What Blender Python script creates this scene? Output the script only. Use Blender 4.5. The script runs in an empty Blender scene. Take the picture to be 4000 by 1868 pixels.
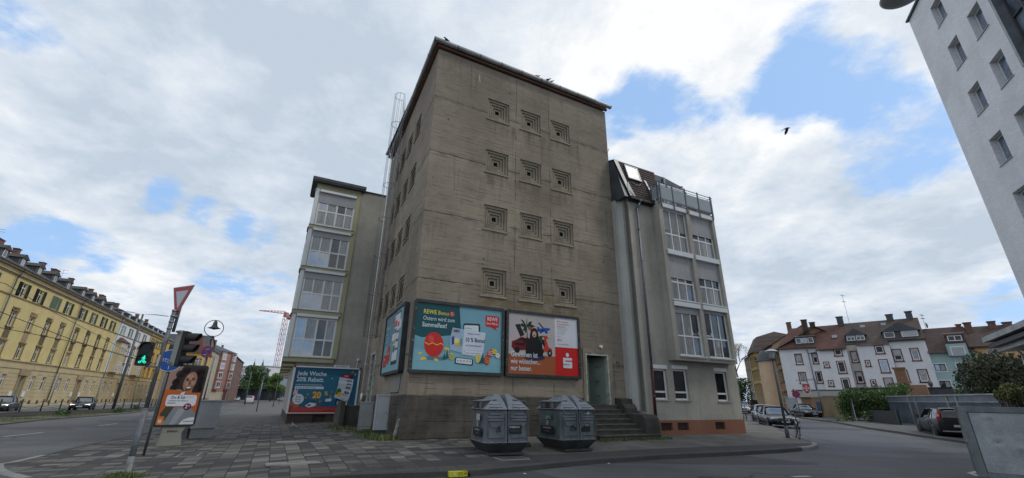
import bpy, bmesh, math, random
import numpy as np
from mathutils import Vector, Matrix, noise as mnoise
R_ = math.radians
scene = bpy.context.scene
COL = scene.collection
# ------------------------------------------------------------------ camera
FPX = 1667.0; VPX, VPY = 2062.0, -3500.0; CX, CY = 2000.0, 934.0; EYE = 1.30
_u = np.array([(VPX-CX)/FPX, (CY-VPY)/FPX, -1.0]); _u /= np.linalg.norm(_u)
_y = np.array([0, 0, -1.0]) - _u*np.dot([0, 0, -1.0], _u); _y /= np.linalg.norm(_y)
_x = np.cross(_y, _u)
RW = np.array([_x, _y, _u])
cam_d = bpy.data.cameras.new('camera'); cam = bpy.data.objects.new('camera', cam_d); COL.objects.link(cam)
cam_d.sensor_width = 36.0; cam_d.lens = 36.0*FPX/4000.0
cam_d.clip_start = 0.1; cam_d.clip_end = 3000.0
m4 = Matrix([[*RW[0], 0], [*RW[1], 0], [*RW[2], EYE], [0, 0, 0, 1]])
cam.matrix_world = m4
scene.camera = cam
# ------------------------------------------------------------------ exposure
scene.view_settings.view_transform = 'Standard'
scene.view_settings.look = 'None'
scene.view_settings.gamma = 1.0
scene.view_settings.exposure = 0.28
SUN_EL, SUN_AZ = 48.0, 98.0     # azimuth measured clockwise from +Y
# ------------------------------------------------------------------ sun (veiled by cloud)
sd = bpy.data.lights.new('sun', 'SUN'); sd.energy = 0.95; sd.angle = R_(14); sd.color = (1.0, 0.95, 0.86)
so = bpy.data.objects.new('sun', sd); COL.objects.link(so)
_d = Vector((math.sin(R_(SUN_AZ))*math.cos(R_(SUN_EL)), math.cos(R_(SUN_AZ))*math.cos(R_(SUN_EL)), math.sin(R_(SUN_EL))))
so.rotation_euler = (-_d).to_track_quat('-Z', 'Y').to_euler()
def ray(px, py):
 return RW @ np.array([(px-CX)/FPX, (CY-py)/FPX, -1.0])
def dirv(px, py):
 d = ray(px, py); return d/np.linalg.norm(d)
# ------------------------------------------------------------------ world: sky behind drifting cloud
world = bpy.data.worlds.new('World'); scene.world = world; world.use_nodes = True
nt = world.node_tree; nt.nodes.clear()
def N(tree, typ, **kw):
 n = tree.nodes.new(typ)
 for k, v in kw.items():
  if k == 'inp':
   for kk, vv in v.items():
    n.inputs[kk].default_value = vv
  else: setattr(n, k, v)
 return n
def build_world():
 L = nt.links.new
 out = N(nt, 'ShaderNodeOutputWorld'); bg = N(nt, 'ShaderNodeBackground'); bg.inputs[1].default_value = 0.1
 L(bg.outputs[0], out.inputs[0])
 sky = N(nt, 'ShaderNodeTexSky'); sky.sky_type = 'NISHITA'; sky.sun_disc = False
 sky.sun_elevation = R_(SUN_EL); sky.sun_rotation = R_(SUN_AZ); sky.dust_density = 1.2; sky.ozone_density = 1.6
 tc = N(nt, 'ShaderNodeTexCoord')
 nrm = N(nt, 'ShaderNodeVectorMath', operation='NORMALIZE'); L(tc.outputs['Generated'], nrm.inputs[0])
 sep = N(nt, 'ShaderNodeSeparateXYZ'); L(nrm.outputs[0], sep.inputs[0])
 def m(op, a, b=None, c=None, clamp=False):
  n = N(nt, 'ShaderNodeMath', operation=op, use_clamp=clamp)
  for i, v in enumerate((a, b, c)):
   if v is None: continue
   if isinstance(v, (int, float)): n.inputs[i].default_value = v
   else: L(v, n.inputs[i])
  return n.outputs[0]
 zz = m('ADD', m('MAXIMUM', sep.outputs[2], 0.0), 0.22)
 comb = N(nt, 'ShaderNodeCombineXYZ')
 L(m('DIVIDE', sep.outputs[0], zz), comb.inputs[0]); L(m('DIVIDE', sep.outputs[1], zz), comb.inputs[1])
 comb.inputs[2].default_value = 3.1
 def noise(scale, det, rough, dist=0.0, off=(0, 0, 0)):
  mp = N(nt, 'ShaderNodeMapping'); L(comb.outputs[0], mp.inputs[0]); mp.inputs['Location'].default_value = off
  n = N(nt, 'ShaderNodeTexNoise'); L(mp.outputs[0], n.inputs['Vector'])
  n.inputs['Scale'].default_value = scale; n.inputs['Detail'].default_value = det
  n.inputs['Roughness'].default_value = rough; n.inputs['Distortion'].default_value = dist
  return n.outputs[0]
 n1 = noise(1.5, 9, 0.58, 0.25)
 lobes = [(2450, 400, 1, 7, -.26), (2540, 300, 0, 5, -.22), (2390, 470, 0, 4, -.2), (2800, 440, 0, 6, -.2), (3230, 260, 1, 9, -.30), (3060, 350, 1, 7, -.16), (3400, 320, 0, 6, -.18), (3200, 130, 0, 5, -.16), (3500, 80, 1, 7, .2), (3330, 480, 0, 6, .14),
    (3450, 560, 1, 7, -.2), (3270, 560, 0, 5, -.16), (2200, 290, 0, 4, -.14),
    (560, 730, 0, 4.2, -.38), (700, 790, 0, 4, -.38), (860, 860, 0, 4, -.36), (1000, 900, 0, 3.6, -.36), (260, 960, 0, 5, -.38), (120, 930, 0, 4, -.34), (420, 980, 0, 3.5, -.18), (1490, 715, 0, 2.5, -.24), (900, 1030, 0, 4, -.16),
    (2760, 180, 2, 9, .20), (2950, 470, 0, 7, -.16), (3150, 470, 0, 6, -.12), (2700, 360, 0, 6, -.12), (2650, 440, 0, 5, -.14), (2100, 280, 0, 4, -.12), (900, 400, 10, 32, .22), (3100, 950, 6, 20, .18), (2580, 470, 0, 4, -.08), (3380, 620, 0, 5, -.12), (2850, 330, 0, 4, .10), (1700, 100, 6, 18, .14), (2100, 100, 4, 14, .12), (400, 1100, 2, 8, .14), (300, 850, 2, 6, .14), (2600, 620, 2, 7, .1)]
 n4 = noise(5.5, 6, 0.6, 0.3, (3, 8, 1))
 acc = m('ADD', m('MULTIPLY_ADD', n1, 2.0, -.5), m('ADD', m('MULTIPLY_ADD', n4, .85, -.425), m('MULTIPLY_ADD', noise(16, 5, .6, .2, (5, 1, 2)), .30, -.15)))
 for (px, py, r0, r1, wgt) in lobes:
  d = dirv(px, py)
  dp = N(nt, 'ShaderNodeVectorMath', operation='DOT_PRODUCT'); L(nrm.outputs[0], dp.inputs[0]); dp.inputs[1].default_value = tuple(d)
  mr = N(nt, 'ShaderNodeMapRange', interpolation_type='SMOOTHSTEP'); L(dp.outputs['Value'], mr.inputs[0])
  mr.inputs[1].default_value = math.cos(R_(r1)); mr.inputs[2].default_value = math.cos(R_(r0)); mr.inputs[3].default_value = 0; mr.inputs[4].default_value = wgt
  acc = m('ADD', acc, mr.outputs[0])
 cov = N(nt, 'ShaderNodeMapRange', interpolation_type='SMOOTHSTEP'); L(acc, cov.inputs[0])
 cov.inputs[1].default_value = 0.16; cov.inputs[2].default_value = 0.53
 n2 = noise(1.15, 8, 0.55, 0.35, (4.2, 1.3, 0))
 n3 = noise(3.2, 8, 0.6, 0.2, (1.2, 7.3, 2))
 s = m('ADD', m('ADD', m('MULTIPLY', n2, 0.80), m('MULTIPLY_ADD', n3, 0.66, -.23)), m('MULTIPLY_ADD', noise(9.5, 7, .62, .3, (2, 2, 5)), .26, -.13))
 for (px, py, r0, r1, wgt) in [(250, 450, 2, 20, -.04), (1250, 300, 2, 13, -.035), (1500, 250, 1, 10, .0), (1350, 620, 2, 8, -.03), (3350, 1050, 2, 14, -.05), (850, 330, 0, 6, .12), (700, 300, 0, 5, .06), (600, 1180, 1, 7, .05), (450, 1080, 1, 5, .05), (2300, 1000, 1, 9, -.02), (2650, 180, 2, 10, .05), (3000, 700, 2, 12, .06), (2250, 60, 1, 8, -.02), (3300, 820, 2, 8, .08), (450, 880, 1, 6, .05), (1400, 880, 1, 7, .05)]:
  d = dirv(px, py)
  dp = N(nt, 'ShaderNodeVectorMath', operation='DOT_PRODUCT'); L(nrm.outputs[0], dp.inputs[0]); dp.inputs[1].default_value = tuple(d)
  mr = N(nt, 'ShaderNodeMapRange', interpolation_type='SMOOTHSTEP'); L(dp.outputs['Value'], mr.inputs[0])
  mr.inputs[1].default_value = math.cos(R_(r1)); mr.inputs[2].default_value = math.cos(R_(r0)); mr.inputs[3].default_value = 0; mr.inputs[4].default_value = wgt
  s = m('ADD', s, mr.outputs[0])
 cr = N(nt, 'ShaderNodeValToRGB'); L(s, cr.inputs[0])
 el = cr.color_ramp.elements
 el[0].position = 0.36; el[0].color = (0.465, 0.54, 0.63, 1)
 el[1].position = 0.68; el[1].color = (0.84, 0.85, 0.86, 1)
 e = cr.color_ramp.elements.new(0.46); e.color = (0.56, 0.625, 0.71, 1)
 e = cr.color_ramp.elements.new(0.56); e.color = (0.66, 0.71, 0.765, 1)
 sc = N(nt, 'ShaderNodeVectorMath', operation='SCALE'); L(cr.outputs[0], sc.inputs[0]); sc.inputs['Scale'].default_value = 9.7
 veil = N(nt, 'ShaderNodeMix', data_type='RGBA'); veil.inputs[0].default_value = 0.7
 L(sky.outputs[0], veil.inputs[6]); veil.inputs[7].default_value = (3.5, 5.6, 9.0, 1)
 mix = N(nt, 'ShaderNodeMix', data_type='RGBA'); L(cov.outputs[0], mix.inputs[0]); L(veil.outputs[2], mix.inputs[6]); L(sc.outputs[0], mix.inputs[7])
 L(mix.outputs[2], bg.inputs[0])
build_world()
# ------------------------------------------------------------------ layout helpers (real positions in metres)
CNR = np.array([-3.5, 15.46]); A0 = 27.5; B0 = 115.3
DU = np.array([math.cos(R_(A0)), math.sin(R_(A0))]); NV = np.array([DU[1], -DU[0]])
def zg(x, y):
 """height of the pavement surface: falls gently away from the tower's corner"""
 d = math.hypot(x+2.6, y-16)
 r = float(np.interp(d, [8, 30, 45, 62, 200], [0, -.22, -.2, .15, .2])); l = float(np.interp(d, [8, 33, 95, 200], [0, -.10, -.28, -.4]))
 w = min(1.0, max(0.0, (x/max(abs(y), 1.0)+.3)/.6)); w = w*w*(3-2*w)
 rx, ry = x-CNR[0], y-CNR[1]
 u = rx*DU[0]+ry*DU[1]; v = rx*NV[0]+ry*NV[1]
 q = max(v-1.2, -u-.6, 0.0)
 return r*w+l*(1-w) - 0.22*min(1.0, q/5.0)
ROAD = -0.12
def gp(px, py, off=0.0):
 """where the ground is seen at a place in the survey photo"""
 d = ray(px, py); z = 0.0
 for i in range(70):
  t = (z-EYE)/d[2]; x, y = d[0]*t, d[1]*t
  if t < 0: t = 200; x, y = d[0]*t, d[1]*t
  z = 0.75*z+0.25*(zg(x, y)+off)
 return Vector((x, y, zg(x, y)+off))
def pdep(px, py, depth):
 d = ray(px, py)*depth; return Vector((d[0], d[1], d[2]+EYE))
def uvp(u, v, z=None, off=0.0):
 p = CNR + DU*u + NV*v
 return Vector((p[0], p[1], (zg(p[0], p[1])+off) if z is None else z))
# ------------------------------------------------------------------ object helpers
def tag(o, label=None, cat=None, group=None, kind=None):
 if label: o['label'] = label
 if cat: o['category'] = cat
 if group: o['group'] = group
 if kind: o['kind'] = kind
 return o
def thing(name, label, cat, loc=(0, 0, 0), rotz=0.0, group=None, kind=None):
 o = bpy.data.objects.new(name, None); COL.objects.link(o); o.empty_display_size = 0.3
 o.location = loc; o.rotation_euler = (0, 0, rotz)
 return tag(o, label, cat, group, kind)
def copy_tree(o, parent=None):
 c = o.copy(); COL.objects.link(c)
 if parent is not None: c.parent = parent
 for ch in list(o.children): copy_tree(ch, c)
 return c
class MB:
 def __init__(s): s.v = []; s.f = []; s.mi = []; s.cur = 0; s.T = None; s.sm = []; s.smooth = False
 def m(s, i): s.cur = i; return s
 def add(s, vs, fs):
  n = len(s.v)
  if s.T is not None: vs = [tuple(s.T @ Vector(p)) for p in vs]
  s.v += [tuple(p) for p in vs]; s.f += [tuple(i+n for i in f) for f in fs]; s.mi += [s.cur]*len(fs); s.sm += [s.smooth]*len(fs)
  return s
 def box(s, x0, x1, y0, y1, z0, z1):
  return s.add([(x0, y0, z0), (x1, y0, z0), (x1, y1, z0), (x0, y1, z0), (x0, y0, z1), (x1, y0, z1), (x1, y1, z1), (x0, y1, z1)],
      [(0, 3, 2, 1), (4, 5, 6, 7), (0, 1, 5, 4), (1, 2, 6, 5), (2, 3, 7, 6), (3, 0, 4, 7)])
 def quad(s, a, b, c, d): return s.add([a, b, c, d], [(0, 1, 2, 3)])
 def rect(s, x0, x1, z0, z1, y=0.0): return s.add([(x0, y, z0), (x1, y, z0), (x1, y, z1), (x0, y, z1)], [(0, 1, 2, 3)])
 def poly(s, pts, y=0.0): return s.add([(p[0], y, p[1]) for p in pts], [tuple(range(len(pts)))])
 def disc(s, cx, cz, rx, rz=None, y=0.0, n=24, a0=0, a1=360):
  rz = rz or rx; pts = [(cx+rx*math.cos(R_(a0+(a1-a0)*i/n)), cz+rz*math.sin(R_(a0+(a1-a0)*i/n))) for i in range(n + (0 if a1-a0 == 360 else 1))]
  return s.poly(pts, y)
 def prism(s, pts, h0, h1, axis='z'):
  n = len(pts)
  def P(p, h): return (p[0], p[1], h) if axis == 'z' else ((p[0], h, p[1]) if axis == 'y' else (h, p[0], p[1]))
  vs = [P(p, h0) for p in pts]+[P(p, h1) for p in pts]
  fs = [tuple(range(n-1, -1, -1)), tuple(range(n, 2*n))]+[(i, (i+1) % n, n+(i+1) % n, n+i) for i in range(n)]
  return s.add(vs, fs)
 def frust(s, r0, z0, r1, z1, cap0=True, cap1=True):
  """r = list of (x,y) ring points"""
  n = len(r0); vs = [(p[0], p[1], z0) for p in r0]+[(p[0], p[1], z1) for p in r1]
  fs = [(i, (i+1) % n, n+(i+1) % n, n+i) for i in range(n)]
  if cap0: fs.append(tuple(range(n-1, -1, -1)))
  if cap1: fs.append(tuple(range(n, 2*n)))
  return s.add(vs, fs)
 def cyl(s, p0, p1, r0, r1=None, n=10, caps=True):
  r1 = r0 if r1 is None else r1
  p0 = Vector(p0); p1 = Vector(p1); d = (p1-p0)
  if d.length < 1e-6: return s
  d.normalize(); a = d.orthogonal().normalized(); b = d.cross(a)
  vs = []
  for p, r in ((p0, r0), (p1, r1)):
   for i in range(n):
    t = 2*math.pi*i/n; q = p+a*(r*math.cos(t))+b*(r*math.sin(t)); vs.append(tuple(q))
  fs = [(i, (i+1) % n, n+(i+1) % n, n+i) for i in range(n)]
  if caps: fs += [tuple(range(n-1, -1, -1)), tuple(range(n, 2*n))]
  sm = s.smooth; s.smooth = True; s.add(vs, fs); s.smooth = sm
  return s
 def tube(s, pts, r, n=8):
  for a, b in zip(pts[:-1], pts[1:]): s.cyl(a, b, r, n=n)
  return s
 def lathe(s, prof, c=(0, 0, 0), n=20, axis='z'):
  vs = []; k = len(prof)
  for i in range(n):
   t = 2*math.pi*i/n
   for (r, h) in prof:
    p = (r*math.cos(t), r*math.sin(t), h) if axis == 'z' else ((r*math.cos(t), h, r*math.sin(t)) if axis == 'y' else (h, r*math.cos(t), r*math.sin(t)))
    vs.append((p[0]+c[0], p[1]+c[1], p[2]+c[2]))
  fs = [(i*k+j, ((i+1) % n)*k+j, ((i+1) % n)*k+j+1, i*k+j+1) for i in range(n) for j in range(k-1)]
  sm = s.smooth; s.smooth = True; s.add(vs, fs); s.smooth = sm
  return s
 def loft(s, rings, close=True, cap=False):
  k = len(rings[0]); vs = [p for r in rings for p in r]; fs = []
  for i in range(len(rings)-1):
   for j in range(k if close else k-1):
    fs.append((i*k+j, i*k+(j+1) % k, (i+1)*k+(j+1) % k, (i+1)*k+j))
  if cap: fs += [tuple(range(k-1, -1, -1)), tuple(range((len(rings)-1)*k, len(rings)*k))]
  return s.add(vs, fs)
 def text(s, string, x, z, h, y=0.0, sx=1.0, align='LEFT', bold=0.0, shear=0.0, rot=0.0):
  key = (string, align, bold, shear)
  if key not in TXT:
   cu = bpy.data.curves.new('lettering', 'FONT'); cu.body = string; cu.size = 1.0; cu.align_x = align; cu.offset = bold; cu.shear = shear; cu.resolution_u = 3
   to = bpy.data.objects.new('lettering', cu)
   me = bpy.data.meshes.new_from_object(to)
   TXT[key] = ([tuple(v.co) for v in me.vertices], [tuple(p.vertices) for p in me.polygons])
   bpy.data.objects.remove(to); bpy.data.curves.remove(cu); bpy.data.meshes.remove(me)
  vs, fs = TXT[key]; k = h/0.729; c, sn = math.cos(R_(rot)), math.sin(R_(rot))
  out = []
  for p in vs:
   a, b = p[0]*k*sx, p[1]*k
   out.append((x+a*c-b*sn, y, z+a*sn+b*c))
  return s.add(out, fs)
 def build(s, name, mats, parent=None, loc=None, rot=None, smooth=None, bevel=0.0):
  me = bpy.data.meshes.new(name); me.from_pydata(s.v, [], s.f)
  if not isinstance(mats, (list, tuple)): mats = [mats]
  for mt in mats: me.materials.append(mt)
  me.polygons.foreach_set('material_index', s.mi)
  me.polygons.foreach_set('use_smooth', [True]*len(s.f) if smooth else s.sm)
  me.update()
  o = bpy.data.objects.new(name, me); COL.objects.link(o)
  if parent is not None: o.parent = parent
  if loc is not None: o.location = loc
  if rot is not None: o.rotation_euler = rot
  if bevel > 0:
   b = o.modifiers.new('bevel', 'BEVEL'); b.width = bevel; b.segments = 2; b.limit_method = 'ANGLE'; b.angle_limit = R_(40)
  return o
TXT = {}
def rect_ring(w, d, cx=0, cy=0, ch=0.0):
 x, y = w/2, d/2
 if ch <= 0: return [(cx-x, cy-y), (cx+x, cy-y), (cx+x, cy+y), (cx-x, cy+y)]
 return [(cx-x+ch, cy-y), (cx+x-ch, cy-y), (cx+x, cy-y+ch), (cx+x, cy+y-ch), (cx+x-ch, cy+y), (cx-x+ch, cy+y), (cx-x, cy+y-ch), (cx-x, cy-y+ch)]
def rrect(x0, x1, z0, z1, r, n=5):
 pts = []
 for cx, cz, a in ((x1-r, z0+r, -90), (x1-r, z1-r, 0), (x0+r, z1-r, 90), (x0+r, z0+r, 180)):
  for i in range(n+1):
   t = R_(a+90*i/n); pts.append((cx+r*math.cos(t), cz+r*math.sin(t)))
 return pts
def wallface(mb, x0, x1, z0, z1, holes, y=0.0, depth=0.15):
 """front wall in the x/z plane with real openings and their reveals; holes = (x0,z0,x1,z1[,depth])"""
 hs = [h for h in holes if h[2] > x0 and h[0] < x1 and h[3] > z0 and h[1] < z1]
 xs = sorted(set([x0, x1]+[min(max(v, x0), x1) for h in hs for v in (h[0], h[2])]))
 zs = sorted(set([z0, z1]+[min(max(v, z0), z1) for h in hs for v in (h[1], h[3])]))
 for i in range(len(xs)-1):
  for j in range(len(zs)-1):
   mx, mz = (xs[i]+xs[i+1])/2, (zs[j]+zs[j+1])/2
   if any(h[0] < mx < h[2] and h[1] < mz < h[3] for h in hs): continue
   mb.rect(xs[i], xs[i+1], zs[j], zs[j+1], y)
 for h in hs:
  d = h[4] if len(h) > 4 else depth
  a, b, c, e = h[:4]
  mb.quad((a, y, b), (a, y, e), (a, y+d, e), (a, y+d, b)); mb.quad((c, y, b), (c, y+d, b), (c, y+d, e), (c, y, e))
  mb.quad((a, y, e), (c, y, e), (c, y+d, e), (a, y+d, e)); mb.quad((a, y, b), (a, y+d, b), (c, y+d, b), (c, y, b))
 return mb
# ------------------------------------------------------------------ materials
def newmat(name):
 m = bpy.data.materials.new(name); m.use_nodes = True; t = m.node_tree; t.nodes.clear()
 o = N(t, 'ShaderNodeOutputMaterial'); b = N(t, 'ShaderNodeBsdfPrincipled'); t.links.new(b.outputs[0], o.inputs[0])
 return m, t, b
def mth(t, op, a, b=None, c=None, clamp=False):
 n = N(t, 'ShaderNodeMath', operation=op, use_clamp=clamp)
 for i, v in enumerate((a, b, c)):
  if v is None: continue
  if isinstance(v, (int, float)): n.inputs[i].default_value = v
  else: t.links.new(v, n.inputs[i])
 return n.outputs[0]
def nse(t, vec, scale, det=5, rough=.55, dist=0, sc=None, loc=None):
 if sc is not None or loc is not None:
  mp = N(t, 'ShaderNodeMapping'); t.links.new(vec, mp.inputs[0]); vec = mp.outputs[0]
  if sc is not None: mp.inputs['Scale'].default_value = sc
  if loc is not None: mp.inputs['Location'].default_value = loc
 n = N(t, 'ShaderNodeTexNoise'); t.links.new(vec, n.inputs['Vector'])
 n.inputs['Scale'].default_value = scale; n.inputs['Detail'].default_value = det; n.inputs['Roughness'].default_value = rough; n.inputs['Distortion'].default_value = dist
 return n.outputs[0]
def rng(t, v, a, b, c=0.0, d=1.0, smooth=True):
 n = N(t, 'ShaderNodeMapRange', interpolation_type='SMOOTHSTEP' if smooth else 'LINEAR'); t.links.new(v, n.inputs[0])
 for i, x in enumerate((a, b, c, d)): n.inputs[i+1].default_value = x
 return n.outputs[0]
def mixc(t, f, a, b, mode='MIX'):
 n = N(t, 'ShaderNodeMix', data_type='RGBA', blend_type=mode)
 for i, v in ((0, f), (6, a), (7, b)):
  if isinstance(v, (int, float)): n.inputs[i].default_value = v
  elif isinstance(v, tuple): n.inputs[i].default_value = (v[0], v[1], v[2], 1)
  else: t.links.new(v, n.inputs[i])
 return n.outputs[2]
def bump(t, b, h, strength=.3, dist=.02):
 n = N(t, 'ShaderNodeBump'); n.inputs['Strength'].default_value = strength; n.inputs['Distance'].default_value = dist
 t.links.new(h, n.inputs['Height']); t.links.new(n.outputs[0], b.inputs['Normal'])
def objc(t): return N(t, 'ShaderNodeTexCoord').outputs['Object']
def worldc(t): return N(t, 'ShaderNodeNewGeometry').outputs['Position']
def M(name, col, rough=.75, metal=0.0, var=.22, scale=1.2, bmp=0.0, bscale=30, spec=.5, fine=.0, emis=0.0, coat=0.0, streak=0.0):
 m, t, b = newmat(name); v = objc(t)
 dark = tuple(c*(1-var) for c in col); lite = tuple(min(1, c*(1+var*.6)) for c in col)
 n = nse(t, v, scale, 6, .6)
 c = mixc(t, rng(t, n, .3, .7), dark, lite)
 if fine > 0:
  n2 = nse(t, v, scale*14, 3, .6); c = mixc(t, rng(t, n2, .35, .65, 0, fine), c, tuple(x*.5 for x in col))
 if streak > 0:
  n3 = nse(t, v, 1.0, 5, .65, 0, (3.2, 3.2, .18)); c = mixc(t, rng(t, n3, .5, .78, 0, streak), c, tuple(x*.45 for x in col))
 t.links.new(c, b.inputs['Base Color']); b.inputs['Roughness'].default_value = rough; b.inputs['Metallic'].default_value = metal
 b.inputs['Specular IOR Level'].default_value = spec
 if coat: b.inputs['Coat Weight'].default_value = coat
 if bmp > 0: bump(t, b, nse(t, v, bscale, 4, .6), bmp, .01)
 if emis > 0: b.inputs['Emission Color'].default_value = (*col, 1); b.inputs['Emission Strength'].default_value = emis
 return m
def glass_mat(name, col=(.03, .035, .04), rough=.05, spec=.9, curtain=None):
 m, t, b = newmat(name); v = objc(t)
 if curtain:
  w = nse(t, v, 3.0, 4, .6, 0, (6, 6, .6)); c = mixc(t, rng(t, w, .35, .65), tuple(x*.6 for x in curtain), curtain)
 else: c = mixc(t, rng(t, nse(t, v, 1.3, 3), .35, .65), tuple(x*.5 for x in col), tuple(x*1.7 for x in col))
 t.links.new(c, b.inputs['Base Color']); b.inputs['Roughness'].default_value = rough; b.inputs['Specular IOR Level'].default_value = spec
 b.inputs['IOR'].default_value = 1.5
 bump(t, b, nse(t, v, 1.1, 2), .05, .02)
 return m
def concrete_mat():
 m, t, b = newmat('board_marked_concrete'); v = objc(t)
 sp = N(t, 'ShaderNodeSeparateXYZ'); t.links.new(v, sp.inputs[0]); x, y, z = sp.outputs
 c = mixc(t, rng(t, nse(t, v, .32, 7, .6, .3), .33, .68), (.222, .182, .136), (.345, .288, .218))
 wob = mth(t, 'MULTIPLY', mth(t, 'SUBTRACT', nse(t, v, .5, 3), .5), .12)
 zz = mth(t, 'ADD', z, wob)
 row = mth(t, 'FLOOR', mth(t, 'MULTIPLY', zz, 5.6))
 wn = N(t, 'ShaderNodeTexWhiteNoise', noise_dimensions='1D'); t.links.new(row, wn.inputs['W'])
 c = mixc(t, mth(t, 'MULTIPLY', rng(t, wn.outputs['Value'], 0, 1, -.0, .5), .55), c, (.20, .166, .125))
 fr = mth(t, 'FRACT', mth(t, 'MULTIPLY', zz, 5.6))
 line = rng(t, fr, 0.0, .16, 1, 0)
 br = rng(t, nse(t, v, 1.0, 4, .65, 0, (.9, .9, 5)), .46, .62)
 line = mth(t, 'MULTIPLY', line, br)
 c = mixc(t, mth(t, 'MULTIPLY', line, .38), c, (.10, .08, .06))
 pr = N(t, 'ShaderNodeTexWhiteNoise', noise_dimensions='1D'); t.links.new(mth(t, 'FLOOR', mth(t, 'DIVIDE', mth(t, 'ADD', zz, 1.395+1.385), 2.77)), pr.inputs['W']); c = mixc(t, mth(t, 'MULTIPLY', pr.outputs['Value'], .25), c, (.20, .175, .15))
 c = mixc(t, rng(t, nse(t, v, .22, 4, .6, .5, None, (5, 5, 1)), .50, .62, 0, .28), c, (.16, .128, .095))
 mo = nse(t, v, 2.4, 7, .68, .2, (1, 1, 1.6)); c = mixc(t, rng(t, mo, .50, .70, 0, .42), c, (.14, .112, .082)); c = mixc(t, rng(t, mo, .30, .44, .35, 0), c, (.37, .32, .25))
 g = nse(t, v, 1.0, 6, .7, 0, (1.1, 1.1, 22)); c = mixc(t, rng(t, g, .54, .74, 0, .26), c, (.13, .105, .08))
 j = mth(t, 'ABSOLUTE', mth(t, 'SUBTRACT', mth(t, 'FRACT', mth(t, 'DIVIDE', mth(t, 'ADD', zz, 1.395), 2.77)), .5))
 jl = rng(t, j, 0.0, .012, 1, 0); c = mixc(t, mth(t, 'MULTIPLY', jl, rng(t, nse(t, v, 2, 5), .38, .55)), c, (.05, .042, .033))
 jb = rng(t, j, 0.0, .07, 1, 0); c = mixc(t, mth(t, 'MULTIPLY', jb, rng(t, nse(t, v, 1.4, 5, .7), .46, .62, 0, .7)), c, (.12, .10, .075))
 for vx in (4.08, 5.95):
  k = rng(t, mth(t, 'ABSOLUTE', mth(t, 'SUBTRACT', x, vx)), .008, .03, .75, 0)
  k = mth(t, 'MULTIPLY', k, rng(t, nse(t, v, 1.6, 4), .42, .55)); c = mixc(t, k, c, (.06, .05, .04))
 vo = N(t, 'ShaderNodeTexVoronoi'); t.links.new(v, vo.inputs['Vector']); vo.inputs['Scale'].default_value = 1.25
 k = mth(t, 'MULTIPLY', rng(t, vo.outputs['Distance'], .035, .08, 1, 0), rng(t, nse(t, v, .8, 3), .42, .52)); c = mixc(t, mth(t, 'MULTIPLY', k, .85), c, (.05, .04, .03))
 vo2 = N(t, 'ShaderNodeTexVoronoi'); t.links.new(v, vo2.inputs['Vector']); vo2.inputs['Scale'].default_value = 4.0
 k2 = mth(t, 'MULTIPLY', rng(t, vo2.outputs['Distance'], .05, .12, 1, 0), rng(t, nse(t, v, 1.7, 3, .5, 0, None, (9, 2, 4)), .53, .6)); c = mixc(t, mth(t, 'MULTIPLY', k2, .8), c, (.05, .04, .03))
 dr = nse(t, v, 1.0, 4, .6, 0, (5, 5, .35)); c = mixc(t, rng(t, dr, .56, .74, 0, .55), c, (.10, .085, .065))
 rx = mth(t, 'MULTIPLY', rng(t, x, 2.4, 2.8), rng(t, x, 7.3, 7.7, 1, 0)); acc = None
 for r in (5.1, 7.95, 10.7, 13.5):
  q = mth(t, 'MULTIPLY', rng(t, z, r-1.1, r-.02), mth(t, 'LESS_THAN', z, r)); acc = q if acc is None else mth(t, 'ADD', acc, q)
 st = rng(t, nse(t, v, 1, 5, .65, 0, (2.6, 2.6, .3), (2, 2, 0)), .44, .62); c = mixc(t, mth(t, 'MULTIPLY', mth(t, 'MULTIPLY', acc, rx), mth(t, 'MULTIPLY', st, .6)), c, (.115, .092, .062))
 lz = mth(t, 'MULTIPLY', rng(t, z, 4.55, 4.9, 0, 1), rng(t, z, 5.1, 6.2, 1, 0)); lx = mth(t, 'MULTIPLY', rng(t, x, 2.0, 3.0), rng(t, x, 6.8, 8.0, 1, 0))
 k = mth(t, 'MULTIPLY', mth(t, 'MULTIPLY', lz, lx), rng(t, nse(t, v, 1.6, 6, .7, 0, (1, 1, 1.8)), .42, .58)); c = mixc(t, mth(t, 'MULTIPLY', k, .7), c, (.155, .120, .045))
 soc = rng(t, mth(t, 'ADD', z, mth(t, 'MULTIPLY', mth(t, 'SUBTRACT', nse(t, v, 1.3, 5), .5), .12)), 1.37, 1.43, 1, 0)
 sc_ = mixc(t, rng(t, nse(t, v, .9, 7, .65), .35, .7), (.050, .044, .036), (.118, .106, .088)); sc_ = mixc(t, rng(t, nse(t, v, 1, 4, .6, 0, (4, 4, .5)), .56, .7, 0, .6), sc_, (.05, .048, .04))
 c = mixc(t, mth(t, 'MULTIPLY', soc, .96), c, sc_)
 t.links.new(c, b.inputs['Base Color']); b.inputs['Roughness'].default_value = .92; b.inputs['Specular IOR Level'].default_value = .25
 h = mth(t, 'ADD', mth(t, 'MULTIPLY', line, -1.0), mth(t, 'ADD', mth(t, 'MULTIPLY', g, -.6), mth(t, 'ADD', mth(t, 'MULTIPLY', jl, -1.5), mth(t, 'MULTIPLY', wn.outputs['Value'], .35))))
 bump(t, b, h, .5, .03)
 return m
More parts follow.
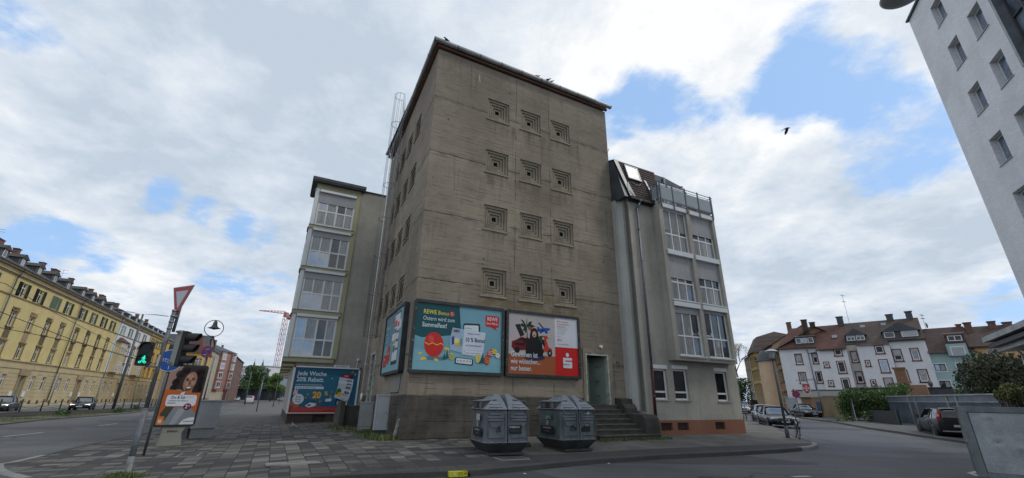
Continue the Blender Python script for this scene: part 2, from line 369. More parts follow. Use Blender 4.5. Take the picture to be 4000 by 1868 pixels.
def brick_mat(name, c1, c2, mort, sc=1.0, bw=.25, rh=.075, ms=.012, bmp=.4, rough=.85, offset=.5):
 """courses on vertical walls: uses object x(+y) and z"""
 m, t, b = newmat(name); v = objc(t); sp = N(t, 'ShaderNodeSeparateXYZ'); t.links.new(v, sp.inputs[0])
 cb = N(t, 'ShaderNodeCombineXYZ'); t.links.new(mth(t, 'ADD', sp.outputs[0], sp.outputs[1]), cb.inputs[0]); t.links.new(sp.outputs[2], cb.inputs[1])
 k = N(t, 'ShaderNodeTexBrick'); t.links.new(cb.outputs[0], k.inputs[0]); k.offset = offset
 for n, vv in (('Color1', (*c1, 1)), ('Color2', (*c2, 1)), ('Mortar', (*mort, 1)), ('Scale', sc), ('Brick Width', bw), ('Row Height', rh), ('Mortar Size', ms), ('Mortar Smooth', .2), ('Bias', 0)): k.inputs[n].default_value = vv
 c = mixc(t, rng(t, nse(t, v, .5, 6), .35, .7, 0, .35), k.outputs[0], tuple(x*.5 for x in c1))
 t.links.new(c, b.inputs['Base Color']); b.inputs['Roughness'].default_value = rough
 bump(t, b, mth(t, 'MULTIPLY', k.outputs[1], -1.0), bmp, .01)
 return m
def tile_roof(name, c1, c2, rh=.17, bw=.24):
 m, t, b = newmat(name); v = objc(t); sp = N(t, 'ShaderNodeSeparateXYZ'); t.links.new(v, sp.inputs[0])
 cb = N(t, 'ShaderNodeCombineXYZ'); t.links.new(sp.outputs[0], cb.inputs[0]); t.links.new(sp.outputs[2], cb.inputs[1])
 k = N(t, 'ShaderNodeTexBrick'); t.links.new(cb.outputs[0], k.inputs[0])
 for n, vv in (('Color1', (*c1, 1)), ('Color2', (*c2, 1)), ('Mortar', (*[x*.25 for x in c1], 1)), ('Scale', 1), ('Brick Width', bw), ('Row Height', rh), ('Mortar Size', .018), ('Mortar Smooth', .4), ('Bias', 0)): k.inputs[n].default_value = vv
 c = mixc(t, rng(t, nse(t, v, .6, 7, .65), .38, .7, 0, .5), k.outputs[0], tuple(x*.5 for x in c2))
 t.links.new(c, b.inputs['Base Color']); b.inputs['Roughness'].default_value = .8
 fr = mth(t, 'FRACT', mth(t, 'DIVIDE', sp.outputs[2], rh)); bump(t, b, mth(t, 'ADD', mth(t, 'MULTIPLY', fr, -.8), mth(t, 'MULTIPLY', k.outputs[1], -.5)), .6, .03)
 return m
def asphalt(name, c0=(.076, .074, .073), c1=(.122, .119, .117), patch=.5):
 m, t, b = newmat(name); v = worldc(t)
 c = mixc(t, rng(t, nse(t, v, .16, 6, .6, .4), .36, .66), c0, c1)
 c = mixc(t, rng(t, nse(t, v, 60, 2, .7), .45, .62, 0, .35), c, tuple(x*1.8 for x in c1))
 c = mixc(t, rng(t, nse(t, v, 1.0, 6, .65, 0, (.25, 1.6, 1)), .5, .68, 0, .4), c, tuple(x*.62 for x in c0))
 pv = N(t, 'ShaderNodeTexVoronoi', distance='CHEBYCHEV'); mp = N(t, 'ShaderNodeMapping'); t.links.new(v, mp.inputs[0]); mp.inputs['Rotation'].default_value = (0, 0, R_(-27)); mp.inputs['Scale'].default_value = (.10, .26, 1); t.links.new(mp.outputs[0], pv.inputs['Vector']); pv.inputs['Scale'].default_value = 1.0
 sx = N(t, 'ShaderNodeSeparateXYZ'); t.links.new(pv.outputs['Color'], sx.inputs[0]); c = mixc(t, rng(t, sx.outputs[0], .72, .74, 0, .5), c, tuple(x*.55 for x in c0)); c = mixc(t, rng(t, sx.outputs[1], .80, .82, 0, .35), c, tuple(x*1.35 for x in c1))
 cr = N(t, 'ShaderNodeTexVoronoi', feature='DISTANCE_TO_EDGE'); 
 dv = N(t, 'ShaderNodeVectorMath', operation='ADD'); t.links.new(v, dv.inputs[0])
 nn = N(t, 'ShaderNodeTexNoise'); t.links.new(v, nn.inputs['Vector']); nn.inputs['Scale'].default_value = 1.2; nn.inputs['Detail'].default_value = 5; t.links.new(nn.outputs['Color'], dv.inputs[1])
 t.links.new(dv.outputs[0], cr.inputs['Vector']); cr.inputs['Scale'].default_value = .22
 k = mth(t, 'MULTIPLY', rng(t, cr.outputs['Distance'], .004, .012, 1, 0), rng(t, nse(t, v, .1, 2), .5, .6)); c = mixc(t, mth(t, 'MULTIPLY', k, .7), c, (.02, .02, .02))
 t.links.new(c, b.inputs['Base Color']); b.inputs['Roughness'].default_value = .88; b.inputs['Specular IOR Level'].default_value = .3
 bump(t, b, nse(t, v, 70, 3, .7), .35, .008)
 return m
def paving():
 """worn slabs in mixed greys near the corner, plainer large slabs and asphalt repairs further along"""
 m, t, b = newmat('paving_slabs'); v0 = worldc(t)
 mp = N(t, 'ShaderNodeMapping', vector_type='TEXTURE'); t.links.new(v0, mp.inputs[0]); mp.inputs['Location'].default_value = (CNR[0], CNR[1], 0); mp.inputs['Rotation'].default_value = (0, 0, R_(A0))
 dn = N(t, 'ShaderNodeTexNoise'); t.links.new(v0, dn.inputs['Vector']); dn.inputs['Scale'].default_value = 1.5
 ds = N(t, 'ShaderNodeVectorMath', operation='SCALE'); t.links.new(dn.outputs['Color'], ds.inputs[0]); ds.inputs['Scale'].default_value = .05
 da = N(t, 'ShaderNodeVectorMath', operation='ADD'); t.links.new(mp.outputs[0], da.inputs[0]); t.links.new(ds.outputs[0], da.inputs[1])
 sp = N(t, 'ShaderNodeSeparateXYZ'); t.links.new(da.outputs[0], sp.inputs[0]); u, w = sp.outputs[0], sp.outputs[1]
 def slabs(sx, sy, gap, off=0.0):
  ry = mth(t, 'FLOOR', mth(t, 'DIVIDE', w, sy))
  ux = mth(t, 'ADD', mth(t, 'DIVIDE', u, sx), mth(t, 'MULTIPLY', mth(t, 'MODULO', ry, 2.0), off))
  ix = mth(t, 'FLOOR', ux); fx = mth(t, 'FRACT', ux); fy = mth(t, 'FRACT', mth(t, 'DIVIDE', w, sy))
  cb = N(t, 'ShaderNodeCombineXYZ'); t.links.new(ix, cb.inputs[0]); t.links.new(ry, cb.inputs[1])
  wn = N(t, 'ShaderNodeTexWhiteNoise', noise_dimensions='2D'); t.links.new(cb.outputs[0], wn.inputs['Vector'])
  ex = mth(t, 'MINIMUM', fx, mth(t, 'SUBTRACT', 1, fx)); ey = mth(t, 'MINIMUM', fy, mth(t, 'SUBTRACT', 1, fy))
  e = mth(t, 'MINIMUM', mth(t, 'MULTIPLY', ex, sx), mth(t, 'MULTIPLY', ey, sy))
  return wn.outputs['Value'], rng(t, e, gap*.4, gap, 1, 0)
 v1, g1 = slabs(.38, .32, .014)
 cr = N(t, 'ShaderNodeValToRGB'); cr.color_ramp.interpolation = 'CONSTANT'; t.links.new(v1, cr.inputs[0])
 e = cr.color_ramp.elements; e[0].position = 0; e[0].color = (.052, .051, .050, 1); e[1].position = .3; e[1].color = (.105, .096, .086, 1)
 for p, cc in ((.48, (.064, .061, .059)), (.62, (.150, .136, .119)), (.76, (.115, .105, .095)), (.90, (.20, .182, .158))):
  q = e.new(p); q.color = (*cc, 1)
 big = rng(t, nse(t, v0, .30, 3, .5, 0, None, (7, 3, 0)), .50, .56)
 c1 = mixc(t, mth(t, 'MULTIPLY', big, .38), cr.outputs[0], (.105, .097, .088))
 c1 = mixc(t, g1, c1, (.030, .028, .024))
 v2, g2 = slabs(.46, .46, .016)
 c2 = mixc(t, v2, (.17, .15, .13), (.24, .212, .185)); c2 = mixc(t, g2, c2, (.045, .04, .033))
 c3 = mixc(t, rng(t, nse(t, v0, .8, 6, .6), .35, .68), (.112, .103, .092), (.172, .159, .141))
 zr = rng(t, mth(t, 'ADD', u, mth(t, 'MULTIPLY', mth(t, 'SUBTRACT', nse(t, v0, .8, 2), .5), 1.2)), 2.3, 2.6)
 zk = mth(t, 'MULTIPLY', rng(t, w, -4.9, -4.75, 1, 0), mth(t, 'MULTIPLY', rng(t, u, -2.1, -2.0), rng(t, u, .9, 1.0, 1, 0)))
 zk2 = mth(t, 'MULTIPLY', rng(t, w, -4.1, -3.9, 1, 0), mth(t, 'MULTIPLY', rng(t, u, -3.1, -3.0), rng(t, u, -2.1, -2.2, 1, 0)))
 c = mixc(t, zr, c1, c3); c = mixc(t, zk, c, c2); c = mixc(t, mth(t, 'MULTIPLY', zk2, .8), c, (.05, .048, .045))
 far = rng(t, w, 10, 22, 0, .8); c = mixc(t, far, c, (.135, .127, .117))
 c = mixc(t, rng(t, nse(t, v0, .55, 6, .65), .52, .72, 0, .45), c, (.045, .042, .038))
 c = mixc(t, rng(t, nse(t, v0, 9, 4, .7), .56, .72, 0, .35), c, (.03, .028, .024))
 sp2 = rng(t, nse(t, v0, 26, 2, .5), .715, .74, 0, .7); c = mixc(t, sp2, c, (.24, .22, .19))
 t.links.new(c, b.inputs['Base Color']); b.inputs['Roughness'].default_value = .9; b.inputs['Specular IOR Level'].default_value = .25
 hh = mth(t, 'ADD', mth(t, 'MULTIPLY', mth(t, 'MULTIPLY', g1, mth(t, 'SUBTRACT', 1, zr)), -1), mth(t, 'MULTIPLY', v1, .5)); bump(t, b, mth(t, 'ADD', hh, mth(t, 'MULTIPLY', nse(t, v0, 40, 3), .4)), .5, .012)
 return m
def plaster(name, col, var=.12, streak=.18, fine=.25):
 return M(name, col, rough=.9, var=var, scale=.5, bmp=.25, bscale=45, spec=.25, fine=fine*.5, streak=streak)
MT = {}
def mk():
 W = MT
 W['conc'] = concrete_mat(); W['pave'] = paving(); W['road'] = asphalt('road_asphalt'); W['road2'] = asphalt('side_road_asphalt', (.075, .077, .088), (.105, .107, .118))
 W['kerb'] = M('kerb_granite', (.066, .063, .058), .85, bmp=.3, fine=.3); W['kerb_light'] = M('kerb_pale', (.25, .24, .215), .85, bmp=.3, fine=.3)
 W['mark'] = M('road_marking', (.5, .5, .48), .8, var=.25, scale=4, fine=.5)
 W['zinc'] = M('zinc_sheet', (.33, .335, .33), .5, .3, var=.3, streak=.3); W['zincd'] = M('zinc_dark', (.10, .11, .12), .5, .5, var=.3)
 W['rustwood'] = M('soffit_board', (.17, .085, .055), .85, streak=.3)
 W['steel'] = M('galvanised_steel', (.26, .27, .275), .45, .7, var=.25); W['rail'] = M('painted_rail', (.13, .15, .18), .4, .3)
 W['cpole'] = M('painted_grey_pole', (.155, .165, .175), .6, .2, var=.4, scale=3, fine=.5); W['dpole'] = M('green_grey_pole', (.10, .115, .11), .6, .2, var=.35)
 W['white'] = M('white_paint', (.72, .72, .70), .45, var=.06); W['whitep'] = M('white_plastic', (.66, .67, .67), .35, var=.05)
 W['shut'] = M('roller_shutter', (.42, .42, .42), .55, var=.1); W['black'] = M('black_matt', (.018, .018, .018), .6, var=.2)
 W['rub'] = M('tyre_rubber', (.02, .02, .021), .85, var=.2); W['alloy'] = M('alloy', (.42, .43, .44), .3, .8, var=.1)
 W['glass'] = glass_mat('window_glass'); W['glass2'] = glass_mat('window_glass_curtain', curtain=(.30, .30, .29)); W['glassd'] = glass_mat('dark_glass', (.012, .013, .015), .12, .4)
 W['glassb'] = glass_mat('bright_window_glass', (.07, .10, .15), .04, 1.0); W['glassb'].node_tree.nodes['Principled BSDF'].inputs['IOR'].default_value = 2.1; W['carglass'] = glass_mat('car_glass', (.012, .014, .016), .03, 1.0); W['carglass'].node_tree.nodes['Principled BSDF'].inputs['IOR'].default_value = 2.0
 W['rend'] = plaster('grey_render', (.385, .36, .305), var=.2, streak=.45); W['rendp'] = plaster('pale_grey_render', (.44, .43, .385), streak=.3)
 W['olive'] = plaster('olive_render', (.41, .385, .25), streak=.3); W['rendd'] = plaster('dull_grey_render', (.38, .355, .30), var=.2, streak=.35)
 W['terra'] = plaster('terracotta_socle', (.26, .12, .075), streak=.3); W['brownsoc'] = plaster('brown_socle', (.085, .06, .048))
 W['tile_b'] = tile_roof('brown_roof_tiles', (.090, .055, .040), (.065, .042, .032)); W['tile_r'] = tile_roof('red_roof_tiles', (.155, .070, .050), (.125, .056, .042)); W['tile_o'] = tile_roof('old_roof_tiles', (.105, .085, .062), (.075, .06, .048)); W['tile_g'] = tile_roof('grey_roof_tiles', (.125, .085, .066), (.092, .064, .052)); W['tile_m'] = tile_roof('maroon_roof_tiles', (.12, .07, .058), (.09, .055, .048))
 W['slate'] = M('slate', (.06, .063, .07), .6, var=.3, scale=3); W['frame_dk'] = M('hoarding_frame', (.028, .034, .033), .55, var=.4, scale=4, fine=.3)
 W['yellow'] = plaster('yellow_render', (.62, .49, .215), var=.10, streak=.10, fine=.1); W['cream'] = plaster('cream_render', (.50, .40, .23), var=.12, streak=.12); W['sand'] = plaster('sandstone', (.40, .30, .17), var=.15, streak=.2); W['trim'] = plaster('stone_trim', (.36, .26, .15), var=.15, streak=.1)
 W['whiter'] = plaster('white_render', (.70, .69, .68), var=.08, streak=.10, fine=.1); W['palegreen'] = plaster('pale_green_render', (.40, .49, .40), var=.08, streak=.2); W['palegreen2'] = plaster('mint_render', (.34, .45, .43), var=.08, streak=.2); W['orange'] = plaster('orange_render', (.62, .38, .18), var=.1); W['peach'] = plaster('peach_render', (.62, .44, .28), var=.1); W['mauve'] = plaster('mauve_render', (.38, .215, .185), var=.1)
 W['ochre'] = plaster('ochre_render', (.62, .40, .11), var=.1); W['beige'] = plaster('beige_render', (.50, .43, .33), var=.1)
 W['brickred'] = brick_mat('red_brick', (.20, .085, .06), (.15, .065, .05), (.22, .17, .14)); W['brickor'] = brick_mat('orange_brick', (.34, .165, .08), (.28, .135, .07), (.25, .2, .15)); W['brickch'] = brick_mat('chimney_brick', (.23, .085, .055), (.17, .07, .05), (.14, .10, .08)); W['chim_g'] = M('rendered_chimney', (.24, .20, .15), .9, streak=.5)
 W['ystone'] = brick_mat('rubble_wall', (.30, .215, .10), (.22, .155, .075), (.14, .11, .07), bw=.38, rh=.16, ms=.02)
 W['redtrim'] = M('dark_red_trim', (.155, .030, .030), .6, var=.1); W['shgreen'] = M('green_shutter_paint', (.07, .125, .075), .6, var=.2); W['shpale'] = M('pale_green_shutter', (.26, .36, .29), .6, var=.2)
 W['cutst'] = M('worn_stair_stone', (.062, .058, .048), .9, var=.4, scale=2, bmp=.4, fine=.4); W['tread'] = M('stair_tread', (.115, .108, .088), .9, var=.4, scale=3, bmp=.3)
 W['doorgr'] = M('green_door_paint', (.17, .21, .165), .6, var=.3, streak=.4); W['pealing'] = M('peeling_frame_paint', (.48, .50, .42), .8, var=.5, scale=6, fine=.6)
 W['leaf'] = M('spring_leaves', (.085, .16, .035), .6, var=.45, scale=.7, fine=.3); W['leaf2'] = M('dark_leaves', (.045, .085, .028), .65, var=.5, scale=1.2); W['leaf3'] = M('hedge_leaves', (.075, .13, .03), .65, var=.5, scale=1.5); W['leafr'] = M('bronze_leaves', (.065, .060, .030), .6, var=.5, scale=1.0); W['leafy'] = M('straw_leaves', (.22, .21, .075), .7, var=.4, scale=2); W['bud'] = M('budding_twigs', (.20, .175, .085), .8, var=.4)
 W['bark'] = M('bark', (.075, .06, .045), .95, var=.3, bmp=.6, bscale=12); W['grass'] = M('weeds', (.085, .125, .035), .8, var=.5, scale=3); W['verge'] = M('tram_verge', (.105, .10, .065), .95, var=.5, scale=.8, fine=.5)
 W['darkgreen'] = M('dark_green_metal', (.03, .05, .042), .5, var=.3)
 W['cabg'] = M('cabinet_grey', (.38, .39, .395), .55, var=.12, scale=2, fine=.2); W['cabc'] = M('cabinet_concrete', (.30, .30, .29), .9, var=.15, scale=2, bmp=.2, fine=.2); W['jcd'] = M('ad_column_shell', (.24, .235, .19), .5, var=.15)
mk()
def flat(name, col, rough=.45, emis=0): 
 if name not in MT: MT[name] = M(name, col, rough, var=.05, scale=2, emis=emis, spec=.3)
 return MT[name]
# ------------------------------------------------------------------ ground
def resample(pts, step):
 out = [Vector(pts[0][:2])]
 for a, b in zip(pts[:-1], pts[1:]):
  a = Vector(a[:2]); b = Vector(b[:2]); L = (b-a).length
  dist = min(a.length, b.length); st = step*(1 if dist < 40 else 3); n = max(1, int(L/st))
  for i in range(1, n+1): out.append(a.lerp(b, i/n))
 return out
def strip(name, near, far, mat, off=0.0, nx=8, ny=6, kind='structure', skirt=0.0, parent=None):
 """a ground sheet between two lines with the same number of knots"""
 A, B = [], []
 for i in range(len(near)-1):
  for k in range(nx):
   t = k/nx; A.append(Vector(near[i][:2]).lerp(Vector(near[i+1][:2]), t)); B.append(Vector(far[i][:2]).lerp(Vector(far[i+1][:2]), t))
 A.append(Vector(near[-1][:2])); B.append(Vector(far[-1][:2]))
 vs, fs = [], []
 for a, b in zip(A, B):
  for j in range(ny+1):
   p = a.lerp(b, j/ny); vs.append((p.x, p.y, zg(p.x, p.y)+off))
 n = len(A); k = ny+1
 for i in range(n-1):
  for j in range(ny): fs.append((i*k+j, (i+1)*k+j, (i+1)*k+j+1, i*k+j+1))
 if skirt:
  m0 = len(vs)
  for i in range(n): q = vs[i*k]; vs.append((q[0], q[1], q[2]-skirt))
  for i in range(n-1): fs.append((i*k, m0+i, m0+i+1, (i+1)*k))
 mb = MB(); mb.add(vs, fs); o = mb.build(name, mat, parent); tag(o, kind=kind) if kind else None
 me = o.data
 bm = bmesh.new(); bm.from_mesh(me); bmesh.ops.recalc_face_normals(bm, faces=bm.faces)
 if sum(f.normal.z for f in bm.faces) < 0: bmesh.ops.reverse_faces(bm, faces=bm.faces)
 bm.to_mesh(me); bm.free()
 return o
def road_sheet():
 c = [-1400, -900, -600, -400, -280, -200, -150, -120] + list(range(-100, -40, 6)) + list(range(-40, 60, 2)) + list(range(60, 110, 6)) + [120, 150, 200, 280, 400, 600, 900, 1400]
 vs = [(x, y, zg(x, y)+ROAD) for x in c for y in c]; n = len(c)
 fs = [(i*n+j, (i+1)*n+j, (i+1)*n+j+1, i*n+j+1) for i in range(n-1) for j in range(n-1)]
 o = MB().add(vs, fs).build('road', MT['road']); tag(o, kind='structure')
road_sheet()
K = [gp(*p) for p in [(1099, 1567), (1040, 1571), (993, 1578), (900, 1602), (740, 1645), (583, 1688), (467, 1711), (311, 1742), (156, 1780), (40, 1806)]]
K += [gp(-18, 1815), gp(-20, 1832), gp(10, 1850), gp(89, 1869)]
K += [gp(210, 1915), gp(480, 1925), gp(800, 1893), gp(1150, 1866), gp(1400, 1851), gp(1875, 1834), gp(2332, 1792), gp(2600, 1775), gp(2860, 1764), gp(3050, 1754), gp(3128, 1748), gp(3172, 1744), gp(3191, 1737), gp(3180, 1728), gp(3150, 1719), gp(3112, 1708), gp(3072, 1689), gp(3035, 1671), gp(2990, 1658), gp(2966, 1649), gp(2935, 1637)]
I_ = [uvp(-1.5, -200), uvp(-1.5, -150), uvp(-1.5, -105), uvp(-1.5, -50), uvp(-1.5, -20), uvp(-.3, -8), uvp(.3, -5), uvp(.3, -3.2), uvp(.3, -1.6), uvp(.3, -.8)]
I_ += [uvp(.35, -.7), uvp(.4, -.6), uvp(.45, -.5), uvp(.5, -.4)]
I_ += [uvp(.7, -.35), uvp(.8, -.35), uvp(1, -.35), uvp(1.5, -.35), uvp(2, -.35), uvp(3, -.35), uvp(5, -.35), uvp(7.5, -.35), uvp(10, -.35), uvp(12, .3), uvp(13.5, .3), uvp(14.2, .3), uvp(15, .3), uvp(15.6, 0), uvp(15.8, -.4), uvp(16, -1), uvp(16.6, -4.5), uvp(18, -9), uvp(20, -13), uvp(26, -19), uvp(34, -26)]
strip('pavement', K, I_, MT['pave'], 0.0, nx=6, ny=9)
def kerb():
 P = resample(K, 1.0)
 mb = MB()
 n = len(P); ins = []
 for i in range(n):
  a = P[max(0, i-1)]; b = P[min(n-1, i+1)]; d = (b-a).normalized(); nrm = Vector((-d.y, d.x)); ins.append(nrm)
 vs, fs = [], []
 for p, q in zip(P, ins):
  z = zg(p.x, p.y)
  o1 = p - q*.03; i1 = p + q*.13
  vs += [(o1.x, o1.y, z+ROAD-.05), (o1.x, o1.y, z-.012), (p.x, p.y, z+.010), (i1.x, i1.y, z+.010), (i1.x, i1.y, z-.05)]
 for i in range(n-1):
  for j in range(4): fs.append((i*5+j, (i+1)*5+j, (i+1)*5+j+1, i*5+j+1))
 mb.add(vs, fs)
 lo = gp(2860, 1764)
 o = mb.build('kerb', [MT['kerb'], MT['kerb_light']]); tag(o, kind='structure')
 c1 = gp(3185, 1740); c0 = gp(20, 1830)
 for f in o.data.polygons:
  if (Vector(f.center[:2])-Vector(c1[:2])).length < 1.1 or (Vector(f.center[:2])-Vector(c0[:2])).length < 2.2: f.material_index = 1
kerb()
near = [gp(*p, ROAD) for p in [(3275, 1766), (3200, 1745), (3150, 1721), (3104, 1703), (3055, 1680), (3000, 1661), (2950, 1640), (2925, 1622)]]
far = [gp(*p, ROAD) for p in [(3560, 1778), (3770, 1774), (3600, 1727), (3400, 1692), (3270, 1668), (3120, 1652), (3030, 1634), (2958, 1616)]]
strip('side_street', near, far, MT['road2'], ROAD+.004, nx=5, ny=8)
near = [gp(*p) for p in [(3030, 1612), (3124, 1630), (3243, 1644), (3352, 1663), (3400, 1671), (3567, 1695), (3760, 1722), (4100, 1765), (4500, 1800)]]
far = [gp(*p) for p in [(3028, 1600), (3100, 1600), (3296, 1610), (3400, 1615), (3514, 1620), (3700, 1630), (3900, 1640), (4200, 1650), (4600, 1660)]]
strip('far_pavement', near, far, M('old_pavement', (.115, .11, .10), .92, var=.3, scale=.6, fine=.4, bmp=.2), 0.0, nx=6, ny=5, skirt=.12)
near = [gp(*p) for p in [(-500, 1700), (0, 1653), (194, 1633), (389, 1620), (583, 1604), (832, 1571), (940, 1563)]]
far = [gp(*p) for p in [(-500, 1628), (0, 1611), (194, 1605), (389, 1598), (583, 1588), (832, 1567), (940, 1561)]]
strip('tram_verge', near, far, MT['verge'], -.05, nx=8, ny=4, skirt=.1)
near = [gp(*p) for p in [(-500, 1650), (0, 1628), (194, 1617), (389, 1607), (583, 1595), (832, 1569), (940, 1562)]]
strip('track_bed', near, far, M('track_ballast', (.035, .036, .033), .95, var=.4, scale=3, fine=.4), -.03, nx=8, ny=3)
YA = 116.0; YO = Vector((-75.2, 76.66, 0)); YD = Vector((math.cos(R_(YA)), math.sin(R_(YA)), 0)); YN = Vector((YD.y, -YD.x, 0))   # YN points to the street
def yp(u, v, z=0.0):
 p = YO + YD*u + YN*v; return Vector((p.x, p.y, z))
strip('opposite_pavement', [yp(u, 7.5) for u in (-60, -20, 20, 60, 110, 200)], [yp(u, -2) for u in (-60, -20, 20, 60, 110, 200)], MT['kerb_light'], .0, nx=8, ny=2, skirt=.14)
for k in (2.0, 3.45, 5.9, 7.35):
 mb = MB(); f0 = [gp(*p) for p in [(-500, 1628), (0, 1611), (194, 1605), (389, 1598), (583, 1588), (832, 1567)]]
 P = resample(f0, 2.5)
 for a, b in zip(P[:-1], P[1:]):
  d = (b-a).normalized(); nn = Vector((d.y, -d.x)); a2 = a+nn*k; b2 = b+nn*k
  za, zb = zg(a2.x, a2.y)-.04, zg(b2.x, b2.y)-.04; w = nn*.035
  mb.add([(a2.x-w.x, a2.y-w.y, za), (b2.x-w.x, b2.y-w.y, zb), (b2.x+w.x, b2.y+w.y, zb), (a2.x+w.x, a2.y+w.y, za), (a2.x-w.x, a2.y-w.y, za+.10), (b2.x-w.x, b2.y-w.y, zb+.10), (b2.x+w.x, b2.y+w.y, zb+.10), (a2.x+w.x, a2.y+w.y, za+.10)],
      [(4, 5, 6, 7), (0, 4, 7, 3), (1, 2, 6, 5), (0, 1, 5, 4), (2, 3, 7, 6)])
 tag(mb.build('tram_rail', M('rail_steel', (.09, .08, .07), .5, .5)), kind='structure')
def marking(name, pts, w):
 mb = MB()
 for a, b in pts:
  a = gp(*a, ROAD); b = gp(*b, ROAD); d = (b-a); d.z = 0; d.normalize(); n = Vector((-d.y, d.x, 0))*w/2
  q = [a-n, b-n, b+n, a+n]; mb.add([(p.x, p.y, zg(p.x, p.y)+ROAD+.009) for p in q], [(0, 1, 2, 3)])
 o = mb.build(name, MT['mark']); tag(o, kind='structure')
marking('lane_marking', [((14, 1707), (169, 1690)), ((385, 1664), (459, 1655)), ((560, 1640), (620, 1632)), ((700, 1622), (745, 1616)), ((3097, 1864), (3165, 1862)), ((3789, 1850), (3822, 1861)), ((3789, 1850), (3822, 1843))], .13)
marking('stop_line', [((416, 1752), (455, 1740)), ((455, 1740), (502, 1738)), ((416, 1752), (495, 1749)), ((740, 1668), (860, 1648))], .10)
def cover(name, label, px, w, d, rot, mat, grp=None, cat='manhole cover', slots=0):
 p = gp(*px); t = thing(name, label, cat, (p.x, p.y, p.z+.002), R_(rot), grp)
 mb = MB(); mb.box(-w/2, w/2, -d/2, d/2, -.01, .012); mb.build('cover_frame', MT['kerb_light'], t)
 mb = MB(); mb.box(-w/2+.05, w/2-.05, -d/2+.05, d/2-.05, .012, .018); mb.build('cover_plate', mat, t)
 if slots:
  mb = MB()
  for i in range(slots): mb.box(-.06*slots/2+.06*i, -.06*slots/2+.06*i+.035, -.03, .03, .0185, .021)
  mb.build('cover_slot', MT['black'], t)
cover('service_cover', 'long pale service cover with a dark slotted grip set in the mixed grey slabs', (1150, 1811), 1.15, .45, A0, MT['kerb_light'], slots=5)
cover('service_cover', 'plain pale service cover further back in the slabs towards the corner of the tower', (1145, 1727), 1.0, .5, A0, MT['kerb_light'])
cover('manhole_cover', 'worn rectangular manhole cover with a dark centre grip in front of the left bottle bank', (1998, 1792), .8, .55, A0, MT['kerb'], slots=3)
cover('service_cover', 'grey service cover close behind the traffic signal post', (740, 1778), .9, .5, A0+88, MT['kerb'], slots=1)
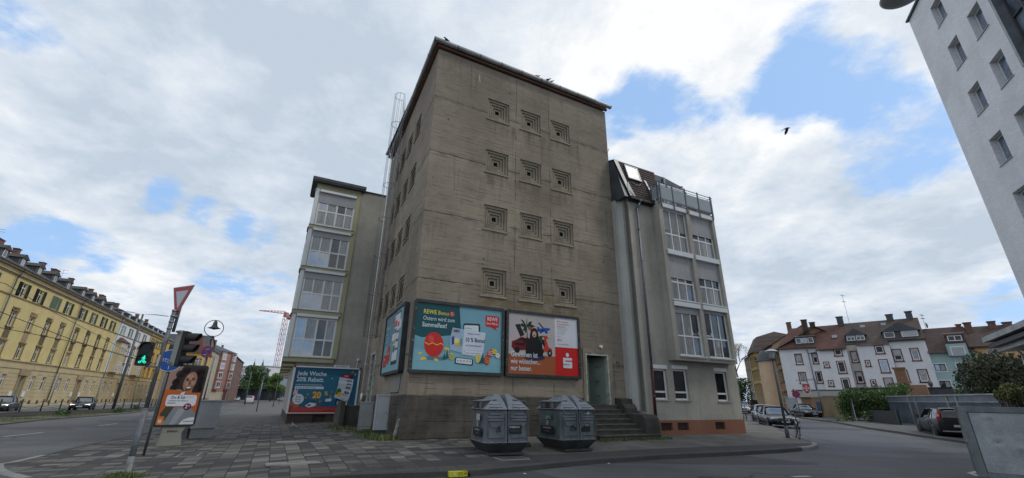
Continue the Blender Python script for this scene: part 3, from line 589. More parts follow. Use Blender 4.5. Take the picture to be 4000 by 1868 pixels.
# ------------------------------------------------------------------ concrete tower
MT['grime_shade'] = M('shaded_grimy_reveal', (.075, .06, .045), .95, var=.3)  # shade painted into the vent reveals; also the dirt strips on ring edges
MT['conc2'] = M('vent_concrete', (.285, .238, .176), .92, var=.3, scale=1.3, fine=.4, bmp=.4, streak=.5)
TL = 11.0; LA = B0-A0
tower = thing('concrete_tower', 'tall windowless board marked concrete tower with stepped square vents and hoardings at its foot', 'building', tuple(uvp(0, 0, 0)), R_(A0))
E_ = Vector((TL*math.cos(R_(LA)), TL*math.sin(R_(LA)), 0))
TLEFT = Matrix.Translation(E_) @ Matrix.Rotation(R_(LA-180), 4, 'Z')
def build_tower():
 TW, TH = 9.72, 16.5
 rows = [13.58, 10.77, 8.03, 5.18]; cols = [2.57, 4.33, 6.08]; VS = 1.13
 lcols = [2.6, 4.35, 6.1, 7.85]
 holes = [(c, r, c+VS, r+VS, .05) for c in cols for r in rows] + [(7.55, 1.15, 8.83, 3.24, .95)]
 lholes = [(TL-c-VS, r, TL-c, r+VS, .05) for c in lcols for r in rows] + [(TL-9.0, .95, TL-7.85, 3.4, .5)]
 mb = MB(); wallface(mb, 0, TW, -.4, TH, holes)
 mb.T = TLEFT; wallface(mb, 0, TL, -.4, TH, lholes); mb.T = None
 mb.quad((TW, 0, -.4), (TW, 11, -.4), (TW, 11, TH), (TW, 0, TH)); mb.quad((TW, 11, -.4), (E_.x, E_.y, -.4), (E_.x, E_.y, TH), (TW, 11, TH))
 mb.quad((0, 0, TH), (TW, 0, TH), (TW, 11, TH), (E_.x, E_.y, TH))
 mb.rect(7.55, 8.83, 1.15, 3.24, .95)
 mb.build('wall', MT['conc'], tower)
 mb = MB(); mb.T = TLEFT
 mb.add([(TL-.9, -.22, -.4), (TL, -.22, -.4), (TL, 0, -.4), (TL-.9, 0, -.4), (TL-.9, -.0, 1.3), (TL, -.0, 1.3)], [(0, 1, 5, 4), (1, 2, 5), (0, 4, 3)])
 mb.build('footing', MT['conc'], tower)
 v = MB(); s = VS; d = 0.05; cx = cz = s/2
 sizes = [s, .90, .67, .44, .20]
 for i in range(4):
  a, b = sizes[i]/2, sizes[i+1]/2
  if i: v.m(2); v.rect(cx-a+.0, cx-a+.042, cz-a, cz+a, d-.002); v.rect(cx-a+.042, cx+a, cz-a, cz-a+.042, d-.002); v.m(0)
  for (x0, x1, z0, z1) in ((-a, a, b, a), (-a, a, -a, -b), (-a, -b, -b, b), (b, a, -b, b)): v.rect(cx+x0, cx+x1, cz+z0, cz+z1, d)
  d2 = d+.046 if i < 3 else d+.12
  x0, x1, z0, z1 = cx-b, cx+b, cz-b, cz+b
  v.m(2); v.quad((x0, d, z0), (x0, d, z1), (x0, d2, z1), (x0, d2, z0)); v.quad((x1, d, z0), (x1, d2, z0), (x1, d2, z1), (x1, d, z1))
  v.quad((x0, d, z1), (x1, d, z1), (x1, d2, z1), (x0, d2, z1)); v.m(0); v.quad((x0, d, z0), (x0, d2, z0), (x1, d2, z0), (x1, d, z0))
  d = d2
 v.m(1).rect(cx-.10, cx+.10, cz-.10, cz+.10, d)
 v.m(0).add([(-.04, -.04, -.06), (s+.04, -.04, -.06), (s+.04, 0, -.06), (-.04, 0, -.06), (-.04, -.035, -.01), (s+.04, -.035, -.01), (s+.04, 0, .01), (-.04, 0, .01)],
   [(0, 3, 2, 1), (4, 5, 6, 7), (0, 1, 5, 4), (1, 2, 6, 5), (3, 0, 4, 7)])
 v0 = None
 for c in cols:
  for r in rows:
   if v0 is None: v0 = v.build('air_vent', [MT['conc2'], MT['black'], MT['grime_shade']], tower, (c, 0, r))
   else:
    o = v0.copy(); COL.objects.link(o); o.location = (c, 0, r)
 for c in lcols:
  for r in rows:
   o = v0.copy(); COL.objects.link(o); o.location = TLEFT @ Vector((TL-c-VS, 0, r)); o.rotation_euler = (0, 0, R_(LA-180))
 mb = MB(); mb.box(-.10, TW+.06, -.13, 0, TH+.05, TH+.15)
 mb.T = TLEFT; mb.box(-.05, TL+.02, -.13, 0, TH+.05, TH+.15); mb.build('soffit', MT['rustwood'], tower)
 g = MB()
 def gutter(T, x0, x1):
  g.T = T; prof = [(-.33+.02, TH+.33), (-.335, TH+.25), (-.30, TH+.18), (-.24, TH+.145), (-.18, TH+.16), (-.13, TH+.20), (-.13, TH+.33)]
  rings = [[(x, y, z) for y, z in prof] for x in (x0, x1)]
  g.smooth = True; g.loft(rings, close=False); g.smooth = False
  n = int((x1-x0)/1.08)
  for i in range(n+1):
   x = x0+(x1-x0)*i/n
   g.m(1); g.loft([[(xx, y*1.03-.003, z-.008) for y, z in prof[:-1]] for xx in (x-.018, x+.018)], close=False); g.m(0)
  g.add([(x0, y, z) for y, z in prof], [tuple(range(len(prof)))]); g.add([(x1, y, z) for y, z in prof], [tuple(range(len(prof)))])
 gutter(None, -.32, TW+.22); gutter(TLEFT, -.15, TL+.31); g.T = None
 g.build('gutter', [MT['zinc'], MT['zincd']], tower)
 rf = MB(); rf.add([(-.2, -.2, TH+.3), (TW+.12, -.2, TH+.3), (TW+.12, 11.1, TH+.3), (-.1, 11.1, TH+.3), (3, 4, TH+.75), (6.5, 4, TH+.75), (6.5, 7, TH+.75), (3, 7, TH+.75)],
     [(0, 1, 5, 4), (1, 2, 6, 5), (2, 3, 7, 6), (3, 0, 4, 7), (4, 5, 6, 7)])
 rf.build('roof', MT['zincd'], tower)
 mb = None
 for (x, z, w, h) in ((2.05, 15.55, .055, .42), (2.09, 15.45, .035, .2), (3.55, 15.9, .03, .16), (8.95, 15.85, .03, .2), (9.1, 15.8, .04, .12)):
  MB().poly([(x, z+h), (x+w*.4, z+h*.6), (x+w, z+h*.2), (x+w*.8, z), (x+w*.2, z-.02), (x-w*.1, z+h*.3)], -.004).build('bird_dropping', flat('chalky_stain', (.45, .44, .40), .9), tower)
 mb = MB(); mb.box(7.42, 7.55, -.05, .02, .9, 3.38); mb.box(8.83, 9.0, -.05, .02, .9, 3.38); mb.box(7.42, 9.0, -.052, .02, 3.24, 3.42)
 dr = mb.build('door', MT['conc2'], tower)
 mb = MB(); mb.box(7.55, 7.63, -.03, .12, 1.15, 3.24); mb.box(8.75, 8.83, -.03, .12, 1.0, 3.24); mb.box(7.63, 8.75, -.032, .12, 3.14, 3.24); mb.build('frame', MT['pealing'], dr)
 mb = MB(); mb.box(7.64, 8.12, .50, .56, 1.16, 3.12); mb.cyl((8.04, .48, 2.0), (8.04, .44, 2.0), .02)
 mb.m(1)
 pts = [(7.72, 2.78), (7.80, 2.70), (7.84, 2.52), (7.80, 2.36), (7.74, 2.30)]
 for a, b in zip(pts[:-1], pts[1:]): mb.cyl((a[0], .495, a[1]), (b[0], .495, b[1]), .012, n=5)
 pts = [(7.70, 1.98), (7.80, 1.72), (7.86, 1.66), (7.86, 1.86), (7.76, 1.80), (7.95, 1.92)]
 for a, b in zip(pts[:-1], pts[1:]): mb.cyl((a[0], .495, a[1]), (b[0], .495, b[1]), .013, n=5)
 mb.m(0); mb.build('door_leaf', [MT['doorgr'], MT['black']], dr)
 mb = MB(); mb.add([(8.70, .12, 1.16), (8.75, .10, 1.16), (8.42, .92, 1.16), (8.36, .90, 1.16), (8.70, .12, 3.12), (8.75, .10, 3.12), (8.42, .92, 3.12), (8.36, .90, 3.12)], [(0, 1, 2, 3), (4, 7, 6, 5), (0, 4, 5, 1), (3, 7, 4, 0), (1, 5, 6, 2), (2, 6, 7, 3)])
 for z in (1.5, 2.1, 2.7): mb.box(8.5, 8.54, .3, .5, z, z+.04)
 mb.build('door_leaf', MT['doorgr'], dr)
 mb = MB(); mb.box(8.36, 8.52, -.06, 0, 3.50, 3.60); mb.box(8.40, 8.48, -.09, -.06, 3.46, 3.52); mb.build('door_lamp', MT['whitep'], tower)
 mb = MB(); mb.box(9.28, 9.42, -.015, 0, 2.86, 2.96); mb.m(1).text('11', 9.31, 2.88, .06, -.017, 1.2, bold=.02); mb.build('house_number', [MT['black'], MT['white']], tower)
 for i in range(7):
  z1 = 1.15-.17*i; y1 = -(.35+.28*i); y0 = 0 if i == 0 else -(.35+.28*(i-1))
  mb = MB(); x1 = 8.82 if i < 5 else 8.80+.35*(i-4)
  mb.box(6.55, x1, y1, y0, -.4, z1-.03); mb.m(1).box(6.53, x1, y1-.02, y0-(.02 if i else 0), z1-.03, z1)
  mb.build('step', [MT['cutst'], MT['tread']], tower)
 for x0, x1 in ((5.75, 6.5), (8.84, 9.58)):
  mb = MB(); mb.prism([(-.62, -.4), (-1.92, -.4), (-1.94, .45), (-1.90, .68), (-1.78, .80), (-.62, .84)], x0, x1, 'x'); mb.build('stair_cheek', MT['cutst'], tower)
 mb = MB(); mb.prism([(0, -.4), (-.61, -.4), (-.61, 1.02), (-.50, 1.16), (-.36, 1.20), (-.36, 1.38), (0, 1.42)], 9.06, 9.71, 'x'); mb.build('stair_cheek', MT['cutst'], tower)
 def LT(x, y, z): return tuple(TLEFT @ Vector((x, y, z)))
 mb = MB(); mb.T = TLEFT; a, b = TL-9.0, TL-7.85
 mb.box(a-.12, a, -.07, .1, .9, 3.5); mb.box(b, b+.12, -.07, .1, .9, 3.5); mb.box(a-.12, b+.12, -.072, .1, 3.4, 3.52)
 dr = mb.build('side_door', MT['pealing'], tower)
 mb = MB(); mb.T = TLEFT; mb.box(a, b, .3, .36, .95, 3.4); mb.build('door_leaf', MT['doorgr'], dr)
 for i in range(5):
  mb = MB(); mb.T = TLEFT; mb.box(TL-9.3-.3*0, TL-7.5, -1.2-.0, 0, -.4, .92-.0) if i == 0 else mb.box(TL-9.3-.26*i-.0, TL-9.3-.26*(i-1), -1.2, 0, -.4, .92-.18*i)
  mb.build('step', MT['cutst'], tower)
 mb = MB(); mb.T = TLEFT
 mb.prism([(TL-10.3, -.4), (TL-7.3, -.4), (TL-7.3, 1.12), (TL-9.0, 1.12), (TL-10.3, .35)], -1.42, -1.2, 'y'); mb.build('stair_cheek', MT['cutst'], tower)
 mb = MB(); mb.T = TLEFT; x = TL-10.35
 mb.tube([(x, -.30, 16.55), (x, -.14, 16.1), (x, -.14, 1.5)], .055); mb.cyl((x, -.14, 1.5), (x, -.14, 1.1), .07)
 for z in (15, 12, 9, 6, 3): mb.cyl((x, -.14, z), (x, -.14, z+.06), .07); mb.box(x-.01, x+.01, -.14, 0, z, z+.03)
 mb.build('downpipe', MT['whitep'], tower)
 mb = MB(); mb.T = TLEFT; mb.box(TL-3.1, TL-1.05, -.012, 0, 1.5, 2.15); mb.m(1); mb.tube([(TL-2.9, -.02, 1.48), (TL-1.5, -.02, 1.49), (TL-1.25, -.02, 1.6), (TL-1.2, -.02, 1.9), (TL-1.15, -.02, 2.2)], .013, 6)
 mb.build('render_patch', [plaster('patch_render', (.26, .25, .22), streak=.4), MT['black']], tower)
 mb = MB(); mb.T = TLEFT; mb.add([(TL-.42, -.30, -.1), (TL-.28, -.30, -.1), (TL-.28, -.20, -.1), (TL-.42, -.20, -.1), (TL-.38, -.14, .62), (TL-.30, -.14, .66), (TL-.30, -.08, .66), (TL-.38, -.08, .60)], [(0, 1, 5, 4), (1, 2, 6, 5), (2, 3, 7, 6), (3, 0, 4, 7), (4, 5, 6, 7)])
 mb.build('corner_guard', M('flaking_whitewash', (.42, .41, .37), .9, var=.5, scale=9, fine=.7), tower)
 mb = MB(); mb.tube([(TW, .2, 14.05), (TW+.16, .15, 14.1), (TW+.2, .1, 14.25)], .015, 6); mb.build('spout', MT['zincd'], tower)
 la = MB(); la.T = TLEFT; x0, x1 = TL-7.35, TL-6.95
 for x in (x0, x1): la.tube([(x, -.22, 4.1), (x, -.22, 18.0)], .02, 6)
 z = 4.3
 while z < 17.9: la.cyl((x0, -.22, z), (x1, -.22, z), .011, n=6); z += .3
 for z in (4.2, 6.8, 9.4, 12.0, 14.6, 16.2):
  for x in (x0, x1): la.box(x-.015, x+.015, -.22, 0, z-.015, z+.015)
 lad = la.build('ladder', MT['steel'], tower)
 cg = MB(); cg.T = TLEFT; cx, cy, r = (x0+x1)/2, -.50, .36
 def arc(z):
  return [(cx+r*math.sin(R_(a)), cy-r*math.cos(R_(a)), z) for a in range(-125, 126, 25)]
 for z in (4.15, 6.3, 8.4, 10.5, 12.6, 14.7, 16.7, 18.8): cg.tube(arc(z), .014, 5)
 for a in (-112, -75, -38, 0, 38, 75, 112):
  x, y = cx+r*math.sin(R_(a)), cy-r*math.cos(R_(a)); cg.cyl((x, y, 4.15), (x, y, 18.8), .011, n=5)
 for x in (x0, x1): cg.cyl((x, -.22, 18.0), (x, -.30, 18.8), .016, n=5)
 cg.build('safety_cage', MT['steel'], lad)
build_tower()
# ------------------------------------------------------------------ hoardings
def hoarding(name, label, w, h, draw, T, cat='billboard', group=None, th=.16, fr=.11):
 t = thing(name, label, cat, T.to_translation(), T.to_euler().z, group)
 mb = MB(); o = rrect(0, w, 0, h, .09, 4); i_ = rrect(fr, w-fr, fr, h-fr, .02, 4); n = len(o)
 vs = [(p[0], -th, p[1]) for p in o]+[(p[0], -th, p[1]) for p in i_]+[(p[0], 0, p[1]) for p in o]+[(p[0], -th+.05, p[1]) for p in i_]
 fs = []
 for k in range(n):
  k2 = (k+1) % n; fs += [(k, k2, n+k2, n+k), (k, 2*n+k, 2*n+k2, k2), (n+k, n+k2, 3*n+k2, 3*n+k)]
 fs.append(tuple(range(2*n, 3*n)))
 mb.add(vs, fs)
 rnd = random.Random(len(label)); mb.m(1)
 for _ in range(16):
  x = rnd.choice([rnd.uniform(.01, fr-.03), w-fr+rnd.uniform(.0, fr-.04)]); z = rnd.uniform(.1, h-.3); a = rnd.uniform(.008, .026); b = rnd.uniform(.02, .09)
  mb.poly([(x, z), (x+a, z+b*.2), (x+a*.8, z+b), (x+a*.1, z+b*.7)], -th-.002)
 mb.build('frame', [MT['frame_dk'], flat('flaked_paint', (.30, .30, .28), .8)], t)
 draw(t, fr, fr, w-2*fr, h-2*fr, -th+.045)
 return t
class Draw:
 """flat printed shapes: x to the right, z up, both 0..1 of the sheet"""
 def __init__(s, x, z, w, h, y): s.x, s.z, s.w, s.h, s.y = x, z, w, h, y; s.mb = MB(); s.mats = []; s.k = 0
 def col(s, c, name=None):
  key = 'print_%02x%02x%02x' % tuple(c)
  lin = tuple(((v/255+.055)/1.055)**2.4 if v > 10 else v/255/12.92 for v in c)
  if key not in MT: MT[key] = M('printed_ink', lin, .4, var=.06, scale=2, spec=.3)
  if MT[key] not in s.mats: s.mats.append(MT[key])
  s.mb.m(s.mats.index(MT[key])); s.k += 1; return s
 def P(s, a, b): return (s.x+a*s.w, s.z+b*s.h)
 def yy(s): return s.y-.0006*s.k
 def rect(s, a0, b0, a1, b1): p, q = s.P(a0, b0), s.P(a1, b1); s.mb.rect(p[0], q[0], p[1], q[1], s.yy()); return s
 def poly(s, pts): s.mb.poly([s.P(*p) for p in pts], s.yy()); return s
 def rr(s, a0, b0, a1, b1, r=.03, rot=0):
  p, q = s.P(a0, b0), s.P(a1, b1); pts = rrect(p[0], q[0], p[1], q[1], r)
  if rot:
   cx, cz = (p[0]+q[0])/2, (p[1]+q[1])/2; c, n = math.cos(R_(rot)), math.sin(R_(rot))
   pts = [(cx+(u-cx)*c-(v-cz)*n, cz+(u-cx)*n+(v-cz)*c) for u, v in pts]
  s.mb.poly(pts, s.yy()); return s
 def ell(s, a, b, ra, rb, rot=0):
  p = s.P(a, b); pts = []
  for i in range(24):
   t = 2*math.pi*i/24; u, v = ra*s.w*math.cos(t), rb*s.h*math.sin(t); c, n = math.cos(R_(rot)), math.sin(R_(rot)); pts.append((p[0]+u*c-v*n, p[1]+u*n+v*c))
  s.mb.poly(pts, s.yy()); return s
 def line(s, pts, wd):
  for (a, b) in zip(pts[:-1], pts[1:]):
   p = Vector(s.P(*a)); q = Vector(s.P(*b)); d = (q-p)
   if d.length < 1e-6: continue
   d.normalize(); n = Vector((-d.y, d.x))*wd/2; s.mb.poly([tuple(p-n), tuple(q-n), tuple(q+n), tuple(p+n)], s.yy())
  return s
 def text(s, st, a, b, h, sx=.85, bold=.0, align='LEFT', rot=0, shear=0):
  bold *= .42
  p = s.P(a, b); s.mb.text(st, p[0], p[1], h*s.h, s.yy(), sx, align, bold, shear, rot); return s
 def done(s, name, parent): return s.mb.build(name, s.mats, parent)
WHT = (205, 212, 216)
def egg(d, a, b, ra, rb, c, c2, rot=0):
 d.col(c).ell(a, b, ra, rb, rot); d.col(c2)
 for k in (-.45, .0, .45): d.line([(a-ra*.85, b+rb*k), (a-ra*.3, b+rb*(k+.12)), (a+ra*.3, b+rb*(k-.12)), (a+ra*.85, b+rb*k)], .018)
def flower(d, a, b, r, c, c2):
 d.col(c)
 for i in range(6): d.ell(a+r*.62*math.cos(i*1.047), b+r*.9*math.sin(i*1.047), r*.34, r*.45)
 d.col(c2).ell(a, b, r*.3, r*.4)
def poster_easter(t, x, z, w, h, y):
 d = Draw(x, z, w, h, y)
 d.col((112, 158, 172)).rect(0, 0, 1, 1)
 d.col((122, 168, 180)).poly([(0, 0), (1, 0), (1, .2), (.7, .26), (.3, .27), (0, .30)])
 d.col((18, 76, 82)).poly([(0, 1), (.475, 1), (.50, .72), (.52, .56), (.30, .51), (.08, .47), (.0, .50)])
 d.col((226, 206, 70)).text('REWE', .075, .835, .068, .86, .03); d.text('Bonus', .235, .835, .066, .80, .0)
 d.col((206, 62, 44)).ell(.395, .865, .028, .038).poly([(.368, .86), (.368, .825), (.395, .83)]); d.col(WHT).line([(.405, .885), (.388, .885), (.382, .865), (.39, .847), (.405, .85), (.408, .862)], .014)
 d.col(WHT).text('Ostern wird zum', .075, .735, .066, .82, .0); d.text('Sammelfest!', .07, .635, .072, .84, .03)
 d.col((186, 40, 36)).rr(.795, .715, .965, .905, .07).poly([(.86, .72), (.92, .72), (.945, .66)])
 d.col(WHT).text('REWE', .88, .82, .062, .85, .035, 'CENTER'); d.text('Dein Markt', .88, .755, .042, .8, .005, 'CENTER')
 d.col((84, 124, 136)).ell(.24, .175, .13, .03)
 d.col((196, 42, 38)).ell(.215, .375, .105, .185, 8); d.col((214, 74, 62)).ell(.18, .45, .03, .06, 20); d.col((216, 186, 70)).line([(.115, .40), (.16, .37), (.20, .40), (.245, .37), (.29, .40), (.315, .38)], .03)
 d.col((220, 190, 70)).ell(.115, .16, .035, .022, 12).ell(.25, .15, .025, .022, -12).ell(.075, .235, .025, .014, 25).ell(.36, .32, .03, .022, -10)
 d.col((16, 58, 58)).rr(.455, .10, .665, .20, .06, -3).rr(.535, .45, .735, .745, .07, 3)
 d.col(WHT).rr(.545, .50, .715, .715, .05, 3); d.col((70, 80, 90)).text('REWE App', .555, .655, .018, 1, .02)
 d.col(WHT).rr(.468, .115, .65, .19, .04, -3); d.col((90, 90, 96))
 for i in range(5): d.ell(.49+i*.035, .155, .008, .01)
 d.col((150, 176, 196)).poly([(.41, .655), (.575, .635), (.565, .265), (.395, .31), (.385, .46)])
 d.col((196, 204, 214)).poly([(.545, .64), (.80, .615), (.775, .21), (.53, .255)])
 d.col((22, 66, 66)).rr(.42, .585, .49, .625, .03); d.col((206, 62, 44)).ell(.435, .605, .014, .018); d.col(WHT).text('10%', .455, .595, .018, .9, .02)
 d.col((70, 56, 120)).poly([(.405, .50), (.43, .53), (.435, .40), (.41, .39)]); d.col((226, 206, 130)).ell(.465, .45, .028, .05); d.col((216, 160, 60)).ell(.485, .40, .028, .03); d.col((104, 150, 150)).ell(.515, .44, .018, .06)
 d.col((60, 70, 96)).text('Beliebig oft anwendbar', .585, .572, .020, .85, .01); d.col((34, 46, 70)).text('10 % Bonus', .56, .455, .066, .80, .03); d.col((70, 80, 110)).text('auf Ostersüßwaren*', .57, .385, .030, .82, .0)
 d.col((150, 158, 172)).rr(.555, .245, .77, .32, .03); d.col((206, 212, 220)).rr(.559, .25, .766, .315, .025); d.col((60, 70, 96)).text('Jetzt Coupon aktivieren', .575, .27, .024, .8, .01)
 d.col((24, 96, 90)).poly([(.32, .17), (.335, .26), (.35, .19), (.365, .32), (.38, .18)])
 egg(d, .415, .215, .03, .048, (206, 190, 90), (40, 96, 70))
 d.col((24, 90, 96)).poly([(.72, .14), (.735, .24), (.75, .18), (.775, .30), (.79, .19), (.81, .24), (.82, .14)])
 egg(d, .72, .21, .03, .07, (216, 196, 120), (170, 170, 60), -8); egg(d, .825, .19, .032, .075, (186, 50, 40), (216, 176, 60), 6); egg(d, .865, .30, .033, .06, (196, 60, 50), (216, 210, 200), 10)
 flower(d, .915, .33, .03, (226, 200, 50), (206, 150, 30)); flower(d, .955, .27, .03, (226, 222, 210), (216, 160, 40))
 return d.done('poster', t)
def figure_flat(d, a, b, s, hair, skin, top, leg):
 """flat printed person with long hair, seated, both fists raised"""
 d.col(leg).ell(a, b-.16*s, .17*s, .055*s)
 d.col(hair).ell(a, b+.30*s, .058*s, .10*s); d.poly([(a-.06*s, b+.32*s), (a+.06*s, b+.32*s), (a+.085*s, b+.10*s), (a-.085*s, b+.10*s)])
 d.col(top).poly([(a-.125*s, b+.13*s), (a-.05*s, b+.20*s), (a+.05*s, b+.20*s), (a+.125*s, b+.13*s), (a+.14*s, b-.14*s), (a-.14*s, b-.14*s)])
 d.poly([(a-.125*s, b+.12*s), (a-.18*s, b+.02*s), (a-.16*s, b+.18*s), (a-.13*s, b+.19*s)]); d.poly([(a+.125*s, b+.12*s), (a+.18*s, b+.02*s), (a+.16*s, b+.18*s), (a+.13*s, b+.19*s)])
 d.col(skin).ell(a, b+.275*s, .034*s, .06*s).ell(a-.145*s, b+.215*s, .018*s, .03*s).ell(a+.145*s, b+.215*s, .018*s, .03*s)
 d.col((60, 20, 20)).ell(a, b+.25*s, .011*s, .017*s)
def poster_bank(t, x, z, w, h, y):
 d = Draw(x, z, w, h, y)
 d.col((178, 172, 170)).rect(0, 0, .655, 1); d.col((160, 154, 152))
 for i in range(13): d.line([(0, .98-i*.05), (.655, .97-i*.05)], .008)
 d.col((158, 86, 50)).rect(0, 0, .665, .315); d.col((140, 74, 42))
 for i in range(6): d.line([(0, .28-i*.055), (.665, .275-i*.055)], .006)
 d.col((206, 208, 212)).rect(.655, .475, 1, 1); d.col((196, 36, 32)).rect(.655, 0, 1, .48)
 d.col((34, 34, 36)).poly([(.09, .80), (.15, .82), (.22, .64), (.165, .60)])
 d.col((52, 36, 24)).line([(.265, .46), (.26, .62), (.245, .78)], .035)
 d.col((30, 58, 30))
 for a, b in ((.16, .90), (.14, .80), (.19, .70), (.25, .94), (.33, .88), (.37, .80), (.30, .72), (.22, .66)): d.poly([(.245, .80), ((.245+a)/2, (.80+b)/2+.035), (a, b), ((.245+a)/2+.012, (.80+b)/2-.03)])
 d.col((40, 70, 36)).ell(.46, .60, .07, .05, 12).ell(.20, .56, .06, .035)
 d.col((186, 50, 40)).poly([(.285, .77), (.315, .78), (.42, .60), (.36, .60)])
 d.col((40, 80, 160)).ell(.49, .755, .10, .032, 10); d.poly([(.395, .80), (.43, .79), (.43, .74), (.40, .73)]); d.poly([(.46, .76), (.52, .75), (.45, .69), (.43, .69)]); d.col((30, 34, 50)).poly([(.47, .79), (.50, .78), (.43, .87), (.41, .87)]); d.col((30, 50, 110)).ell(.53, .715, .02, .018)
 d.col((112, 22, 26)).poly([(.05, .52), (.10, .545), (.17, .60), (.27, .60), (.33, .54), (.36, .50), (.36, .40), (.08, .38), (.045, .43)]); d.col((24, 20, 22)).poly([(.13, .545), (.18, .585), (.265, .585), (.30, .545)]); d.ell(.12, .385, .035, .05).ell(.31, .385, .03, .045).rect(.09, .46, .20, .50)
 d.col((190, 60, 40)).poly([(.50, .60), (.525, .60), (.56, .46), (.60, .45), (.61, .40), (.50, .38), (.47, .42), (.50, .46)]); d.col((30, 28, 28)).ell(.575, .365, .034, .06).ell(.47, .385, .02, .035).line([(.48, .625), (.52, .64), (.56, .605)], .02); d.col((150, 150, 140)).ell(.575, .365, .014, .024); d.col((190, 60, 40)).ell(.525, .63, .022, .03)
 figure_flat(d, .355, .42, .88, (40, 26, 26), (196, 148, 126), (22, 22, 25), (44, 50, 76))
 d.col(WHT).text('Gewinnen ist', .035, .275, .088, .80, .03); d.text('wie wünschen...', .035, .165, .082, .80, .03); d.text('nur besser.', .035, .055, .082, .80, .03)
 d.col((190, 30, 30))
 for i, s_ in enumerate(['Mit PS - der Lotterie', 'der Sparkasse werden', 'Wünsche wahr.']): d.text(s_, .69, .92-i*.045, .025, .85, .01)
 d.col((120, 122, 128))
 for i, s_ in enumerate(['Mitmachen, sparen, gewinnen:', 'schon ab dem ersten Los', 'helfen und jeden Monat', 'Chancen auf Gewinne.']): d.text(s_, .69, .80-i*.032, .017, .82, .0)
 d.text('Mehr unter', .69, .655, .016, .8); d.col((190, 30, 30)).text('PS', .69, .585, .038, .85, .04); d.ell(.745, .605, .008, .012); d.col((70, 70, 78)).text('Weil’s um mehr als Geld geht.', .69, .525, .018, .8, .01)
 d.col(WHT).ell(.832, .355, .024, .034); d.rr(.765, .295, .90, .12, .001) if False else None
 d.col(WHT).rr(.765, .13, .90, .305, .045)
 d.col((196, 36, 32)).rect(.80, .252, .905, .262).rect(.80, .240, .905, .252).rect(.76, .182, .865, .194)
 return d.done('poster', t)
def poster_side(t, x, z, w, h, y):
 d = Draw(x, z, w, h, y)
 d.col((112, 158, 172)).rect(0, 0, 1, 1); d.col((86, 132, 146)).poly([(0, 1), (.62, 1), (.6, .5), (0, .45)]); d.col((128, 172, 184)).poly([(0, 0), (1, 0), (1, .16), (0, .2)])
 d.col((226, 206, 70)).text('REWE Bonus', .08, .76, .055, .75, .03); d.col((206, 62, 44)).ell(.42, .88, .045, .06)
 d.col(WHT).text('Mein Bonus-', .06, .66, .05, .75, .0); d.text('programm mit', .06, .59, .05, .75, .0); d.text('tollen Vorteilen.', .06, .52, .05, .75, .0)
 d.col((34, 46, 56)).rr(.52, .10, .84, .96, .08); d.col(WHT).rr(.54, .16, .82, .93, .06)
 for i in range(4): d.col([(186, 40, 36), (60, 90, 150), (206, 160, 60), (60, 120, 90)][i]).rr(.56, .72-i*.14, .67, .83-i*.14, .02); d.col((60, 70, 90)).rr(.69, .74-i*.14, .80, .78-i*.14, .01)
 d.col((210, 214, 220)).rr(.46, .50, .66, .62, .02).rr(.70, .66, .90, .80, .02); d.col((186, 40, 36)).rect(.72, .70, .80, .78)
 d.col((196, 42, 38)).ell(.33, .30, .085, .17, 6); d.col((216, 186, 70)).line([(.25, .33), (.30, .30), (.35, .33), (.41, .30)], .03)
 d.col((186, 40, 36)).rr(.06, .10, .24, .30, .04); d.col(WHT).text('REWE', .15, .21, .045, .75, .03, 'CENTER'); d.text('Dein Markt', .15, .14, .026, .7, .0, 'CENTER')
 return d.done('poster', t)
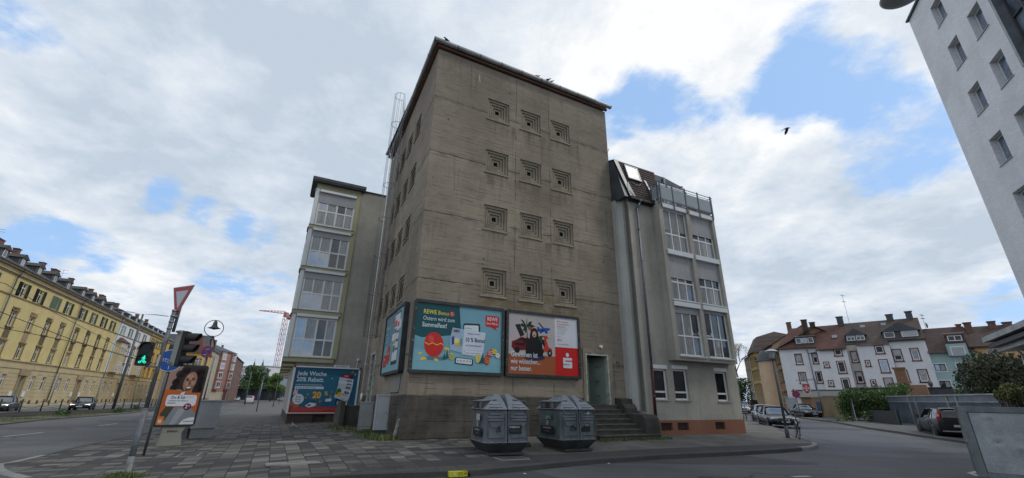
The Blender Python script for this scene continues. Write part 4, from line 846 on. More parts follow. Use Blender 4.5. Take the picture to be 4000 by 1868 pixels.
def poster_discount(t, x, z, w, h, y):
 d = Draw(x, z, w, h, y)
 d.col((28, 92, 118)).rect(0, 0, 1, 1); d.col((40, 106, 130)).ell(.5, .55, .45, .3); d.col((166, 42, 40)).rect(0, 0, 1, .125)
 d.col((196, 120, 110))
 for i in range(4): d.line([(.03, .10-i*.02), (.86 if i < 3 else .5, .10-i*.02)], .010)
 d.col(WHT).text('Jede Woche', .045, .82, .10, .92, .05); d.text('20% Rabatt.', .04, .685, .10, .92, .05); d.ell(.585, .765, .008, .011)
 d.text('Bis Ostern auf wöchentlich wechselnde Sortimente.', .04, .60, .028, .72, .03); d.rr(.035, .52, .475, .575, .02); d.col((28, 92, 118)).text('Next-Level sparen mit der Penny App', .045, .535, .028, .75, .04)
 d.col((190, 110, 30)).text('20', .315, .315, .145, .95, .09); d.col((232, 180, 50)).text('20', .322, .325, .14, .95, .06); d.text('%', .50, .385, .09, .9, .06)
 d.col(WHT).ell(.115, .29, .085, .115); d.col((60, 40, 50)).text('Aktion', .115, .325, .030, 1, .05, 'CENTER'); d.text('bis zum', .115, .275, .028, 1, .05, 'CENTER'); d.text('19.4.25', .115, .225, .030, 1, .05, 'CENTER')
 d.col((216, 190, 190)).poly([(.03, .45), (.05, .55), (.065, .45)]).poly([(.06, .45), (.09, .54), (.085, .43)]); d.ell(.06, .41, .035, .045); d.col((200, 80, 60)).ell(.05, .40, .012, .015)
 d.col((190, 96, 40)).ell(.03, .20, .03, .05).ell(.10, .14, .045, .03); flower(d, .25, .40, .018, (200, 130, 60), (180, 80, 40)); flower(d, .45, .24, .022, (190, 110, 40), (170, 70, 40)); flower(d, .225, .32, .014, (200, 120, 80), (170, 70, 40)); egg(d, .385, .18, .02, .035, (190, 120, 60), (220, 190, 90)); flower(d, .90, .93, .022, (200, 120, 40), (180, 80, 30)); flower(d, .95, .88, .018, (210, 150, 50), (180, 80, 30)); d.col((206, 150, 50)).text('20%', .85, .85, .03, .9, .05)
 egg(d, .60, .36, .014, .028, (206, 170, 60), (90, 60, 40)); egg(d, .61, .47, .014, .02, (216, 190, 70), (60, 60, 50))
 d.col((206, 214, 218)).poly([(.23, .15), (.30, .22), (.39, .20), (.38, .14), (.29, .11)]).poly([(.53, .30), (.62, .32), (.62, .25), (.53, .24)]); d.col((140, 40, 50)).ell(.29, .16, .03, .02)
 d.col((30, 42, 66)).rr(.705, .16, .895, .88, .09, -4); d.col((160, 34, 40)).rr(.735, .80, .885, .87, .03, -4); d.col(WHT).text('PENNY', .81, .82, .028, .8, .04, 'CENTER', -3); d.col((216, 220, 226)).rr(.715, .17, .875, .25, .03, -4)
 for i, (aa, bb, r) in enumerate(((.83, .71, -8), (.83, .63, -6), (.825, .56, -8), (.81, .45, -14), (.80, .36, -18))):
  d.col((206, 210, 214) if i % 2 else (190, 196, 202)).rr(aa-.135, bb-.075, aa+.10, bb+.075, .02, r)
  if i < 4: d.col((44, 46, 50)).rr(aa+.0, bb-.025, aa+.075, bb+.025, .03, r); d.col(WHT).text('-20%', aa+.037, bb-.012, .026, .85, .05, 'CENTER', r)
 d.col((60, 110, 50)).ell(.72, .48, .04, .07); d.col((206, 180, 60)).ell(.74, .41, .035, .05); d.col((190, 50, 40)).ell(.69, .43, .02, .03); d.col((60, 60, 64)).text('Auf Obst &', .785, .425, .022, .85, .03, rot=-10); d.text('Gemüse', .785, .39, .022, .85, .03, rot=-10); d.text('1. Woche', .75, .315, .022, .85, .03, rot=-20)
 flower(d, .87, .26, .022, (210, 160, 40), (120, 80, 30))
 return d.done('poster', t)
TF = tower.matrix_world if False else Matrix.Translation(uvp(0, 0, 0)) @ Matrix.Rotation(R_(A0), 4, 'Z')
hoarding('billboard', 'wide teal billboard with a red painted egg and phone coupons, mounted at the tower corner', 3.66, 2.58, poster_easter, TF @ Matrix.Translation((-.07, 0, 2.12)), group='billboards on the tower')
hoarding('billboard', 'billboard with palm, blue plane and red bank emblem, mounted left of the tower door', 3.56, 2.58, poster_bank, TF @ Matrix.Translation((3.67, 0, 2.12)), group='billboards on the tower')
hoarding('billboard', 'teal billboard with a large phone seen steeply on the left side of the tower', 3.95, 2.62, poster_side, TF @ TLEFT @ Matrix.Translation((TL-4.85, 0, 2.17)), group='billboards on the tower', th=.2)
# ------------------------------------------------------------------ windows with their own parts
WC = {}
def window(parent, x0, z0, x1, z1, y, cols=(0.5,), rows=(), ft=.06, mt=.05, frame='white', pane='glass', sill=None, name='window', shutter=0.0, shut='shut', box=0.0, tilt=None, fd=.05, cur=None, wl=0.0):
 """frame standing at depth y; pane(s) as one sub-part; optional lowered roller shutter, shutter box and sill"""
 w, h = round(x1-x0, 3), round(z1-z0, 3)
 key = (w, h, tuple(cols), tuple(rows), ft, mt, frame, pane, sill, round(shutter, 2), box, wl, tilt, fd, repr(cur))
 loc = (x0, y, z0)
 if key in WC:
  src = WC[key]; o = src.copy(); COL.objects.link(o); o.parent = parent; o.location = loc
  for ch in src.children:
   c = ch.copy(); COL.objects.link(c); c.parent = o
  return o
 mb = MB(); mb.box(0, ft, 0, fd, 0, h); mb.box(w-ft, w, 0, fd, 0, h); mb.box(ft, w-ft, 0, fd, 0, ft); mb.box(ft, w-ft, 0, fd, h-ft, h)
 rw = [r if isinstance(r, (int, float)) else r[0] for r in rows]
 for r in rw: mb.box(ft, w-ft, -.004, fd+.004, h*r-mt/2*1.3, h*r+mt/2*1.3)
 for c in cols:
  if isinstance(c, tuple): c, k = c
  else: k = 1
  mb.box(w*c-mt*k/2, w*c+mt*k/2, -.006, fd+.006, ft, h-ft)
 if box: mb.box(-.04, w+.04, wl-y-box, .03, h+.01, h+.17)
 o = mb.build(name, MT[frame], parent, loc)
 cs = [0]+[c[0] if isinstance(c, tuple) else c for c in cols]+[1]; rs = [0]+rw+[1]
 cells = [(cs[i], rs[j], cs[i+1], rs[j+1]) for i in range(len(cs)-1) for j in range(len(rs)-1)]
 p = MB(); rnd = random.Random(int(w*1000+h*7)); cl = MB(); hasc = False
 for i, (a, b, c, e) in enumerate(cells):
  X0, X1, Z0, Z1 = w*a+ft*.4, w*c-ft*.4, h*b+ft*.4, h*e-ft*.4; q = rnd.uniform(-.004, .004)
  p.m(0 if pane == 'glassd' else rnd.choice((0, 0, 0, 1, 1, 2))); p.quad((X0, fd*.6+q, Z0), (X1, fd*.6-q, Z0), (X1, fd*.6-q*.5, Z1), (X0, fd*.6+q*.5, Z1))
 p.build('pane', [MT[pane], MT['glassb'], MT['glass2']], o)
 if cur is not None:
  cu = MB()
  for (i0, i1, j0, j1, mi) in cur: cu.rect(w*i0+ft*.3, w*i1-ft*.3, h*j0+ft*.3, h*j1-ft*.3, fd*.6-.012)
  cu.build('curtained_pane', MT['glass2'], o)
 if shutter:
  s = MB(); zt = h; zb = h*(1-shutter); n = max(2, int((zt-zb)/.055))
  for k in range(n):
   a = zb+(zt-zb)*k/n; b = zb+(zt-zb)*(k+1)/n; s.add([(.02, -.012, a), (w-.02, -.012, a), (w-.02, -.030, (a+b)/2), (.02, -.030, (a+b)/2), (w-.02, -.012, b), (.02, -.012, b)], [(0, 1, 2, 3), (3, 2, 4, 5)])
  s.box(.02, w-.02, -.035, 0, zb-.03, zb); s.build('shutter', MT[shut], o)
 if sill: 
  s = MB(); s.box(-.05, w+.05, wl-y-.05, 0, -.05, -.005); s.build('sill', MT[sill], o)
 WC[key] = o
 return o
# ------------------------------------------------------------------ grey house right of the tower
gh = thing('apartment_house', 'grey rendered house with a window bay and terracotta socle, right of the tower', 'house', tuple(uvp(9.72, .85, 0)), R_(A0))
def build_right_house():
 Y2 = -.5
 gw = [(.80, 1.38, 1.68, 2.66), (2.08, 1.37, 2.98, 2.69), (4.87, 1.35, 5.70, 2.69)]
 vents = [(1.0, .14, 1.68, .45), (1.98, .14, 2.67, .45), (4.39, .14, 5.06, .45)]
 mb = MB(); wallface(mb, .30, 6.45, .55, 10.85, [(*g, .14) for g in gw])
 mb.quad((6.45, 0, .55), (6.45, 11, .55), (6.45, 11, 10.85), (6.45, 0, 10.85)); mb.quad((6.45, 11, -.4), (.3, 11, -.4), (.3, 11, 10.85), (6.45, 11, 10.85))
 mb.quad((.30, .85, .55), (.30, 0, .55), (.30, 0, 10.85), (.30, .85, 10.85))
 mb.build('wall', MT['rend'], gh)
 mb = MB(); mb.prism([(.30, .02), (.30, .42), (.12, .60), (0.0, .60), (0.0, .86), (.30, .86)][::-1], .9, 10.9, 'z'); mb.prism([(.0, .60), (-.02, .60), (-.02, .86), (0, .86)], .9, 10.9, 'z'); mb.build('corner_pier', MT['rendp'], gh)
 mb = MB(); wallface(mb, .30, 6.45, -.5, .55, [(*v, .12) for v in vents], y=-.02)
 mb.quad((6.46, -.02, -.5), (6.46, 11, -.5), (6.46, 11, .55), (6.46, -.02, .55)); mb.quad((.3, -.02, .55), (6.46, -.02, .55), (6.46, 0.0, .55), (.3, 0.0, .55)); mb.quad((.30, .6, -.5), (.30, -.02, -.5), (.30, -.02, .55), (.30, .6, .55))
 sc = mb.build('socle', MT['terra'], gh)
 for v in vents:
  m2 = MB(); m2.rect(v[0], v[2], v[1], v[3], .10)
  for k in range(5): m2.box(v[0], v[2], .06, .09, v[1]+.03+k*.06, v[1]+.045+k*.06)
  m2.build('cellar_grille', MT['brownsoc'], sc)
 for g, bx in zip(gw, (1, 1, 1)):
  window(gh, *g, .10, cols=(), rows=(.25,), ft=.07, mt=.06, pane='glassd', sill='rendd', box=.03)
 b0, b1, zb, zt = 1.86, 6.0, 3.05, 10.9
 zr = [(3.27, 5.54), (5.83, 8.10), (8.33, 10.60)]; xr = [(2.13, 3.83), (4.09, 5.80)]
 mb = MB(); wallface(mb, b0, b1, zb, zt, [(a, z0, b, z1, .22) for a, b in xr for z0, z1 in zr], y=Y2)
 mb.quad((b0, 0, zb), (b0, Y2, zb), (b0, Y2, zt), (b0, 0, zt)); mb.quad((b1, Y2, zb), (b1, 0, zb), (b1, 0, zt), (b1, Y2, zt))
 mb.quad((b0, Y2, zb), (b0, 0, zb), (b1, 0, zb), (b1, Y2, zb)); mb.quad((b0, Y2, zt), (b1, Y2, zt), (b1, .9, zt), (b0, .9, zt))
 bay = mb.build('bay', MT['rend'], gh)
 for a, b in xr:
  for z0, z1 in zr: MB().add([(a-.03, Y2-.04, z0-.07), (b+.03, Y2-.04, z0-.07), (b+.03, Y2+.1, z0-.03), (a-.03, Y2+.1, z0-.03), (a-.03, Y2-.04, z0-.10), (b+.03, Y2-.04, z0-.10)], [(0, 1, 2, 3), (4, 5, 1, 0)]).build('ledge', MT['rendd'], bay)
 spec = {(0, 2): (0, [(0, .33, .48, 1, 0), (.33, .66, .48, 1, 0), (.70, .95, .48, 1, 0), (0, 1, 0, .42, 0)]), (1, 2): (.46, [(0, 1, 0, .45, 0)]), (0, 1): (.50, [(0, .66, 0, .45, 0)]), (1, 1): (.40, [(0, 1, 0, .42, 0)]), (0, 0): (.12, [(0, .30, .42, .9, 0), (0, .64, 0, .4, 0)]), (1, 0): (.05, [(.33, .62, .0, .4, 0)])}
 tag(gh)
 for i, (a, b) in enumerate(xr):
  for j, (z0, z1) in enumerate(zr):
   sh, cur = spec[(i, j)]
   w = window(gh, a, z0, b, z1-.02, Y2+.14, cols=(.345, .665), rows=((.40,)), ft=.07, mt=.055, shutter=sh, cur=cur, sill='whitep', pane='glass', wl=Y2)
   m2 = MB(); m2.box(a-.03, b+.03, Y2-.06, Y2+.14, z1-.02, z1+.19) if j < 3 else None
   m2.build('shutter_box', MT['whitep'], w).location = (-a, -(Y2+.14), -z0)
   if (i, j) in ((0, 0), (1, 0), (1, 1), (0, 1)):   # sash tilted inwards
    c = MB(); W = b-a; f0, f1 = ((.68, .94) if i == 0 or j == 1 else (.05, .32)); 
    H0, H1 = (z1-z0)*.44, (z1-z0)*(.88 if j == 0 else .52)
    if j == 1: H1 = (z1-z0)*.56
    X0, X1 = W*f0, W*f1; t = .16
    c.m(0); 
    for (p, q) in (((X0, .03, H0), (X0+.05, .03+t, H1)), ): pass
    c.add([(X0, .02, H0), (X1, .02, H0), (X1, .02+t, H1), (X0, .02+t, H1)], [(0, 1, 2, 3)])
    c.m(1); 
    for xa, xb in ((X0, X0+.05), (X1-.05, X1)): c.add([(xa, 0, H0), (xb, 0, H0), (xb, t, H1), (xa, t, H1)], [(0, 1, 2, 3)])
    c.build('tilted_sash', [MT['glassb'], MT['white']], w)
 mb = MB(); mb.box(6.45, 6.95, .35, 2.6, 2.5, 10.3); mb.prism([(6.95, .35), (7.02, .5), (7.02, 2.4), (6.95, 2.6)], 3.0, 9.8, 'z'); mb.build('side_bay', MT['rend'], gh)
 mb = MB()
 for x, y in ((6.98, .4), (6.98, 1.4), (6.98, 2.5)): mb.cyl((x, y, 8.3), (x, y, 9.4), .022)
 mb.cyl((6.98, .4, 9.4), (6.98, 2.5, 9.4), .022); mb.cyl((6.98, .4, 8.45), (6.98, 2.5, 8.45), .02); mb.m(1).box(6.965, 6.975, .4, 2.5, 8.5, 9.3); mb.build('side_railing', [MT['rail'], MT['glassb']], gh)
 mb = MB(); x = .78
 mb.tube([(x+.15, -.28, 10.80), (x+.1, -.20, 10.62), (x, -.09, 10.38), (x-.05, -.09, 2.62)], .052)
 mb.m(1).tube([(x-.05, -.09, 2.62), (x-.10, -.09, .62), (x-.10, -.14, .42)], .060); mb.m(0)
 for z in (9.2, 7.6, 5.9, 4.1): mb.cyl((x-.02, -.09, z), (x-.02, -.09, z+.05), .066)
 mb.cyl((x-.08, -.09, 1.5), (x-.08, -.09, 1.54), .07)
 mb.build('downpipe', [MT['rail'], flat('oxide_red_pipe', (.085, .018, .016), .5)], gh)
 zr0, zr1 = 10.86, 13.25
 def rp(x, s, o=0): return (x, -.16+.62*s-o, zr0+(zr1-zr0)*s)
 mb = MB(); mb.add([rp(.35, 0), rp(2.25, 0), rp(2.9, 1), rp(.0, 1), (2.9, 3.4, 14.2), (0, 3.4, 14.2)], [(0, 1, 2, 3), (3, 2, 4, 5)])
 mb.quad((.35, -.16, zr0), (.35, 1, zr0), (2.25, 1, zr0), (2.25, -.16, zr0))
 rows = 15
 for k in range(rows):      # courses of tiles
  s = k/rows; mb.add([rp(.33, s, .035), rp(2.27+.6*s, s, .035), rp(2.27+.6*(s+1/rows), s+1/rows, .0), rp(.33-.3*s, s+1/rows, .0), rp(.33, s, 0), rp(2.27+.6*s, s, 0)], [(0, 1, 2, 3), (4, 5, 1, 0)])
 rf = mb.build('roof', MT['tile_b'], gh)
 mb = MB(); mb.add([rp(.34, .0, .05), rp(.52, .0, .05), rp(.22, 1, .05), rp(-.05, 1, .05)], [(0, 1, 2, 3)]); mb.add([rp(.26, .22, .06), rp(.52, .0, .06), rp(.64, .0, .1), rp(.42, .40, .1)], [(0, 1, 2, 3)])
 mb.add([rp(1.98, .10, .07), rp(2.14, .02, .07), rp(1.86, .60, .07), rp(1.72, .62, .07)], [(0, 1, 2, 3)])
 mb.build('flashing', MT['zinc'], rf)
 mb = MB(); mb.prism([(-.12, 10.87), (.52, 13.2), (3.4, 14.15), (3.4, 10.87)], .02, 2.2, 'x'); mb.build('roof_side', MT['zincd'], rf)
 s0, s1 = .55, .88
 mb = MB(); X0, X1 = .62, 1.42
 mb.add([rp(X0, s0, .11), rp(X1, s0, .11), rp(X1, s1, .11), rp(X0, s1, .11)], [(0, 1, 2, 3)])
 mb.m(1)
 for a, b, c, d in ((X0-.06, X0, s0, s1), (X1, X1+.06, s0, s1), (X0-.06, X1+.06, s0-.03, s0), (X0-.06, X1+.06, s1, s1+.03)):
  mb.add([rp(a, c, .12), rp(b, c, .12), rp(b, d, .12), rp(a, d, .12), rp(a, c, 0), rp(b, c, 0), rp(b, d, 0), rp(a, d, 0)], [(0, 1, 2, 3), (4, 5, 1, 0), (1, 5, 6, 2), (3, 2, 6, 7), (0, 3, 7, 4)])
 mb.build('skylight', [flat('skylight_glass', (.22, .25, .28), .15), MT['rail']], rf)
 mb = MB(); mb.tube([rp(.75+.1*k, .44-.06*math.sin(k/6*3.14), .06) for k in range(7)], .02, 5); mb.build('snow_guard', MT['steel'], rf)
 g = MB(); g.box(.28, 2.3, -.30, -.14, 10.74, 10.88); g.box(.28, 2.3, -.14, 0, 10.70, 10.78); g.build('gutter', MT['black'], gh)
 mb = MB(); prof = [(2.30, 12.95), (2.65, 13.22), (3.75, 13.20), (5.10, 12.95)]
 mb.prism([(2.30, 10.95), (5.45, 10.95), (5.45, 12.65)] + prof[::-1], .55, 3.5, 'y'); at = mb.build('attic', MT['zincd'], gh)
 for x in (2.30, 3.65, 5.05): MB().box(x-.06, x+.06, .46, .60, 10.95, 13.15 if x < 4 else 12.95).build('attic_pilaster', MT['zinc'], at)
 for xa, xb in ((2.42, 3.55), (3.78, 4.95)):
  w = window(gh, xa, 10.98, xb, 12.45, .50, cols=(.5,), rows=(), pane='glass'); m2 = MB(); m2.box(-.02, xb-xa+.02, -.10, .05, 1.49, 1.66); m2.build('shutter_box', MT['whitep'], w)
 mb = MB(); mb.add([(5.1, .5, 12.95), (5.5, .5, 12.2), (6.4, .5, 11.2), (6.4, 3.4, 11.2), (5.1, 3.4, 13.1), (5.45, .5, 10.95), (6.4, .5, 10.95)], [(0, 1, 2, 3, 4), (0, 5, 6, 2, 1)]); mb.build('side_roof', MT['tile_b'], gh)
 mb = MB(); gl = MB()
 xs = [2.02, 2.92, 3.86, 4.84, 5.86]; yt = Y2-.05
 for x in xs: mb.box(x-.03, x+.03, yt-.05, yt, 10.55, 12.02)
 mb.cyl((1.9, yt-.02, 11.95), (6.0, yt-.02, 11.95), .02); mb.cyl((1.9, yt-.02, 11.80), (6.0, yt-.02, 11.80), .014); mb.box(1.95, 5.95, yt-.03, yt, 10.96, 11.02)
 for a, b in zip(xs[:-1], xs[1:]): gl.box(a+.05, b-.05, yt-.025, yt-.01, 11.04, 11.72)
 for y in (-.5, -.1, .35): mb.box(1.87, 1.93, y-.03, y+.03, 10.7, 12.02)
 mb.cyl((1.9, yt, 11.95), (1.9, .4, 11.95), .02); gl.box(1.895, 1.905, -.45, -.12, 11.04, 11.72); gl.box(1.895, 1.905, -.07, .33, 11.04, 11.72)
 for y in (-.5, .2, .9): mb.box(5.97, 6.03, y-.03, y+.03, 10.7, 12.02)
 mb.cyl((6.0, yt, 11.95), (6.0, .9, 11.95), .02); gl.box(5.995, 6.005, -.45, .85, 11.04, 11.72)
 rl = mb.build('terrace_railing', MT['rail'], gh); gl.build('railing_pane', flat('frosted_glass', (.33, .36, .37), .25), rl)
 mb = MB(); mb.box(.42, .50, -.02, 0, .62, .70); mb.build('socket', MT['black'], gh)
build_right_house()
# ------------------------------------------------------------------ house with stacked glazed bays, left of the tower
lh = thing('apartment_house', 'olive and grey house with four stacked glazed bays, left of the tower', 'house', (-12.56, 26.04, 0), R_(A0))
def build_left_house():
 mb = MB(); wallface(mb, 0, 6.0, .36, 14.9, [], y=.05); mb.quad((0, 14, .36), (0, .05, .36), (0, .05, 14.9), (0, 14, 14.9)); mb.quad((6, .05, .36), (6, 14, .36), (6, 14, 14.9), (6, .05, 14.9)); mb.quad((0, 14, .36), (6, 14, .36), (6, 14, 14.9), (0, 14, 14.9)); mb.quad((0, .05, 14.9), (6, .05, 14.9), (6, 14, 14.9), (0, 14, 14.9))
 mb.build('wall', MT['rendd'], lh)
 mb = MB(); wallface(mb, .02, 6, -.6, .36, [(1.38, -.2, 2.05, .30, .2)], y=.03); mb.quad((0.02, 14, -.6), (.02, .03, -.6), (.02, .03, .36), (.02, 14, .36)); mb.rect(1.38, 2.05, -.2, .3, .23); mb.build('socle', MT['brownsoc'], lh)
 mb = MB(); mb.box(-.03, 6.05, -.02, .10, 14.9, 14.98); mb.build('coping', MT['black'], lh)
 zf = [3.50, 6.28, 9.02, 11.84]; zt = [5.82, 8.62, 11.40, 14.16]
 X0, X1, YF, YB = -.70, 2.17, -.06, 2.4
 mb = MB(); holes = [(-.44, a, 1.88, b, .12) for a, b in zip(zf, zt)]
 wallface(mb, X0+.02, X1, 3.44, 14.80, holes, y=YF)
 mb.quad((X0+.02, YB, 3.44), (X0+.02, YF, 3.44), (X0+.02, YF, 14.8), (X0+.02, YB, 14.8)); mb.quad((X1, YF, 3.44), (X1, .05, 3.44), (X1, .05, 14.8), (X1, YF, 14.8)); mb.quad((X0+.02, YF, 3.44), (X0+.02, YB, 3.44), (X1, YB, 3.44), (X1, YF, 3.44))
 bay = mb.build('bay', MT['olive'], lh)
 for z in (3.20, 6.0, 8.74, 11.54): MB().box(X0-.04, 2.02, YF-.10, YB, z, z+.22).m(1).box(X0-.05, 2.04, YF-.12, YB, z+.22, z+.245).build('floor_slab', [MT['olive'], MT['black']], bay)
 for a, b in zip(zf, zt): MB().box(X0-.015, X0+.22, YF-.02, YF+.2, a-.04, b+.26).box(X0-.012, X0+.02, YF+.2, 2.2, a-.04, b+.1).m(1).quad((X0-.016, 2.1, a+.1), (X0-.016, .3, a+.1), (X0-.016, .3, b), (X0-.016, 2.1, b)).build('corner_post', [MT['whitep'], MT['glass']], bay)
 mb = MB(); mb.box(X0-.28, X1+.20, YF-.32, 2.6, 14.80, 14.90); mb.box(X0-.32, X1+.24, YF-.36, 2.64, 14.90, 15.10); mb.add([(X0-.3, YF-.34, 15.1), (X1+.2, YF-.34, 15.1), (X1+.2, 2.6, 15.1), (X0-.3, 2.6, 15.1), (.7, 1.0, 15.55)], [(0, 1, 4), (1, 2, 4), (2, 3, 4), (3, 0, 4)])
 mb.build('roof', MT['slate'], lh)
 shs = [.0, .16, .14, .30]
 curs = [None, [(0, .25, .48, 1, 0), (.25, .5, .48, 1, 0), (.5, .75, .45, 1, 0), (.75, 1, .45, 1, 0), (.5, .75, 0, .43, 0), (.75, 1, 0, .43, 0)], [(0, .25, .45, 1, 0)], [(0, .25, 0, .43, 0), (.25, .5, 0, .43, 0), (.5, .75, 0, .43, 0), (.75, 1, 0, .43, 0)]]
 for k, (a, b) in enumerate(zip(zf, zt)):
  w = window(lh, -.44, a, 1.88, b, YF+.02, cols=(.26, (.52, 1.5), .76), rows=((.44,)), ft=.10, mt=.075, shutter=shs[k], cur=curs[k], pane='glassb' if k in (0, 1) and k == 1 else 'glass')
  m2 = MB(); m2.box(-.0, 2.34, -.16, .0, b-a+.02, b-a+.18); m2.build('shutter_box', MT['whitep'], w)
  m2 = MB(); m2.box(X0-.10, X0+.0, YF-.05, .5, b+.02, b+.18); m2.build('shutter_box', MT['zincd'], lh)
 for y0 in (4.2, 8.6, 13.0):
  mb = MB(); mb.box(-.70, 0, y0, y0+2.9, 3.2, 14.6)
  mb.build('street_bay', MT['olive'], lh)
 mb = MB(); mb.tube([(2.34, -.02, 3.0), (2.34, -.02, 3.3)], .02)
 mb = MB(); mb.cyl((3.40, -.05, 2.95), (3.44, -.05, 3.45), .02, n=6); mb.box(3.37, 3.50, -.12, .0, 3.42, 3.56); mb.build('floodlight', MT['whitep'], lh)
build_left_house()
TLH = Matrix.Translation((-12.56, 26.04, 0)) @ Matrix.Rotation(R_(A0), 4, 'Z')
def discount_board():
 T = TLH @ Matrix.Translation((-.06, -.02, .40))
 t = thing('billboard', 'blue discount billboard with large white lettering and a red foot strip, below the glazed bays', 'billboard', T.to_translation(), R_(A0))
 W, H = 3.72, 2.58
 mb = MB(); mb.box(0, .10, -.12, 0, 0, H); mb.box(W-.09, W, -.12, 0, 0, H); mb.box(.10, W-.09, -.12, 0, H-.07, H); mb.box(.1, W-.09, -.10, 0, 0, .04); mb.box(.1, W-.09, -.03, 0, .04, H-.07)
 mb.m(1); mb.box(-.02, .10, -.14, .02, H-.10, H+.06); mb.box(W-.08, W+.04, -.14, .02, H-.10, H+.04)
 mb.build('frame', [MT['whitep'], flat('red_corner_cap', (.25, .03, .03), .5)], t)
 poster_discount(t, .10, .04, W-.19, H-.11, -.035)
 mb = MB(); mb.box(2.15, 3.05, -.10, -.06, H+.01, H+.13); mb.m(1).text('PLAKATUNION.DE', 2.60, H+.04, .06, -.103, .95, 'CENTER', .03); mb.build('name_plate', [MT['whitep'], MT['black']], t)
discount_board()
# ------------------------------------------------------------------ white tiled house at the right edge
def tiled_house():
 s = 1.5; e = at_h = None
 d = dirv(3549.6, 82); hd = math.hypot(d[0], d[1]); D = 30.0; cx, cy = d[0]/hd*D, d[1]/hd*D
 t2 = ray(2839, 1568); ang = math.degrees(math.atan2(t2[1], t2[0]))+180
 t = thing('tiled_apartment_block', 'tall white tiled block with deep set windows, cut off by the right edge', 'building', (cx, cy, 0), R_(ang))
 ZT = (15.44-1.3)*s+1.3; LX, DY = 17.0, 14.0
 def zz(z): return (z-1.3)*s+1.3
 cols = [1.42*s, 2.79*s, 9.2, 11.4, 13.6]; holes = []
 rA = [(13.70, 14.62), (11.84, 12.82), (9.98, 10.92), (8.14, 9.09), (6.30, 7.25), (4.45, 5.4)]
 rB = [(13.74, 14.75), (11.86, 12.82), (10.0, 10.97), (8.14, 9.1), (6.3, 7.24), (4.45, 5.4)]
 wins = []
 for c, rr in zip((1.41*s, 2.80*s), (rA, rB)):
  for a, b in rr: wins.append((c, zz(a), c+.65*s, zz(b)))
 gl = (3.93*s, zz(10.02), 8.1, ZT-.25); holes = [(*w, .34) for w in wins]+[(*gl, .5)]
 mb = MB(); wallface(mb, 0, LX, -.6, ZT, holes)
 mb.quad((0, DY, -.6), (0, 0, -.6), (0, 0, ZT), (0, DY, ZT)); mb.quad((LX, 0, -.6), (LX, DY, -.6), (LX, DY, ZT), (LX, 0, ZT)); mb.quad((LX, DY, -.6), (0, DY, -.6), (0, DY, ZT), (LX, DY, ZT))
 mb.build('wall', brick_mat('white_wall_tiles', (.80, .79, .79), (.70, .69, .70), (.62, .61, .61), bw=.24, rh=.09, ms=.012, bmp=.35, rough=.5), t)
 mb = MB(); mb.box(-.10, LX, -.12, DY, ZT, ZT+.10); mb.build('roof', MT['zincd'], t)
 for w in wins:
  o = window(t, w[0]+.03, w[1]+.03, w[2]-.03, w[3]-.03, .24, cols=(), rows=(), ft=.06, frame='whitep', pane='glassb')
  m2 = MB(); m2.rect(.30, w[2]-w[0]-.14, .08, w[3]-w[1]-.14, -.0) if False else None
  m2 = MB(); m2.box(-.05, w[2]-w[0]-.01, -.28, -.02, -.035, -.0); m2.build('sill', MT['zinc'], o)
 g = MB(); g.box(gl[0]+.04, gl[2], .38, .44, gl[1]+.04, gl[3]-.04); wg = g.build('stair_glazing', glass_mat('stair_glass', (.10, .13, .16), .08, .8), t)
 f = MB()
 for k in range(8):
  z = gl[1]+.04+(gl[3]-gl[1]-.08)*k/7; f.box(gl[0]+.04, gl[2], .30, .385, z-.035, z+.035)
 for k in range(4):
  x = gl[0]+.04+(gl[2]-gl[0]-.04)*k/3; f.box(x-.035, x+.035, .29, .386, gl[1]+.04, gl[3]-.04)
 f.build('glazing_bar', MT['slate'], wg)
 m2 = MB(); m2.box(gl[0]-.12, gl[0]+.02, -.03, .30, gl[1]-.1, gl[3]+.1); m2.build('metal_trim', MT['steel'], t)
tiled_house()
